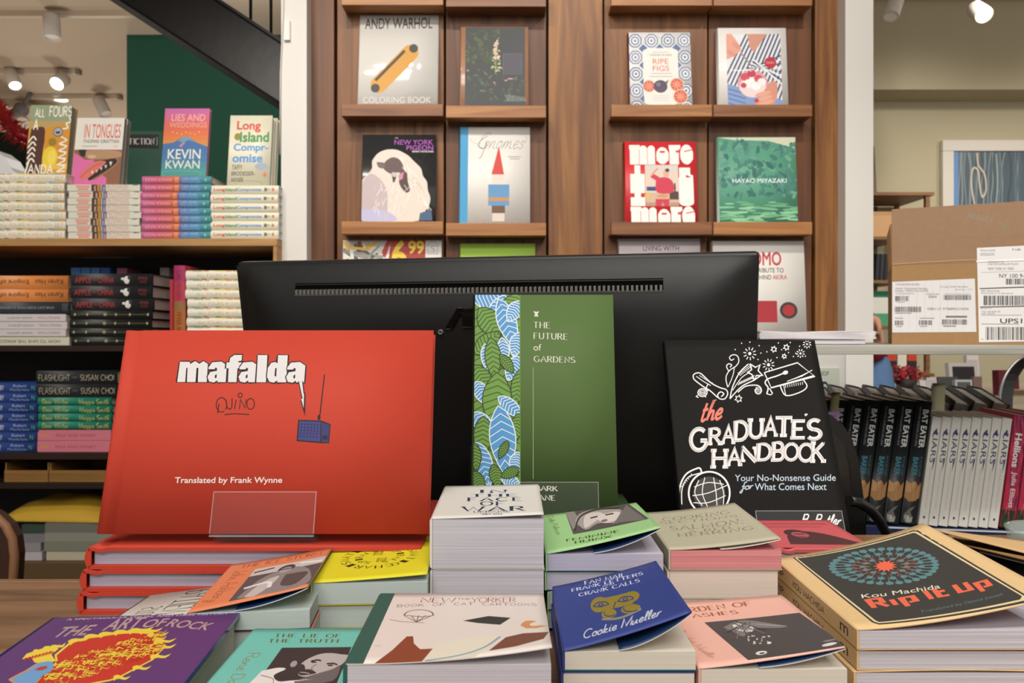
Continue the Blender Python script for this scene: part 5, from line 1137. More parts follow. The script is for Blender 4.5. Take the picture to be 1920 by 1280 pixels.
for o_, c_ in (([(530, 212), (578, 212), (580, 223), (605, 208), (626, 222), (646, 208), (668, 222), (662, 312), (618, 312), (621, 242), (612, 242), (606, 312), (564, 312), (567, 242), (561, 242), (555, 312), (516, 312)], None), (LA, LC),
    ([(768, 312), (771, 243), (759, 243), (761, 214), (775, 214), (779, 192), (800, 177), (838, 177), (835, 205), (822, 207), (818, 214), (836, 214), (833, 243), (815, 243), (810, 312)], None), ([(x+154, y) for x, y in LA], [(x+154, y) for x, y in LC]),
    ([(917, 177), (964, 177), (957, 312), (909, 312)], None), ([(1018, 177), (1066, 177), (1058, 312), (1014, 312), (1013, 302), (996, 314), (974, 309), (962, 284), (967, 240), (984, 215), (1006, 211), (1015, 219)], [(1011, 240), (1003, 243), (1000, 280), (1009, 284)]), ([(x+392, y) for x, y in LA], [(x+392, y) for x, y in LC])):
    a.line(o_, 11, '#231c1a', closed=True); a.poly(o_, '#e3e0e0')
    if c_: a.poly(c_, '#231c1a')
a.poly([(1118, 306), (1143, 306), (1150, 360), (1155, 366), (1153, 482), (1130, 402), (1137, 398)], '#231c1a'); a.poly([(1122, 304), (1138, 304), (1145, 365), (1148, 372), (1146, 440), (1134, 396), (1141, 392)], '#dfdcdc')
INK = '#2a1512'
a.ring(735, 425, 26, 36, 5, INK, 60, 400); a.line([(722, 418), (716, 468)], 5, INK); a.line([(757, 398), (765, 440), (785, 440), (788, 392)], 5, INK, True); a.line([(808, 400), (800, 446)], 5, INK); a.line([(824, 446), (830, 398), (852, 440), (858, 396)], 5, INK); a.ring(880, 420, 19, 27, 5, INK); a.ring(828, 377, 10, 11, 5, INK); a.line([(750, 474), (800, 469), (873, 473)], 5, INK, True)
a.text('Translated by Frank Wynne', 503, 785, 1038, 824, '#ddd8d5', .016, .08)
a.line([(1223, 492), (1228, 470), (1250, 272)], 6, INK); a.ell(1223, 487, 8, 14, INK)
a.poly([(1118, 498), (1236, 502), (1282, 520), (1274, 616), (1236, 616), (1110, 606)], INK); a.poly([(1124, 504), (1232, 508), (1228, 608), (1117, 600)], '#3d3f7c'); a.poly([(1236, 510), (1277, 524), (1269, 611), (1234, 609)], '#363872')
for i in range(6):
    for j in range(5): a.ell(1137+i*16-j*1.4, 520+j*15+i*.8, 3.6, 4, '#1c1b34', 0, 7)
a.rect(1240, 576, 1266, 598, '#20203c')
b = book('comic_book', 'red oblong hardback standing face-out with white and black hand lettering', MW, MH, MT, RED, PAGES_LILAC, True, a, group='red oblong hardbacks')
stand(b, (-.2836, .510, D(.1368)), MT, 15.7)
easel('clear acrylic stand holding the red display book', -.2055, -.1345, .510, .1366, 15.7, MT, .028, .19-3*(MT+.0002)-.0004)

# green garden book
FW, FH, FT = .1205, .1895, .013
GRN = M('#536a3c', .6, .15, bump=.03, bscale=3000, name='green_book_cloth')
p = None
for k in range(3):
    lab = ['lowest dark green book under the standing green book', 'middle dark green book under the standing green book', 'top dark green book under the standing green book'][k]
    if p is None: p = book('garden_book', lab, FW, .115, .0115, M('#3d5a30', .42, .4), PAGES_CREAM, True, group='dark green books'); b = p
    else: b = dup(p, lab, 'dark green books')
    lie(b, -.022+.004*k, .606+.001*k, .19-k*.0117-.0001)
a = Art(); a.fr([(891, 555), (1147, 547), (1158, 966), (886, 972)], (800, 520, 2.91))
cl = a.clip; GL, GD, BL, WL = '#6f9a45', '#33471f', '#5596cc', '#dfe9ef'
a.rect(200, 60, 508, 1400, '#6c9443')
a.clip = (0, 0, .322, 1)
for k in range(26):
    y = 70+k*45; a.line([(250, y+34), (310, y), (380, y+40), (450, y-6), (512, y+30)], 5, GD)
def leaf(x0, y0, x1, y1, wd, fill, vein, edge, n=9, vw=4.5):
    dx, dy = x1-x0, y1-y0; L = math.hypot(dx, dy); tx, ty = dx/L, dy/L; nx, ny = -ty, tx
    def pt(t, s_): b_ = wd*math.sin(PI*min(1, t*.96+.02))**.8*(1.15-.35*t); return (x0+dx*t+nx*b_*s_, y0+dy*t+ny*b_*s_)
    left = [pt(k/12, 1) for k in range(13)]; right = [pt(k/12, -1) for k in range(13)]
    a.poly(left+right[::-1], fill)
    for k in range(1, n):
        t = k/n; m_ = (x0+dx*t, y0+dy*t); q = min(1, t+.10)
        a.line([pt(q, .95), m_, pt(q, -.95)], vw, vein)
    a.line(left+right[::-1][:-1], vw+1, edge, closed=True)
a.clip = (0, 0, .322, 1)
for l in ((250, 120, 420, 90, 75, BL, WL), (430, 100, 330, 280, 46, BL, WL), (500, 90, 415, 260, 60, GL, GD), (290, 170, 400, 330, 62, GL, GD), (395, 120, 480, 380, 52, BL, WL), (510, 130, 440, 240, 40, BL, WL), (260, 420, 400, 300, 50, GL, GD), (410, 330, 420, 480, 34, BL, WL), (320, 365, 330, 510, 30, BL, WL), (505, 300, 470, 430, 40, BL, WL), (350, 330, 370, 560, 44, GL, GD), (500, 430, 440, 560, 46, BL, WL), (400, 420, 470, 520, 30, GL, GD), (260, 480, 350, 640, 50, GL, GD), (270, 570, 330, 700, 40, BL, WL), (390, 520, 370, 840, 80, GL, GD), (510, 500, 480, 700, 40, GL, GD), (390, 650, 520, 760, 38, BL, WL), (250, 740, 360, 860, 46, BL, WL), (310, 760, 300, 980, 52, GL, GD), (500, 740, 470, 900, 36, GL, GD), (395, 700, 430, 1080, 72, BL, WL), (440, 890, 390, 990, 24, GL, GD), (270, 900, 340, 1140, 52, BL, WL), (255, 900, 270, 1060, 34, GL, GD), (500, 950, 470, 1070, 40, BL, WL), (360, 1020, 390, 1150, 36, GL, GD), (400, 1080, 510, 1140, 34, BL, WL), (260, 1060, 300, 1180, 36, GL, GD), (500, 1040, 400, 1090, 30, GL, GD)):
    leaf(*l, WL if l[5] == BL else GD)
a.clip = cl; CW = '#d9d8cb'
a.poly([(578, 180), (594, 184), (610, 180), (600, 197), (606, 209), (582, 209), (588, 197)], CW)
for s_, b_ in (('THE', (579, 238, 669, 271)), ('FUTURE', (579, 297, 763, 331)), ('GARDENS', (580, 422, 806, 456))): a.pen(s_, *b_, CW, .15, .32, .09, gap=.2)
a.text('of', 579, 359, 621, 394, CW, .0); a.line([(577, 486), (576, 1097)], 2.5, '#a9b497')
a.pen('MARK', 578, 1130, 710, 1160, CW, .2, .4, .1); a.pen('LANE', 578, 1182, 696, 1213, CW, .2, .4, .1)
b = book('garden_book', 'dark green book with blue and green leaf strip standing in the middle', FW, FH, FT, GRN, PAGES_CREAM, True, a, spine_mat=M('#41562f', .42), group=None)
stand(b, (-.0322, .62, D(.1528)), FT, 10)
easel('clear acrylic stand holding the green garden book', .002, .072, .62, .1526, 10, FT, .029, .19-3*.0117-.0004)

# chalkboard-style book
a = Art(); cr = (1220, 600, 3.048); a.fr([(1247, 636), (1527, 640), (1595, 999), (1281, 999)], cr)
CH = '#e4e0dd'; a.clip = (.004, .004, .996, .996)
def spark(x, y, r, n=10, dot=9):
    a.ell(x, y, dot, dot, CH, 0, 10)
    for k in range(n):
        t = 2*PI*k/n+.2; a.line([(x+r*.55*math.cos(t), y+r*.55*math.sin(t)), (x+r*math.cos(t), y+r*math.sin(t))], 4.5, CH)
spark(567, 194, 37); spark(674, 258, 34); spark(892, 144, 24, 9, 5); spark(855, 196, 25, 9, 6)
def star(x, y, r, w_=4, n=6, fillin=.55):
    a.line([(x+(r if k % 2 == 0 else r*fillin)*math.cos(PI*k/n-.3), y+(r if k % 2 == 0 else r*fillin)*math.sin(PI*k/n-.3)) for k in range(2*n)], w_, CH, closed=True)
star(704, 171, 17); star(775, 161, 17); star(763, 211, 13); star(504, 448, 21)
for x, y in ((520, 135), (567, 130), (620, 150), (484, 170), (729, 136), (797, 134), (630, 192), (664, 185), (748, 174), (614, 228), (722, 218), (787, 190), (815, 213), (828, 195), (850, 155), (883, 212), (860, 120)): a.ell(x, y, 3.5, 3.5, CH, 0, 7)
a.line([(245, 310), (262, 300), (290, 304), (345, 355), (400, 385), (432, 395), (442, 420), (425, 448), (395, 446), (385, 425), (402, 408), (420, 420), (405, 435)], 6, CH, True); a.line([(245, 310), (250, 335), (300, 375), (340, 400), (385, 440)], 6, CH, True); a.line([(262, 318), (300, 345), (345, 372)], 4, CH, True)
for k in range(7): a.line([(280+k*12, 312+k*7), (290+k*12, 322+k*8)], 3, CH)
a.line([(330, 360), (318, 390), (330, 402)], 5, CH, True); a.ring(298, 411, 26, 22, 6, CH); a.ring(298, 411, 17, 13, 4, CH); a.line([(270, 425), (262, 432), (275, 440)], 5, CH); a.line([(310, 430), (318, 438)], 5, CH)
for k in range(5): a.line([(285+k*6, 405), (290+k*6, 418)], 3, CH)
a.line([(442, 382), (432, 330), (450, 290), (490, 262), (505, 235), (495, 205), (468, 200), (452, 215), (462, 230), (478, 222)], 5, CH, True); a.line([(448, 292), (435, 265), (446, 250), (464, 256), (455, 270)], 5, CH, True); a.line([(445, 380), (470, 320), (480, 270)], 4, CH, True)
a.line([(455, 448), (470, 380), (510, 300), (560, 252)], 6, CH, True); a.line([(455, 448), (520, 380), (590, 345), (630, 318)], 6, CH, True); a.line([(470, 400), (520, 330), (568, 300)], 4, CH, True)
for k in range(9): a.line([(500+k*8, 300-k*5), (516+k*8, 318-k*6)], 3.5, CH)
for k in range(10): a.line([(500+k*9, 372-k*4), (512+k*9, 352-k*4)], 3.5, CH)
a.line([(568, 252), (600, 272), (625, 258), (615, 290), (640, 318), (605, 318), (592, 345), (580, 312), (555, 300), (578, 285)], 6, CH, closed=True)
a.line([(500, 412), (540, 380), (590, 372), (620, 378), (634, 400), (625, 420), (605, 418), (598, 400), (612, 392)], 6, CH, True)
for k in range(4): a.line([(605+k*8, 382), (600+k*8, 415)], 3, CH)
a.line([(650, 302), (838, 248), (935, 324), (690, 388)], 6, CH, closed=True)
for k in range(5): a.line([(780+k*22, 352-k*8), (870+k*13, 322-k*8)], 4, CH)
a.line([(770, 302), (720, 322), (670, 338), (655, 360), (672, 388), (665, 420)], 7, CH, True); a.ell(770, 303, 15, 11, CH, -.3); a.line([(680, 390), (697, 420), (688, 428), (665, 422), (675, 392)], 5, CH)
a.line([(740, 376), (772, 432), (850, 416), (892, 384), (872, 345)], 6, CH, True); a.line([(760, 372), (772, 430)], 4, CH)
for k in range(9): a.line([(770+k*12, 372-k*2), (772+k*12, 388-k*2)], 3, CH)
CO = '#d5705f'; a.penq('the', (286, 575), (410, 560), (310, 462), CO, .15, slant=.1, gap=.02)
def chalk(ch, x0, y0, x1, y1, sk=0):
    bl, br, tl_ = (x0, y1), (x1, y1+sk), (x0+4, y0)
    a.penq(ch, bl, br, tl_, '#dcd6d4', .20, None, .15)
    a.penq(ch, (x0+4, y1-4), (x1-4, y1-4+sk), (x0+8, y0+4), '#a9a4a3', .045, None, 0)
for ch, x0, y0, x1, y1 in (('G', 218, 605, 332, 752), ('R', 326, 608, 414, 712), ('A', 402, 585, 486, 706), ('D', 470, 568, 562, 694), ('U', 552, 560, 650, 680), ('A', 640, 540, 728, 666), ('T', 712, 548, 806, 668), ('E', 798, 568, 880, 682), ("'", 876, 540, 892, 575), ('S', 888, 562, 980, 690),
                           ('H', 342, 732, 445, 845), ('A', 432, 715, 525, 832), ('N', 510, 712, 612, 818), ('D', 600, 698, 694, 806), ('B', 688, 690, 766, 808), ('O', 756, 698, 848, 808), ('O', 838, 700, 932, 815), ('K', 910, 694, 1000, 816)):
    chalk(ch, x0, y0, x1, y1)
LB = '#b4c3d0'
a.text('Your No-Nonsense Guide', 483, 880, 1056, 918, LB, .004); a.text('What Comes Next', 597, 930, 1004, 970, LB, .004); a.penq('for', (512, 968), (586, 962), (520, 925), LB, .12, gap=.02)
a.ring(336, 985, 118, 122, 10, CH, 0, 360, 40); a.ell(336, 985, 92, 95, '#2e2d2b') 
for k in (-60, -25, 25, 60): a.line([(336+k*1.0, 985-92*math.sqrt(1-(k/100)**2)), (336+k*1.25+(8 if k > 0 else -8), 985), (336+k*1.0+20, 985+92*math.sqrt(1-(k/100)**2))], 5, CH, True)
a.line([(250, 950), (330, 925), (420, 935)], 5, CH, True); a.line([(240, 1000), (330, 985), (440, 940)], 5, CH, True); a.line([(245, 1040), (330, 1040), (430, 1000)], 5, CH, True)
a.line([(170, 1060), (165, 960), (200, 880), (262, 845), (285, 845), (292, 870)], 9, CH, True); a.line([(178, 1050), (180, 960), (215, 895), (288, 870)], 6, CH, True)
for k in range(7): a.line([(172+k*10, 945-k*12), (184+k*9, 950-k*11)], 4, CH)
a.penq('B. Butler', (860, 1165), (1085, 1168), (868, 1108), CH, .15, slant=.2, gap=.06)
GW, GH, GT = .1405, .1775, .011
GRA = M('#191817', .7, .12, bump=.03, bscale=3000, name='charcoal_matte_card')
b2 = book('guide_book', 'charcoal paperback lying flat under the standing chalkboard-style book', .13, .075, .0125, GRA, PAGES_WHITE, False); lie(b2, .150, .628, .19)
b = book('guide_book', 'charcoal book with chalk-style white lettering and drawings standing at the right', GW, GH, GT, GRA, PAGES_WHITE, False, a, lift=lambda u, v: (0, .004*max(0, v-.5)**2*math.sin(PI*u)), group=None)
stand(b, (.1433, .625, D(.1672)), GT, 25)
easel('clear acrylic stand holding the chalkboard-style book', .205, .278, .625, .1670, 25, GT, .018, .19-.0128, .06)

# tiny thick white paperback tower
def pile(name, labels, x, y, dtop, W, H, T, cover, pages, art=None, lift=None, flap=None, yaw=0, group=None, hard=False, back=None, inside=None, spine=None, spine_mat=None, jit=.0012, lift_lower=None):
    n = len(labels); out = []; low = None; pitch = T+.0006
    for k, lab in enumerate(labels):     # listed from the top down
        if k == 0: b = book(name, lab, W, H, T, cover, pages, hard, art, spine, spine_mat, inside, lift, flap, group if n > 1 else None, back)
        elif low is None: low = b = book(name, lab, W, H, T, cover, pages, hard, None, spine, spine_mat, inside, lift_lower, None, group, back)
        else: b = dup(low, lab, group)
        j = 0 if k == 0 else random.uniform(-jit, jit)
        lie(b, x+j, y+(0 if k == 0 else random.uniform(-.0003, jit)), dtop+T+k*pitch, yaw); out.append(b)
    return out
flat2 = lambda L0, L1, p_=1.25: (lambda u, v: (-.25*(L0*(1-v)+L1*v)*u**4*.5, (L0*(1-v)+L1*v)*u**p_))
a = Art(); a.fr([(833, 912), (1012, 908), (1021, 966), (808, 972)], (560, 900, 3.368)); NV = '#252a48'
for s_, b_ in (('IN', (1140, 63, 1325, 84)), ('THE', (1085, 90, 1385, 108)), ('FACE', (1060, 112, 1412, 136)), ('OF', (1145, 138, 1300, 164)), ('WAR', (1020, 168, 1440, 200))): a.pen(s_, *b_, NV, .17, .42, .13, gap=.3)
a.pen('UKRAINE', 1105, 196, 1340, 208, NV, .13, .5, .08); a.text('ISBN 2022', 1155, 212, 1290, 222, NV, .01)
pile('pocket_book', ['white pocket book with spaced navy title on the tall middle tower', 'thick white pocket book second in the tall middle tower', 'white pocket book lowest in the tall middle tower'], -.0499, .464, .1149, .0700, .099, .0313, M('#dcd9d2', .5, .3), PAGES_WHITE, a, flat2(.0028, .0015), group='white pocket books in the middle tower', jit=.0006)[2].scale = (1, 1, .35)
# yellow pocket books
a = Art(); BK = '#34321c'; asp = .069/.0925
def around(word, r, a0, step, hgt, wd):
    for k, ch in enumerate(word):
        t = math.radians(a0+step*k); x, y = .5+r*math.cos(t), .5-r*asp*math.sin(t); tx, ty = math.sin(t)*wd/2, math.cos(t)*asp*wd/2; nx, ny = math.cos(t)*hgt, -math.sin(t)*asp*hgt
        a.penq(ch, (x-tx, y-ty), (x+tx, y+ty), (x-tx+nx, y-ty+ny), BK, .15, .5, .1)
around('CHARISMATIC', .29, 112, -17, .085, .075); around('CHARISMATIC', .29, -68, -17, .085, .075)
around('SPIRALS', .165, 62, -22, .07, .055); around('SPIRALS', .165, 242, -22, .07, .055)
for k in range(4): a.pen('O', .42, .37+k*.024, .52, .388+k*.024, BK, .2); a.pen('O', .48, .54+k*.024, .58, .558+k*.024, BK, .2)
pile('pocket_book', ['bright yellow pocket book with swirling ring of letters', 'second pocket book in the yellow-topped pile', 'lowest pocket book in the yellow-topped pile'], -.1195, .4465, .149, .0690, .0925, .0137, M('#dfd82f', .45, .35), PAGES_PALEGREEN, a, flat2(.0042, .0025), yaw=3, group='yellow-topped pocket books', back=M('#cfc86a', .5), spine_mat=M('#c9cf86', .5))
# orange pocket book beside the red pile
GRY = ['#1f1d1e', '#3a3738', '#6a6667', '#9a9595', '#c9c4c2', '#e3dfdc']
NAV = M('#1d3a66', .4, .4, name='navy_card')
a = Art(); a.fr([(427, 1057), (620, 1029), (587, 1105), (345, 1148)], (180, 1020, 6.4))
TN = '#8a4a2c'
a.f = lambda x, y: (x, 1-y)
a.pen('THE ICE STORM', .12, .06, .92, .155, TN, .13, .4, .09); a.penq('John Ashbery', (.10, .20), (.10, .86), (.235, .20), '#a0623c', .07, gap=.03, slant=.1)
a.rect(.30, .24, 1, .93, '#5a5657'); a.rect(.30, .24, 1, .42, '#c9c5c2')
a.poly([(.36, .9), (.42, .6), (.52, .45), (.66, .38), (.8, .42), (.92, .6), (.96, .93), (.5, .93)], '#8d8888', True); a.poly([(.42, .9), (.5, .62), (.62, .55), (.6, .75), (.52, .93)], '#c4bfbd', True); a.ell(.64, .38, .08, .09, '#4a4546'); a.ell(.64, .42, .06, .07, '#a8a2a0'); a.line([(.58, .4), (.7, .4)], .02, '#2a2728'); a.poly([(.68, .55), (.9, .6), (.85, .85), (.7, .8)], '#57524f', True); a.line([(.32, .34), (.5, .3)], .03, '#3a3638'); a.line([(.75, .3), (.98, .36)], .04, '#efecea'); a.line([(.35, .7), (.55, .66), (.6, .8)], .04, '#e9e5e3', True)
pile('pocket_book', ['orange pocket book with black and white photo beside the red pile', 'pale-edged pocket book just under the orange one', 'pocket book second under the orange one'], -.1795, .4135, .1545, .0665, .087, .0113, M('#e0875e', .45, .35), PAGES_PALEGREEN, a, flat2(.0125, .0095, 1.1), (.62, NAV), yaw=5, group='pocket books in the orange-topped pile', inside=NAV, back=NAV)
# small grey-white book leaning on the red pile
A0, AX, AY = Vector((-.2510, .458, D(.1795))), Vector((.0560, -.012, .0105)), Vector((.004, .0425, .0035))
a = Art(); a.penq('PATIENT', (.93, .04), (.93, .96), (.52, .04), '#3f3c3c', .14, .4, .1); a.penq('STUNG', (.48, .5), (.48, .98), (.2, .5), '#4a4645', .14, .4, .1)
b = book('pocket_book', 'pale grey pocket book tilted against the red pile under the orange one', AX.length, AY.length, .0095, M('#c4c1b6', .5, .3), PAGES_CREAM, False, a)
e1 = AX.normalized(); e3 = e1.cross(AY.normalized()).normalized(); e2 = e3.cross(e1)
R = Matrix((e1, e2, e3)).transposed(); b.rotation_euler = R.to_euler(); b.location = A0-e3*.0095
# purple rock-poster book
a = Art(); a.fr([(140, 1163), (472, 1150), (383, 1283), (0, 1283)], (0, 1100, 4)); qd = [(136, 1164), (472, 1151), (384, 1280), (-4, 1280)]
a.fr([(136, 1164), (472, 1151), (355, 1320), (-60, 1330)], (0, 1100, 4))
a.poly([(560, 258), (1885, 200), (1400, 900), (-200, 920)], '#5e3c74'); a.poly([(620, 275), (1835, 215), (1790, 270), (540, 330)], '#5b3a70')
a.textq('A SPECTACULAR VISUAL AND ORAL HISTORY', (640, 273), (1800, 215), (648, 262), '#c2bcd2', .01)
for s_, q_ in (('THE', ((570, 388), (800, 368), (640, 318))), ('ART', ((905, 340), (1160, 318), (960, 262))), ('OF', ((1175, 318), (1340, 303), (1215, 262))), ('ROCK', ((1345, 305), (1655, 330), (1400, 252)))): a.textq(s_, *q_, '#b09a98', .018, .1)
FL, FY, FO = '#c23a2c', '#e6cf48', '#e08a34'
body = [(520, 700), (560, 640), (620, 605), (640, 545), (620, 500), (700, 420), (800, 385), (900, 370), (1010, 350), (1150, 340), (1270, 345), (1330, 390), (1390, 440), (1350, 480), (1310, 530), (1200, 590), (1110, 640), (1040, 665), (900, 690), (740, 720), (540, 740)]
a.poly(body, FY); a.poly([(950+(x-950)*.95, 540+(y-540)*.93) for x, y in body], FL); a.poly([(410, 530), (430, 495), (520, 462), (600, 450), (640, 460), (600, 500), (640, 540), (580, 560), (500, 550), (470, 520)], FY)
def tongue(x, y, l, w_, ang, c):
    ca, sa = math.cos(ang), math.sin(ang); q_ = []
    for k in range(7):
        t = k/6; q_.append((x+l*t*ca-sa*12*math.sin(t*7), y-l*t*sa*.62-ca*9*math.sin(t*7)))
    n_ = len(q_); up_q = [(px_-sa*w_*(1-k/6)**.7, py_-ca*w_*(1-k/6)**.7*.6) for k, (px_, py_) in enumerate(q_)]; dn_q = [(px_+sa*w_*(1-k/6)**.7, py_+ca*w_*(1-k/6)**.7*.6) for k, (px_, py_) in enumerate(q_)]
    i0_ = up_q+dn_q[::-1]; a.add(i0_, [(k, k+1, 2*n_-2-k, 2*n_-1-k) for k in range(n_-1)], c)
rs = random.Random(8)
for x, y, l, g_ in ((700, 425, 170, .5), (800, 392, 180, .35), (900, 376, 170, .4), (1000, 360, 180, .3), (1100, 350, 190, .35), (1180, 350, 170, .3), (1240, 380, 160, .35), (1290, 420, 170, .3), (1310, 460, 160, .35), (1290, 520, 150, .3), (540, 470, 120, .5), (590, 462, 110, .6), (480, 490, 90, .5), (1180, 590, 130, .2), (1060, 650, 120, .15)): tongue(x, y, l, 26, g_, FY)
for k in range(230):
    t = rs.uniform(0, 1); sd = rs.uniform(-1, 1); x = 560+t*740; y = 655-t*235+sd*(82-12*t)
    tongue(x, y, rs.uniform(60, 120), rs.uniform(5, 9) if k % 3 else 11, rs.uniform(.25, .75), FY if k % 3 else FL)
for k in range(8): tongue(430+k*22, 535-k*6, 60, 9, .6, FL)
a.poly([(510, 560), (610, 545), (630, 600), (560, 650), (520, 720), (380, 730), (400, 690), (362, 660), (420, 625)], '#6f9fd0', True); a.line([(362, 660), (420, 625), (505, 580), (520, 552)], 8, FO, True); a.line([(362, 660), (400, 672), (385, 700), (405, 730)], 8, FO, True); a.ell(560, 590, 36, 12, '#a8503f', -.2); a.line([(510, 598), (590, 575)], 5, FL)
a.poly([(700, 705), (940, 690), (1000, 716), (1500, 722), (1500, 780), (640, 780)], '#6a9acb', True); a.line([(940, 690), (980, 712), (1500, 722)], 7, FO, True)
b = book('art_book', 'small thick purple hardback with flame artwork at the lower left', .1000, .112, .034, M('#3c3682', .16, .5, coat=.5), PAGES_CREAM, True, a, inside=M('#3c3682', .4))
lie(b, -.2435, .297, .1895, 4)
# aqua pocket books
a = Art(); a.fr([(480, 1177), (716, 1174), (690, 1330), (385, 1335)], (400, 1150, 6))
a.pen('THE LIE OF', 742, 216, 1530, 258, '#6d6a3a', .2, .35, .1, gap=.22); a.pen('THE TRUTH', 685, 276, 1525, 318, '#6d6a3a', .2, .35, .1, gap=.22)
a.penq('Rene Daumal', (490, 435), (250, 1000), (640, 435), '#8a7a48', .06, gap=.04)
a.poly([(875, 375), (1700, 366), (1640, 1100), (560, 1100)], GRY[1])
a.poly([(1120, 620), (1200, 520), (1340, 450), (1480, 436), (1600, 450), (1700, 470), (1640, 580), (1500, 660), (1380, 700), (1200, 700)], '#b9b2b0', True); a.poly([(1100, 600), (1180, 560), (1230, 620), (1160, 680), (1240, 740), (1120, 760), (930, 700)], GRY[1], True); a.poly([(1150, 640), (1260, 620), (1340, 640), (1370, 670), (1200, 690)], GRY[1], True); a.poly([(1240, 720), (1400, 670), (1560, 620), (1640, 580), (1600, 760), (1200, 780)], GRY[2], True)
a.line([(1270, 530), (1340, 515), (1390, 525)], 16, GRY[0], True); a.ell(1310, 540, 34, 9, GRY[1]); a.ell(1520, 578, 34, 9, GRY[1]); a.line([(1470, 560), (1540, 555), (1600, 572)], 15, GRY[0], True); a.line([(1350, 560), (1300, 610), (1330, 625)], 10, '#7d7776', True); a.line([(1180, 655), (1240, 660), (1300, 672)], 7, GRY[4])
a.ell(1075, 560, 40, 36, '#a39d9b', -.4); a.poly([(720, 640), (900, 605), (1000, 620), (880, 690), (960, 760), (1140, 750), (1400, 760), (1400, 1000), (560, 1000)], GRY[5], True); a.line([(720, 690), (880, 730), (900, 800)], 8, GRY[2], True); a.poly([(1150, 760), (1390, 750), (1420, 900), (1180, 900)], GRY[2], True)
pile('pocket_book', ['aqua pocket book with a bearded face photo at the bottom edge', 'pocket book under the aqua one'], -.1395, .3155, .160, .0648, .0895, .0142, M('#6fc4b8', .45, .35), PAGES_CREAM, a, flat2(.0015, .0005), group='aqua-topped pocket books')
# cat cartoon book
a = Art(); a.fr([(702, 1112), (1013, 1120), (1054, 1210), (670, 1244)], (560, 900, 3.368))
a = Art(); a.rect(0, 0, .085, 1, '#2c5f54')
a.pen('NEW', .26, .075, .47, .165, '#9c4a52', .1, .55, gap=.1); a.pen('YORKER', .56, .075, .83, .165, '#9c4a52', .1, .55, gap=.1); a.text('THE', .475, .085, .555, .115, '#9c4a52')
for k, ch in enumerate('BOOK OF CAT CARTOONS'):
    if ch != ' ':
        x = .13+k*.0415; y = .215-.045*math.sin(PI*k/19)*0+.03*abs(k-9.5)/9.5-.01; a.pen(ch, x, y-.045, x+.034, y+.005, '#8d8a88', .13)
L_ = '#6a544a'
def U(x, y): return (.085+(x-540)/1120*.93, (y-720)/460)
a.line([U(668, 888), U(690, 862), U(760, 850), U(840, 862), U(868, 892), U(800, 900), U(740, 896), U(668, 888)], .008, L_, True)
for x in (672, 720, 770, 820, 866): a.line([U(x, 892), U(772, 938)], .005, L_)
a.line([U(585, 918), U(660, 932), U(760, 940), U(825, 944)], .006, '#a39a90', True)
a.poly([U(1462, 990), U(1475, 970), U(1500, 955), U(1540, 955), U(1570, 965), U(1540, 972), U(1520, 985), U(1535, 1000), U(1600, 1000), U(1640, 1008), U(1560, 1020), U(1500, 1015)], '#d3915c')
a.poly([U(600, 1185), U(680, 1110), U(740, 1030), U(780, 1030), U(800, 1075), U(850, 1110), U(980, 1110), U(1000, 1185)], '#8a4a34')
a.poly([U(880, 1185), U(930, 1105), U(1060, 1065), U(1240, 1040), U(1330, 1060), U(1300, 1110), U(1180, 1185)], '#e3dccb'); a.line([U(900, 1178), U(1100, 1160), U(1240, 1125), U(1335, 1062)], .014, '#7fa4ac', True)
a.poly([U(1270, 1150), U(1370, 1070), U(1480, 1052), U(1640, 1060), U(1600, 1110), U(1430, 1140)], '#7a4a38'); a.line([U(560, 1085), U(600, 1082)], .008, '#a9bdb4')
a.poly([U(1080, 935), U(1250, 905), U(1400, 925), U(1330, 975), U(1180, 955)], '#35332f')
pile('cartoon_book', ['white cartoon paperback with teal spine edge at the front centre', 'cartoon paperback under the white and teal one'], -.0735, .330, .1459, .0912, .0895, .0215, M('#e2d8d2', .4, .4), PAGES_WHITE, a, lambda u, v: (0, (.0075*(1-v)**1.5)*u**2), group='cartoon paperbacks', spine_mat=M('#2c5f54', .4), yaw=0, inside=M('#e8e2de', .6))
# mint pocket books
a = Art(); a.fr([(1022, 965), (1212, 942), (1245, 988), (1026, 1037)], (1000, 920, 3.556))
a.penq('Dale Pelman', (135, 165), (205, 285), (185, 155), '#6d7a34', .09, gap=.02)
a.poly([(290, 130), (700, 72), (815, 185), (335, 272)], '#5a5252'); a.poly([(290, 130), (360, 120), (400, 200), (335, 240)], '#8f8683'); a.poly([(360, 190), (400, 140), (520, 110), (650, 110), (680, 170), (640, 200), (520, 200), (430, 240)], '#a69d9a', True); a.poly([(420, 200), (440, 150), (520, 130), (560, 150), (500, 190), (430, 230)], '#d2c9c5', True); a.poly([(500, 160), (640, 130), (660, 170), (560, 200)], '#d8cfcb', True); a.line([(350, 250), (400, 160), (520, 115), (660, 110)], 10, '#3f3839', True); a.line([(470, 168), (520, 158)], 8, '#3f3839'); a.line([(570, 150), (620, 142)], 8, '#3f3839'); a.ell(560, 185, 22, 8, '#8a6f6c', -.2); a.poly([(620, 200), (700, 90), (800, 190)], '#77706f')
a.penq('FEMININE', (275, 322), (650, 256), (272, 305), '#4d5a26', .22, .4, .1, gap=.2); a.penq('HIJINX', (340, 332), (600, 288), (338, 316), '#4d5a26', .22, .4, .1, gap=.2)
pile('pocket_book', ['mint green pocket book with face photo right of the white tower', 'pocket book second in the mint-topped pile', 'pocket book third in the mint-topped pile', 'pocket book lowest in the mint-topped pile'], .0222, .475, .1398, .0745, .100, .0117, M('#9fcc8e', .45, .35), PAGES_LILAC, a, flat2(.0165, .0098, 1.15), (.6, NAV), group='mint-topped pocket books', inside=NAV, back=NAV)
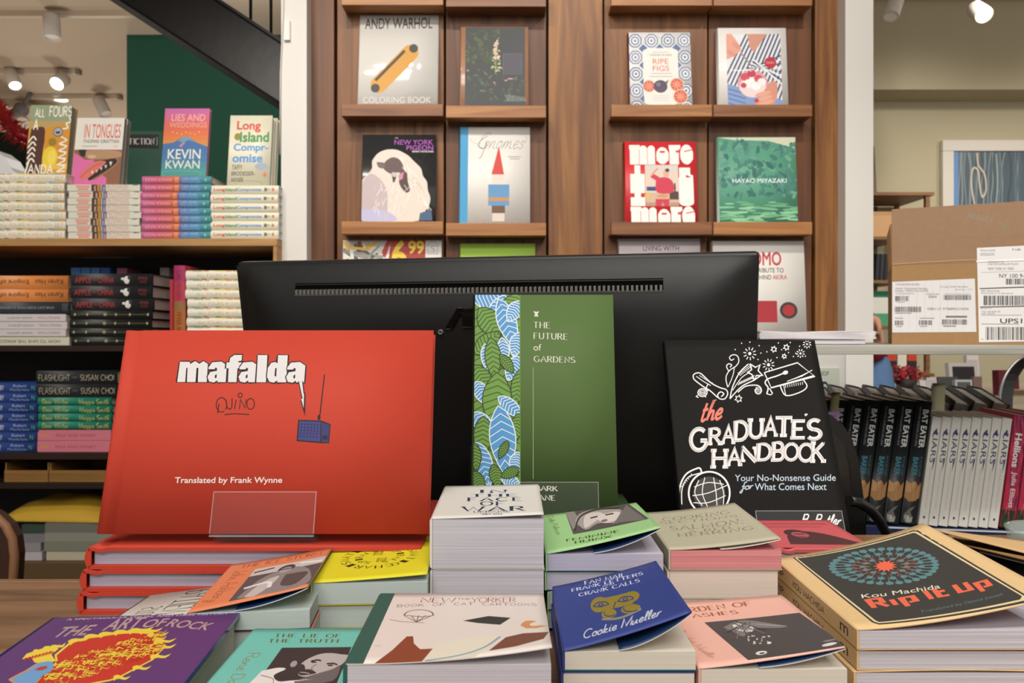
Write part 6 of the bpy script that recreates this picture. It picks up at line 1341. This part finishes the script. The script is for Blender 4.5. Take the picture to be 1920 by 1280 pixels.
# sand pocket books
a = Art(); a.fr([(1213, 955), (1377, 943), (1471, 1010), (1262, 1030)], (1000, 920, 3.556)); SG = '#8d8a76'
for s_, q_ in (('COOKING', ((885, 182), (1320, 146), (880, 156))), ('SECTIONS', ((868, 202), (1372, 168), (862, 184))), ('SALMON:', ((935, 245), (1415, 208), (928, 215))), ('A RED', ((1050, 262), (1335, 240), (1044, 242))), ('HERRING', ((985, 292), (1490, 254), (978, 264)))): a.penq(s_, *q_, SG, .17, .5, .12, gap=.25)
pile('pocket_book', ['sand-coloured pocket book with pink page edges and faint spaced title'], .1015, .480, .1389, .0722, .100, .0132, M('#b3ae97', .5, .3), PAGES_PINK, a, flat2(.0074, .0076, 1.5), (.55, M('#a7a28c', .5)), inside=M('#a7a28c', .6))
pile('pocket_book', ['beige-edged pocket book under the sand-coloured one', 'lowest pocket book in the sand-topped pile'], .1010, .4806, .1389+.0138, .0705, .098, .0180, M('#cfc5b4', .5, .3), PAGES_BEIGE, group='beige-edged pocket books')
# coral red portrait book
a = Art(); a.rect(.03, .04, .97, .96, '#b84f54'); a.rect(.05, .06, .95, .94, '#c0575b')
for k in range(22): a.rect(.1+k*.037, .11+(k % 3)*.008, .122+k*.037, .19, '#9c4248'); a.rect(.2+k*.028, .23+(k % 2)*.008, .216+k*.028, .29, '#9c4248')
a.poly([(.2, .85), (.3, .55), (.5, .42), (.7, .5), (.9, .75), (.92, .86)], '#4d2a2c', True); a.ell(.42, .5, .13, .14, '#4a2a2c'); a.ell(.44, .54, .09, .09, '#a8545a'); a.line([(.38, .52), (.5, .52)], .025, '#3a1f22'); a.ell(.43, .62, .05, .03, '#7d3f44')
pile('pocket_book', ['coral red pocket book with an engraved portrait behind the cream book', 'pocket book under the coral red one'], .1875, .528, .1525, .0705, .083, .0182, M('#c0575b', .42, .35), PAGES_LILAC, a, lambda u, v: (0, 0), hard=True, group='coral-topped pocket books')
# blue pocket books
a = Art(); a.fr([(1026, 1098), (1225, 1050), (1297, 1146), (1056, 1217)], (1000, 920, 3.556)); LT = '#c9cee0'; GO = '#8f7d2c'
for s_, q_ in (('FAN MAIL,', ((318, 610), (612, 552), (312, 588))), ('FRANK LETTERS', ((230, 662), (718, 550), (224, 640))), ('AND', ((442, 626), (522, 606), (440, 614))), ('CRANK CALLS', ((282, 692), (698, 596), (276, 668)))): a.penq(s_, *q_, LT, .2, .35, .09, gap=.2)
a.line([(440, 740), (545, 720), (650, 695)], 80, GO, True); a.ell(430, 740, 62, 50, GO, -.2); a.ell(640, 692, 60, 36, GO, -.2); a.ell(500, 798, 52, 30, GO, -.2); a.ell(645, 768, 66, 28, GO, -.15); a.line([(455, 835), (580, 825), (715, 770)], 14, '#8d8a78', True)
BB = '#2f3d80'
for x, y in ((440, 742), (605, 708)): a.line([(x-52, y+10), (x-20, y-16), (x+30, y-20), (x+56, y-6)], 7, BB, True); a.line([(x-52, y+10), (x, y+12), (x+56, y-6)], 6, BB, True); a.ell(x, y-2, 20, 10, BB, -.2); a.ell(x, y-2, 9, 5, GO, -.2)
a.line([(540, 720), (530, 765), (560, 775)], 7, BB, True); a.ring(505, 795, 38, 20, 6, BB, 20, 200); a.ring(645, 768, 48, 18, 6, BB, 20, 200)
a.penq('Cookie Mueller', (335, 965), (855, 815), (330, 912), LT, .12, slant=.25, gap=.05)
pile('pocket_book', ['royal blue pocket book with gold eyes drawing and silver lettering', 'pocket book second in the blue-topped pile', 'pocket book lowest in the blue-topped pile'], .0258, .372, .158, .0662, .095, .0101, M('#334288', .45, .35), PAGES_CREAM, a, flat2(.0195, .0160, 1.15), (.58, NAV), group='blue-topped pocket books', inside=NAV, back=M('#1f6a66', .45))
# pink pocket books
a = Art(); a.fr([(1295, 1128), (1465, 1115), (1592, 1214), (1313, 1253)], (1000, 920, 3.556)); BR_ = '#a0643f'
a.penq('GARDEN OF', (1062, 800), (1510, 748), (1050, 775), BR_, .2, .35, .1, gap=.2); a.penq('ASHES', (1180, 815), (1440, 790), (1172, 795), BR_, .2, .35, .1, gap=.2)
a.penq('Cookie Mueller', (1035, 890), (1215, 1095), (1095, 880), '#a8745a', .08, gap=.02)
a.poly([(1238, 840), (1760, 792), (2110, 1035), (1470, 1112)], '#4f4b4b'); a.poly([(1340, 870), (1420, 835), (1500, 830), (1700, 870), (1650, 880), (1520, 880), (1450, 930), (1400, 900)], '#7d7877', True); a.poly([(1395, 855), (1450, 845), (1510, 870), (1500, 900), (1420, 890)], '#d9d3d0', True); a.line([(1500, 850), (1600, 860), (1700, 868)], 8, '#9a9594', True, True)
rs = random.Random(11)
for k in range(26): a.line([(1400+rs.uniform(0, 100), 840+rs.uniform(-5, 30)), (1340+rs.uniform(0, 260), 880+rs.uniform(0, 70))], 4, rs.choice(['#6a6565', '#8d8887', '#a7a2a0', '#3a3637']), taper=True)
for k in range(16): a.ell(1500+rs.uniform(-30, 110), 950+rs.uniform(-20, 35), rs.uniform(5, 12), rs.uniform(3, 7), '#cfcac8', 0, 7)
a.ell(1560, 1055, 38, 16, '#dcd7d4', -.1); a.ell(1565, 1058, 18, 7, '#4f4b4b', -.1); a.ell(1610, 980, 12, 8, '#e3dfdc'); a.ell(1990, 1015, 46, 12, '#dcd7d4', -.15); a.ell(1980, 985, 40, 6, '#8d8887', -.15)
pile('pocket_book', ['pale pink pocket book with dark photo at the front right', 'pocket book under the pale pink one'], .0933, .3705, .166, .0735, .0905, .0114, M('#e6b3a4', .45, .35), PAGES_CREAM, a, flat2(.0105, .0048, 1.2), (.6, NAV), group='pink-topped pocket books', inside=NAV, back=NAV)
# cream book with the radial burst
a = Art(); a.fr([(1443.6, 1043.6), (1733, 980.6), (2000, 1118), (1610, 1179)], (1400, 940, 3.692)); DKG = '#3a3936'
a.poly([(288, 374), (1150, 192), (1180, 196), (1985, 660), (1970, 690), (905, 836), (860, 824)], DKG); a.poly([(304, 376), (1145, 201), (1172, 205), (1950, 655), (1935, 680), (905, 826), (870, 816)], '#d9c8a0'); a.poly([(318, 378), (1140, 210), (1162, 214), (1925, 652), (1905, 672), (905, 818), (880, 808)], DKG)
TB, OR = '#5a8288', '#e0674c'; cx_, cy_, RX, RY = 928, 428, 395, 128
def petal(t, r, s_):
    ct, st_ = math.cos(t), math.sin(t); x, y = cx_+RX*r*ct, cy_+RY*r*st_
    a.line([(cx_+RX*r*.70*ct, cy_+RY*r*.70*st_), (x, y)], 6*s_, TB); a.ell(x, y, 30*s_, 12*s_, TB, 0, 14); a.poly([(x+26*s_*st_, y-9*s_*ct), (x-26*s_*st_, y+9*s_*ct), (cx_+RX*r*.85*ct, cy_+RY*r*.85*st_)], TB)
for k in range(34): petal(2*PI*k/34, .93, .95)
for k in range(20): petal(2*PI*k/20+.1, .66, .85)
for k in range(13): petal(2*PI*k/13+.2, .40, .75)
for k in range(60):
    t = 2*PI*k/60; r = .5+.1*(k % 3-1); a.line([(cx_+RX*(r-.06)*math.cos(t), cy_+RY*(r-.06)*math.sin(t)), (cx_+RX*r*math.cos(t), cy_+RY*r*math.sin(t))], 6, '#a8503f')
a.poly([(cx_+(88 if k % 2 else 52)*math.cos(PI*k/13), cy_+(42 if k % 2 else 26)*math.sin(PI*k/13)) for k in range(26)], OR)
a.textq('Kou Machida', (782, 656), (1322, 584), (772, 628), '#ddd8c0', .004)
a.penq('\x01\x02\x03\x07\x04\x05\x07\x06\x03', (862, 742), (1735, 596), (790, 662), OR, .215, gap=.13)
a.textq('Translated by Daniel Joseph', (1180, 752), (1785, 645), (1172, 732), '#56757a', .0)
sp = Art(); sp.pen('RIP', .06, .3, .17, .75, '#4a4030', .16); sp.pen('KOU MACHIDA', .3, .3, .68, .75, '#4a4030', .15); sp.text('m', .84, .3, .92, .75, '#4a4030', .012)
KRB = M('#d9b987', .5, .3, bump=.1, bscale=400, var=.05, name='cream_kraft_cover')
pile('novel', ['cream book with dark panel and orange-blue starburst lying at the right', 'cream book second in the starburst pile', 'cream book lowest in the starburst pile'], .1830, .3947, .1564, .108, .1284, .0108, KRB, PAGES_WHITE, a, flat2(.018, .0238, 1.5), None, group='cream books with starburst covers', inside=M('#a8626a', .6), spine=sp, jit=.0015, lift_lower=lambda u, v: (0, .0012*math.sin(3*u)))

# ------------------------------------------------------------------ the room beyond, at the right
sh2 = thing('wall_shelf', 'brown wooden shelving against the far wall right of the white post', 'shelf', (2.2, 4.52, 0))
WDB = streaks('brown_shelf_wood', '#6a4930', '#8f6846', (4, 20, 30), .5, .3)
def zf(py, y): return ZC+(HOR-py)*y/F
for py in (360, 443, 525, 611, 700, 800, 900):
    z = zf(py, 4.32); w_ = 2.445 if py in (360, 700) else 2.30; part_box('board', sh2, (1.78, 4.32, z-.018), (w_, 4.70, z), WDB, 0)
for x, y in ((1.785, 4.33), (2.40, 4.33), (1.785, 4.67), (2.40, 4.67)): part_box('upright', sh2, (x, y, 0), (x+.024, y+.024, zf(360, 4.32)-.0185), WDB, 0)
part_box('back_panel', sh2, (1.80, 4.701, .1), (2.30, 4.712, zf(360, 4.32)-.019), M('#6d6658', .8, .1), 0)
def far_box(name, label, cat, px0, px1, py0, py1, y, dep, mat, group=None):
    m_ = MB(); m_.box((cx(px0, y), y, zf(py1, y)), (cx(px1, y), y+dep, zf(py0, y)), mat); return tag(m_.build(name), label, cat, group)
def on_board(py, y): return zf(py, 4.32)
def shelf_box(name, label, cat, px0, px1, h, py, y, dep, mats, group=None):
    t = thing(name, label, cat, (cx((px0+px1)/2, y), y, zf(py, 4.32)+.0005), group=group); w_ = (px1-px0)*y/F/2; z = 0
    for nm, fr_, m_ in mats:
        b_ = MB(); b_.box((-w_, 0, z), (w_, dep, z+h*fr_-.0003), m_); b_.build(nm, t); z += h*fr_
    return t
shelf_box('storage_carton', 'plain kraft carton on the far shelf left of the shipping box', 'box', 1622, 1672, .15, 443, 4.36, .2, [('body', .85, M('#c69d74', .7, .1)), ('lid', .15, M('#b98f66', .7, .1))])
for k, c in enumerate(('#26272a', '#303236', '#2a2b2e')):
    b = book('shelved_book', ['leftmost dark book on the far shelf behind the shipping box', 'middle dark book on the far shelf behind the shipping box', 'rightmost dark book on the far shelf behind the shipping box'][k], .12, .16, .022, M(c, .5), PAGES_WHITE); spine_up(b, cx(1641, 4.4)+.026*k, 4.40, zf(525, 4.32)+.001, .022, 3)
shelf_box('gift_box', 'white and green gift box on the far shelf beside the shipping box', 'box', 1637, 1672, .205, 611, 4.38, .15, [('base', .36, M('#4f9a78', .6)), ('sleeve', .46, M('#dcdad0', .6)), ('lid', .18, M('#2f7a5c', .6))])
for k, (c, l) in enumerate((('#c8442f', 'left'), ('#e2dccb', 'middle'), ('#c8442f', 'right'))):
    shelf_box('boxed_set', ['red and black boxed set, leftmost on the low far shelf', 'cream boxed set between the two red and black ones', 'red and black boxed set, rightmost on the low far shelf'][k], 'box', 1664+k*19, 1681+k*19, .115, 700, 4.36, .16, [('lower_half', .62, M('#2a2a2c' if k != 1 else '#e2dccb', .6)), ('upper_half', .38, M(c, .6))])
fr_ = thing('leaning_frame', 'brown picture frame leaning on top of the far shelf', 'picture frame', (2.05, 4.56, zf(360, 4.32)+.0005), (math.radians(-6), 0, 0))
mb = MB(); FH_ = .335
for a_, b_ in (((-.18, 0, 0), (.18, .02, .03)), ((-.18, 0, FH_-.03), (.18, .02, FH_)), ((-.18, 0, .03), (-.15, .02, FH_-.03)), ((.15, 0, .03), (.18, .02, FH_-.03))): mb.box(a_, b_, M('#6b5546', .5))
mb.build('frame', fr_); mb = MB(); mb.box((-.15, .006, .03), (.15, .012, FH_-.03), M('#d8d2d0', .5)); mb.build('mount', fr_)
ar = thing('framed_artwork', 'white-framed blue-grey picture hanging on the right wall', 'picture', (cx(1768, 4.69), 4.69, 1.42))
AW, AH = 1.0, zf(262, 4.69)-1.42; mb = MB(); WF_ = M('#cfc8bd', .5, .3)
for a_, b_ in (((0, 0, 0), (AW, .036, .07)), ((0, 0, AH-.07), (AW, .036, AH)), ((0, 0, .07), (.07, .036, AH-.07)), ((AW-.07, 0, .07), (AW, .036, AH-.07))): mb.box(a_, b_, WF_)
mb.build('frame', ar, .004)
a = Art().bx(740, 918, 1152, 1240); rs = random.Random(21)
for k in range(60):
    x = rs.uniform(740, 1500); w_ = rs.uniform(6, 16); c = rs.choice(['#44525c', '#56646c', '#62717a', '#3b4850', '#7b878a'])
    a.line([(x+rs.uniform(-14, 14), 915+k_*70) for k_ in range(9)], w_, c, True)
a.line([(900, 930), (905, 990), (940, 1040), (950, 1110), (930, 1150), (915, 1090), (905, 1020), (870, 1010), (862, 1100), (880, 1200)], 9, '#c9b8a4', True); a.line([(1020, 930), (1030, 1080), (1020, 1240)], 8, '#9aa3a2', True)
a.line([(740, 918), (740, 1600)], 40, '#5f86b4')
mb = MB(); mb.box((.0705, .012, .0705), (AW-.0705, .02, AH-.0705), M('#4d5b64', .25, .5, coat=.5)); x0, x1, z0, z1 = .0705, AW-.0705, .0705, AH-.0705
fsc = (AH-.141)
a.f = lambda x, y: ((x-740)/1152*1.3, 1-(y-918)/680)
b2 = Art(); b2.f = a.f
rs = random.Random(21)
for k in range(60):
    x = rs.uniform(745, 1600); w_ = rs.uniform(5, 13); c = rs.choice(['#44525c', '#56646c', '#62717a', '#3b4850', '#7b878a'])
    b2.line([(x+rs.uniform(-12, 12), 920+k_*85) for k_ in range(9)], w_, c, True)
b2.line([(895, 925), (905, 990), (945, 1040), (955, 1120), (930, 1160), (912, 1090), (903, 1020), (868, 1010), (860, 1100), (885, 1220)], 9, '#c9b8a4', True); b2.line([(1020, 930), (1030, 1080), (1020, 1240), (1040, 1500)], 8, '#9aa3a2', True); b2.rect(740, 918, 775, 1600, '#5f86b4')
b2.stamp(mb, lambda u, v, e: (x0+(x1-x0)*u, .0118-e, z0+(z1-z0)*v), 2.5e-5); mb.build('picture', ar)

# display table with stationery under the far shelves
tb = thing('display_table', 'pale display table with cards and gifts beyond the counter shelf', 'table', (2.2, 3.3, 0)); TZ2 = zf(742, 3.0)
TBM = M('#b9ab94', .6, .2); mb = MB(); mb.box((-.45, -.35, TZ2-.03), (1.0, .45, TZ2), TBM); mb.build('top', tb)
for x in (-.4, .95):
    for y in (-.3, .4): mb = MB(); mb.box((x-.02, y-.02, 0), (x+.02, y+.02, TZ2-.0305), TBM); mb.build('leg', tb)
def card(label, px0, px1, py0, y, c, dep=.012, tilt=10, c2=None, name='greeting_card', cat='card', group='stationery on the far table'):
    w_ = (px1-px0)*y/F; h = zf(py0, y)-TZ2; t = thing(name, label, cat, (cx(px0, y), y, TZ2+.001), (math.radians(-tilt), 0, 0), group)
    m_ = MB(); m_.box((0, 0, 0), (w_, dep, h), M(c, .5)); m_.build('body', t)
    if c2: m_ = MB(); m_.box((w_*.12, -.0015, h*.15), (w_*.88, -.0003, h*.85), M(c2, .5)); m_.build('front_panel', t)
    return t
card('white stationery box at the left of the far table', 1726, 1738, 713, 3.2, '#d8d4d2')
card('white card packet with red edge on the far table', 1738, 1762, 708, 3.25, '#dcd8d4', .03, 4, '#cfcac8')
card('dark grey folder standing on the far table', 1762, 1800, 706, 3.15, '#4a4a4c', .01, 14)
card('large black and white boxed print at the back of the far table', 1782, 1836, 680, 3.4, '#c9c6c2', .03, 8, '#2e2a2c')
card('grey and white card box in front of the black print', 1792, 1824, 712, 3.02, '#b9bfc4', .02, 4, '#5a5c5a')
card('small pinkish brown box right of the white card box', 1826, 1842, 706, 3.1, '#8a7068', .02, 3)
card('white packet standing high at the back right of the table', 1816, 1838, 666, 3.55, '#d9d6d2', .03, 6, '#c4c0c4')
card('dark red wrapped packet at the right end of the far table', 1874, 1912, 694, 3.0, '#6a2630', .04, 4)
card('patterned beige tin at the right edge of the far table', 1888, 1925, 730, 2.97, '#b39c7c', .008, 3, '#6b5a48')
fl = thing('flower_bunch', 'bunch of red flowers in a dark pot on the far table', 'flowers', (cx(1704, 3.25), 3.27, TZ2+.001)); rs = random.Random(31)
mb = MB(); mb.lathe([(.001, 0), (.035, 0), (.045, .05), (.001, .05)], M('#3a2c2a', .6), 16); mb.build('pot', fl)
mb = MB(); FLR = M('#b4303c', .6, .2); FLD = M('#5a1c24', .6, .2)
for k in range(150):
    c = Vector((rs.uniform(-.06, .06), rs.uniform(-.04, .04), rs.uniform(.045, .105))); d = Vector((rs.gauss(0, 1), rs.gauss(0, 1), rs.gauss(0, 1))).normalized(); e = d.orthogonal().normalized()*.010
    i_ = mb.pts([c-e, c+d*.010+e*.3, c+e, c-d*.010]); mb.face(i_, FLR if k % 3 else FLD)
mb.build('blossoms', fl)
# arched black stand and clear bags nearer the viewer
ac = thing('headphone_stand', 'tall black arched strap standing behind the fore-edge-out books', 'stand', (1.40, 2.06, 0)); BLP = M('#121212', .25, .6)
zt = zf(664, 2.06)
mb = MB(); mb.tube([(-.055, 0, .9)]+[(.05-.105*math.cos(PI/2*k/10), 0, zt-.13+.133*math.sin(PI/2*k/10)) for k in range(11)], .0035, M('#a9a9a8', .25, .6, metal=.6)); mb.build('rim', ac)
mb = MB()
pa = [(-.05, .0, .9)]+[(.05-.10*math.cos(PI/2*k/10), 0, zt-.13+.13*math.sin(PI/2*k/10)) for k in range(11)]
for p_, q_ in zip(pa[:-1], pa[1:]):
    i_ = mb.pts([p_, q_, (q_[0]+.045, .02, q_[2]-.004), (p_[0]+.045, .02, p_[2]-.004)]); mb.face(i_, BLP, True)
    i_ = mb.pts([(p_[0], .006, p_[2]), (q_[0], .006, q_[2]), (q_[0]+.045, .026, q_[2]-.004), (p_[0]+.045, .026, p_[2]-.004)]); mb.face(list(reversed(i_)), BLP, True)
mb.build('strap', ac); mb = MB(); mb.box((-.08, -.1, .0), (.06, .1, .9), M('#2a2826', .6)); mb.build('pedestal', ac)
# white appliance with a printed panel beside the walnut wall
ap = thing('white_dispenser', 'white rounded dispenser with printed panel behind the black books', 'dispenser', (cx(1556, 1.845), 1.845, DZ+.0005))
mb = MB(); mb.box((-.05, 0, 0), (.044, .03, .40), M('#dedcd6', .35, .4)); mb.build('body', ap, .012, 3)
a = Art(); a.text('OAIOF', .05, .12, .62, .28, '#4a4f52', .01); a.text('OD', .1, .48, .6, .95, '#1f3040', .03); a.ell(.88, .45, .09, .1, '#c9d0bd'); 
plate('printed_panel', ap, a, -.046, zz(742, 1.84)-DZ, .022, zz(690, 1.84)-DZ, -.004, .0035, M('#c9cfc2', .4))

# ------------------------------------------------------------------ shopper standing behind the white post
pz = thing('person', 'person in a red top and blue jeans mostly hidden behind the right white post', 'person', (1.515, 3.22, 0), (0, 0, -PI/2))
SKN = M('#d29a80', .55, .3, name='skin'); JEAN = M('#5f7ea6', .8, .15, bump=.5, bscale=160, var=.22, name='washed_denim'); REDT = M('#8e2430', .75, .15, bump=.3, bscale=120, name='red_knit'); HAIR = M('#33241c', .6, .3, name='dark_hair'); SHOE = M('#2c2a2a', .5, .3)
def skin(name, verts, edges, radii, mat, par, lev=2, root=0):
    me = bpy.data.meshes.new(name); me.from_pydata(verts, edges, []); me.materials.append(mat); o = bpy.data.objects.new(name, me); C.objects.link(o); o.parent = par
    m_ = o.modifiers.new('skin', 'SKIN'); m_.use_smooth_shade = True
    if not me.skin_vertices: return o
    for k, r in enumerate(radii):
        rr_ = r if isinstance(r, tuple) else (r, r); me.skin_vertices[0].data[k].radius = rr_
        me.skin_vertices[0].data[k].use_root = (k == root)
    sd = o.modifiers.new('sub', 'SUBSURF'); sd.levels = lev; sd.render_levels = lev; return o
V = [(0, 0, .98), (0, -.03, 1.12), (0, -.09, 1.29), (0, -.13, 1.41), (0, -.16, 1.48), (0, -.21, 1.55), (0, -.225, 1.63), (0, -.22, 1.68),
     (-.09, 0, .93), (-.10, -.02, .50), (-.10, .01, .09), (-.10, -.10, .045), (.09, 0, .93), (.10, -.02, .50), (.10, .01, .09), (.10, -.10, .045),
     (-.17, -.13, 1.39), (-.20, -.22, 1.14), (-.16, -.40, 1.10), (.17, -.13, 1.39), (.215, -.115, 1.265), (.205, -.085, 1.245), (.20, -.070, 1.232)]
Ed = [(0, 1), (1, 2), (2, 3), (3, 4), (4, 5), (5, 6), (6, 7), (0, 8), (8, 9), (9, 10), (10, 11), (0, 12), (12, 13), (13, 14), (14, 15), (3, 16), (16, 17), (17, 18), (3, 19), (19, 20), (20, 21), (21, 22)]
rad = [.06, .055, .065, .05, .046, (.068, .085), (.072, .09), (.05, .06), .055, .042, .036, .03, .055, .042, .036, .03, .052, .038, .026, .052, .038, .026, .024]
skin('body', V, Ed, rad, SKN, pz)
jv = [(0, -.01, 1.09), (0, .03, .97), (-.085, .015, .90), (-.10, -.02, .50), (-.10, .01, .12), (.085, .015, .90), (.10, -.02, .50), (.10, .01, .12)]
skin('jeans', jv, [(0, 1), (1, 2), (2, 3), (3, 4), (1, 5), (5, 6), (6, 7)], [(.15, .13), (.17, .15), .112, .074, .062, .112, .074, .062], JEAN, pz, 2, 1)
tv = [(0, .01, 1.015), (0, -.055, 1.18), (0, -.095, 1.31), (0, -.135, 1.42), (-.17, -.13, 1.395), (-.205, -.22, 1.15), (-.17, -.36, 1.105), (.17, -.13, 1.395), (.218, -.115, 1.27), (.206, -.085, 1.245)]
skin('red_top', tv, [(0, 1), (1, 2), (2, 3), (3, 4), (4, 5), (5, 6), (3, 7), (7, 8), (8, 9)], [(.14, .105), (.135, .10), (.15, .105), (.07, .06), .066, .052, .04, .066, .052, .04], REDT, pz, 2, 1)
for sx, nm in ((-1, 'hand'), (1, 'hand')):
    w0 = Vector((-.157, -.415, 1.098)) if sx < 0 else Vector((.199, -.068, 1.226)); dr = Vector((.15, -.85, -.2)).normalized() if sx < 0 else Vector((-.05, .35, -.9)).normalized()
    ac_ = dr.cross(Vector((0, 0, 1))).normalized(); dn = dr.cross(ac_).normalized()
    hv = [w0, w0+dr*.045, w0+dr*.08]; he = [(0, 1), (1, 2)]; hr = [.022, (.034, .018), (.034, .016)]
    for f in range(4):
        b0 = w0+dr*.085+ac_*(.027-.018*f); L = (.062, .07, .066, .052)[f]; i0 = len(hv)
        hv += [b0, b0+dr*L*.45+dn*.004, b0+dr*L*.75+dn*.018, b0+dr*L*.9+dn*.036]; he += [(2, i0), (i0, i0+1), (i0+1, i0+2), (i0+2, i0+3)]; hr += [.009, .0085, .008, .007]
    i0 = len(hv); hv += [w0+dr*.03+ac_*.034, w0+dr*.055+ac_*.05+dn*.012, w0+dr*.08+ac_*.046+dn*.024]; he += [(1, i0), (i0, i0+1), (i0+1, i0+2)]; hr += [.012, .010, .008]
    skin(nm, [tuple(v) for v in hv], he, hr, SKN, pz, 2, 1)
mb = MB(); mb.lathe([(.001, .115), (.05, .105), (.083, .06), (.09, .0), (.086, -.06), (.07, -.10), (.06, -.11)], HAIR, 22, Matrix.Translation((0, -.195, 1.615))); mb.build('hair', pz)
mb = MB()
for sx in (-.03, .03): mb.lathe([(.0001, .010), (.008, .007), (.011, 0), (.008, -.007), (.0001, -.010)], M('#e8e4e0', .3), 12, Matrix.Translation((sx, -.303, 1.595)))
mb.build('eyes', pz)
mb = MB(); mb.prism([(-.012, 1.565), (.012, 1.565), (.005, 1.60), (-.005, 1.60)], -.333, -.295, SKN); mb.build('nose', pz, .004)
mb = MB(); mb.box((-.022, -.313, 1.536), (.022, -.295, 1.544), M('#a8594f', .5)); mb.build('mouth', pz, .003)
for sx in (-1, 1):
    mb = MB(); mb.lathe([(.001, 0), (.02, .002), (.024, .008), (.018, .012), (.001, .01)], SKN, 14, Matrix.Translation((sx*.078, -.205, 1.585)) @ Matrix.Rotation(sx*PI/2, 4, 'Y')); mb.build('ear', pz)
    mb = MB(); mb.lathe([(.001, .085), (.05, .075), (.055, .03), (.05, .001), (.001, .001)], SHOE, 18, Matrix.Translation((sx*.10, -.05, 0)) @ Matrix.Diagonal((.85, 2.3, 1, 1))); mb.build('shoe', pz)
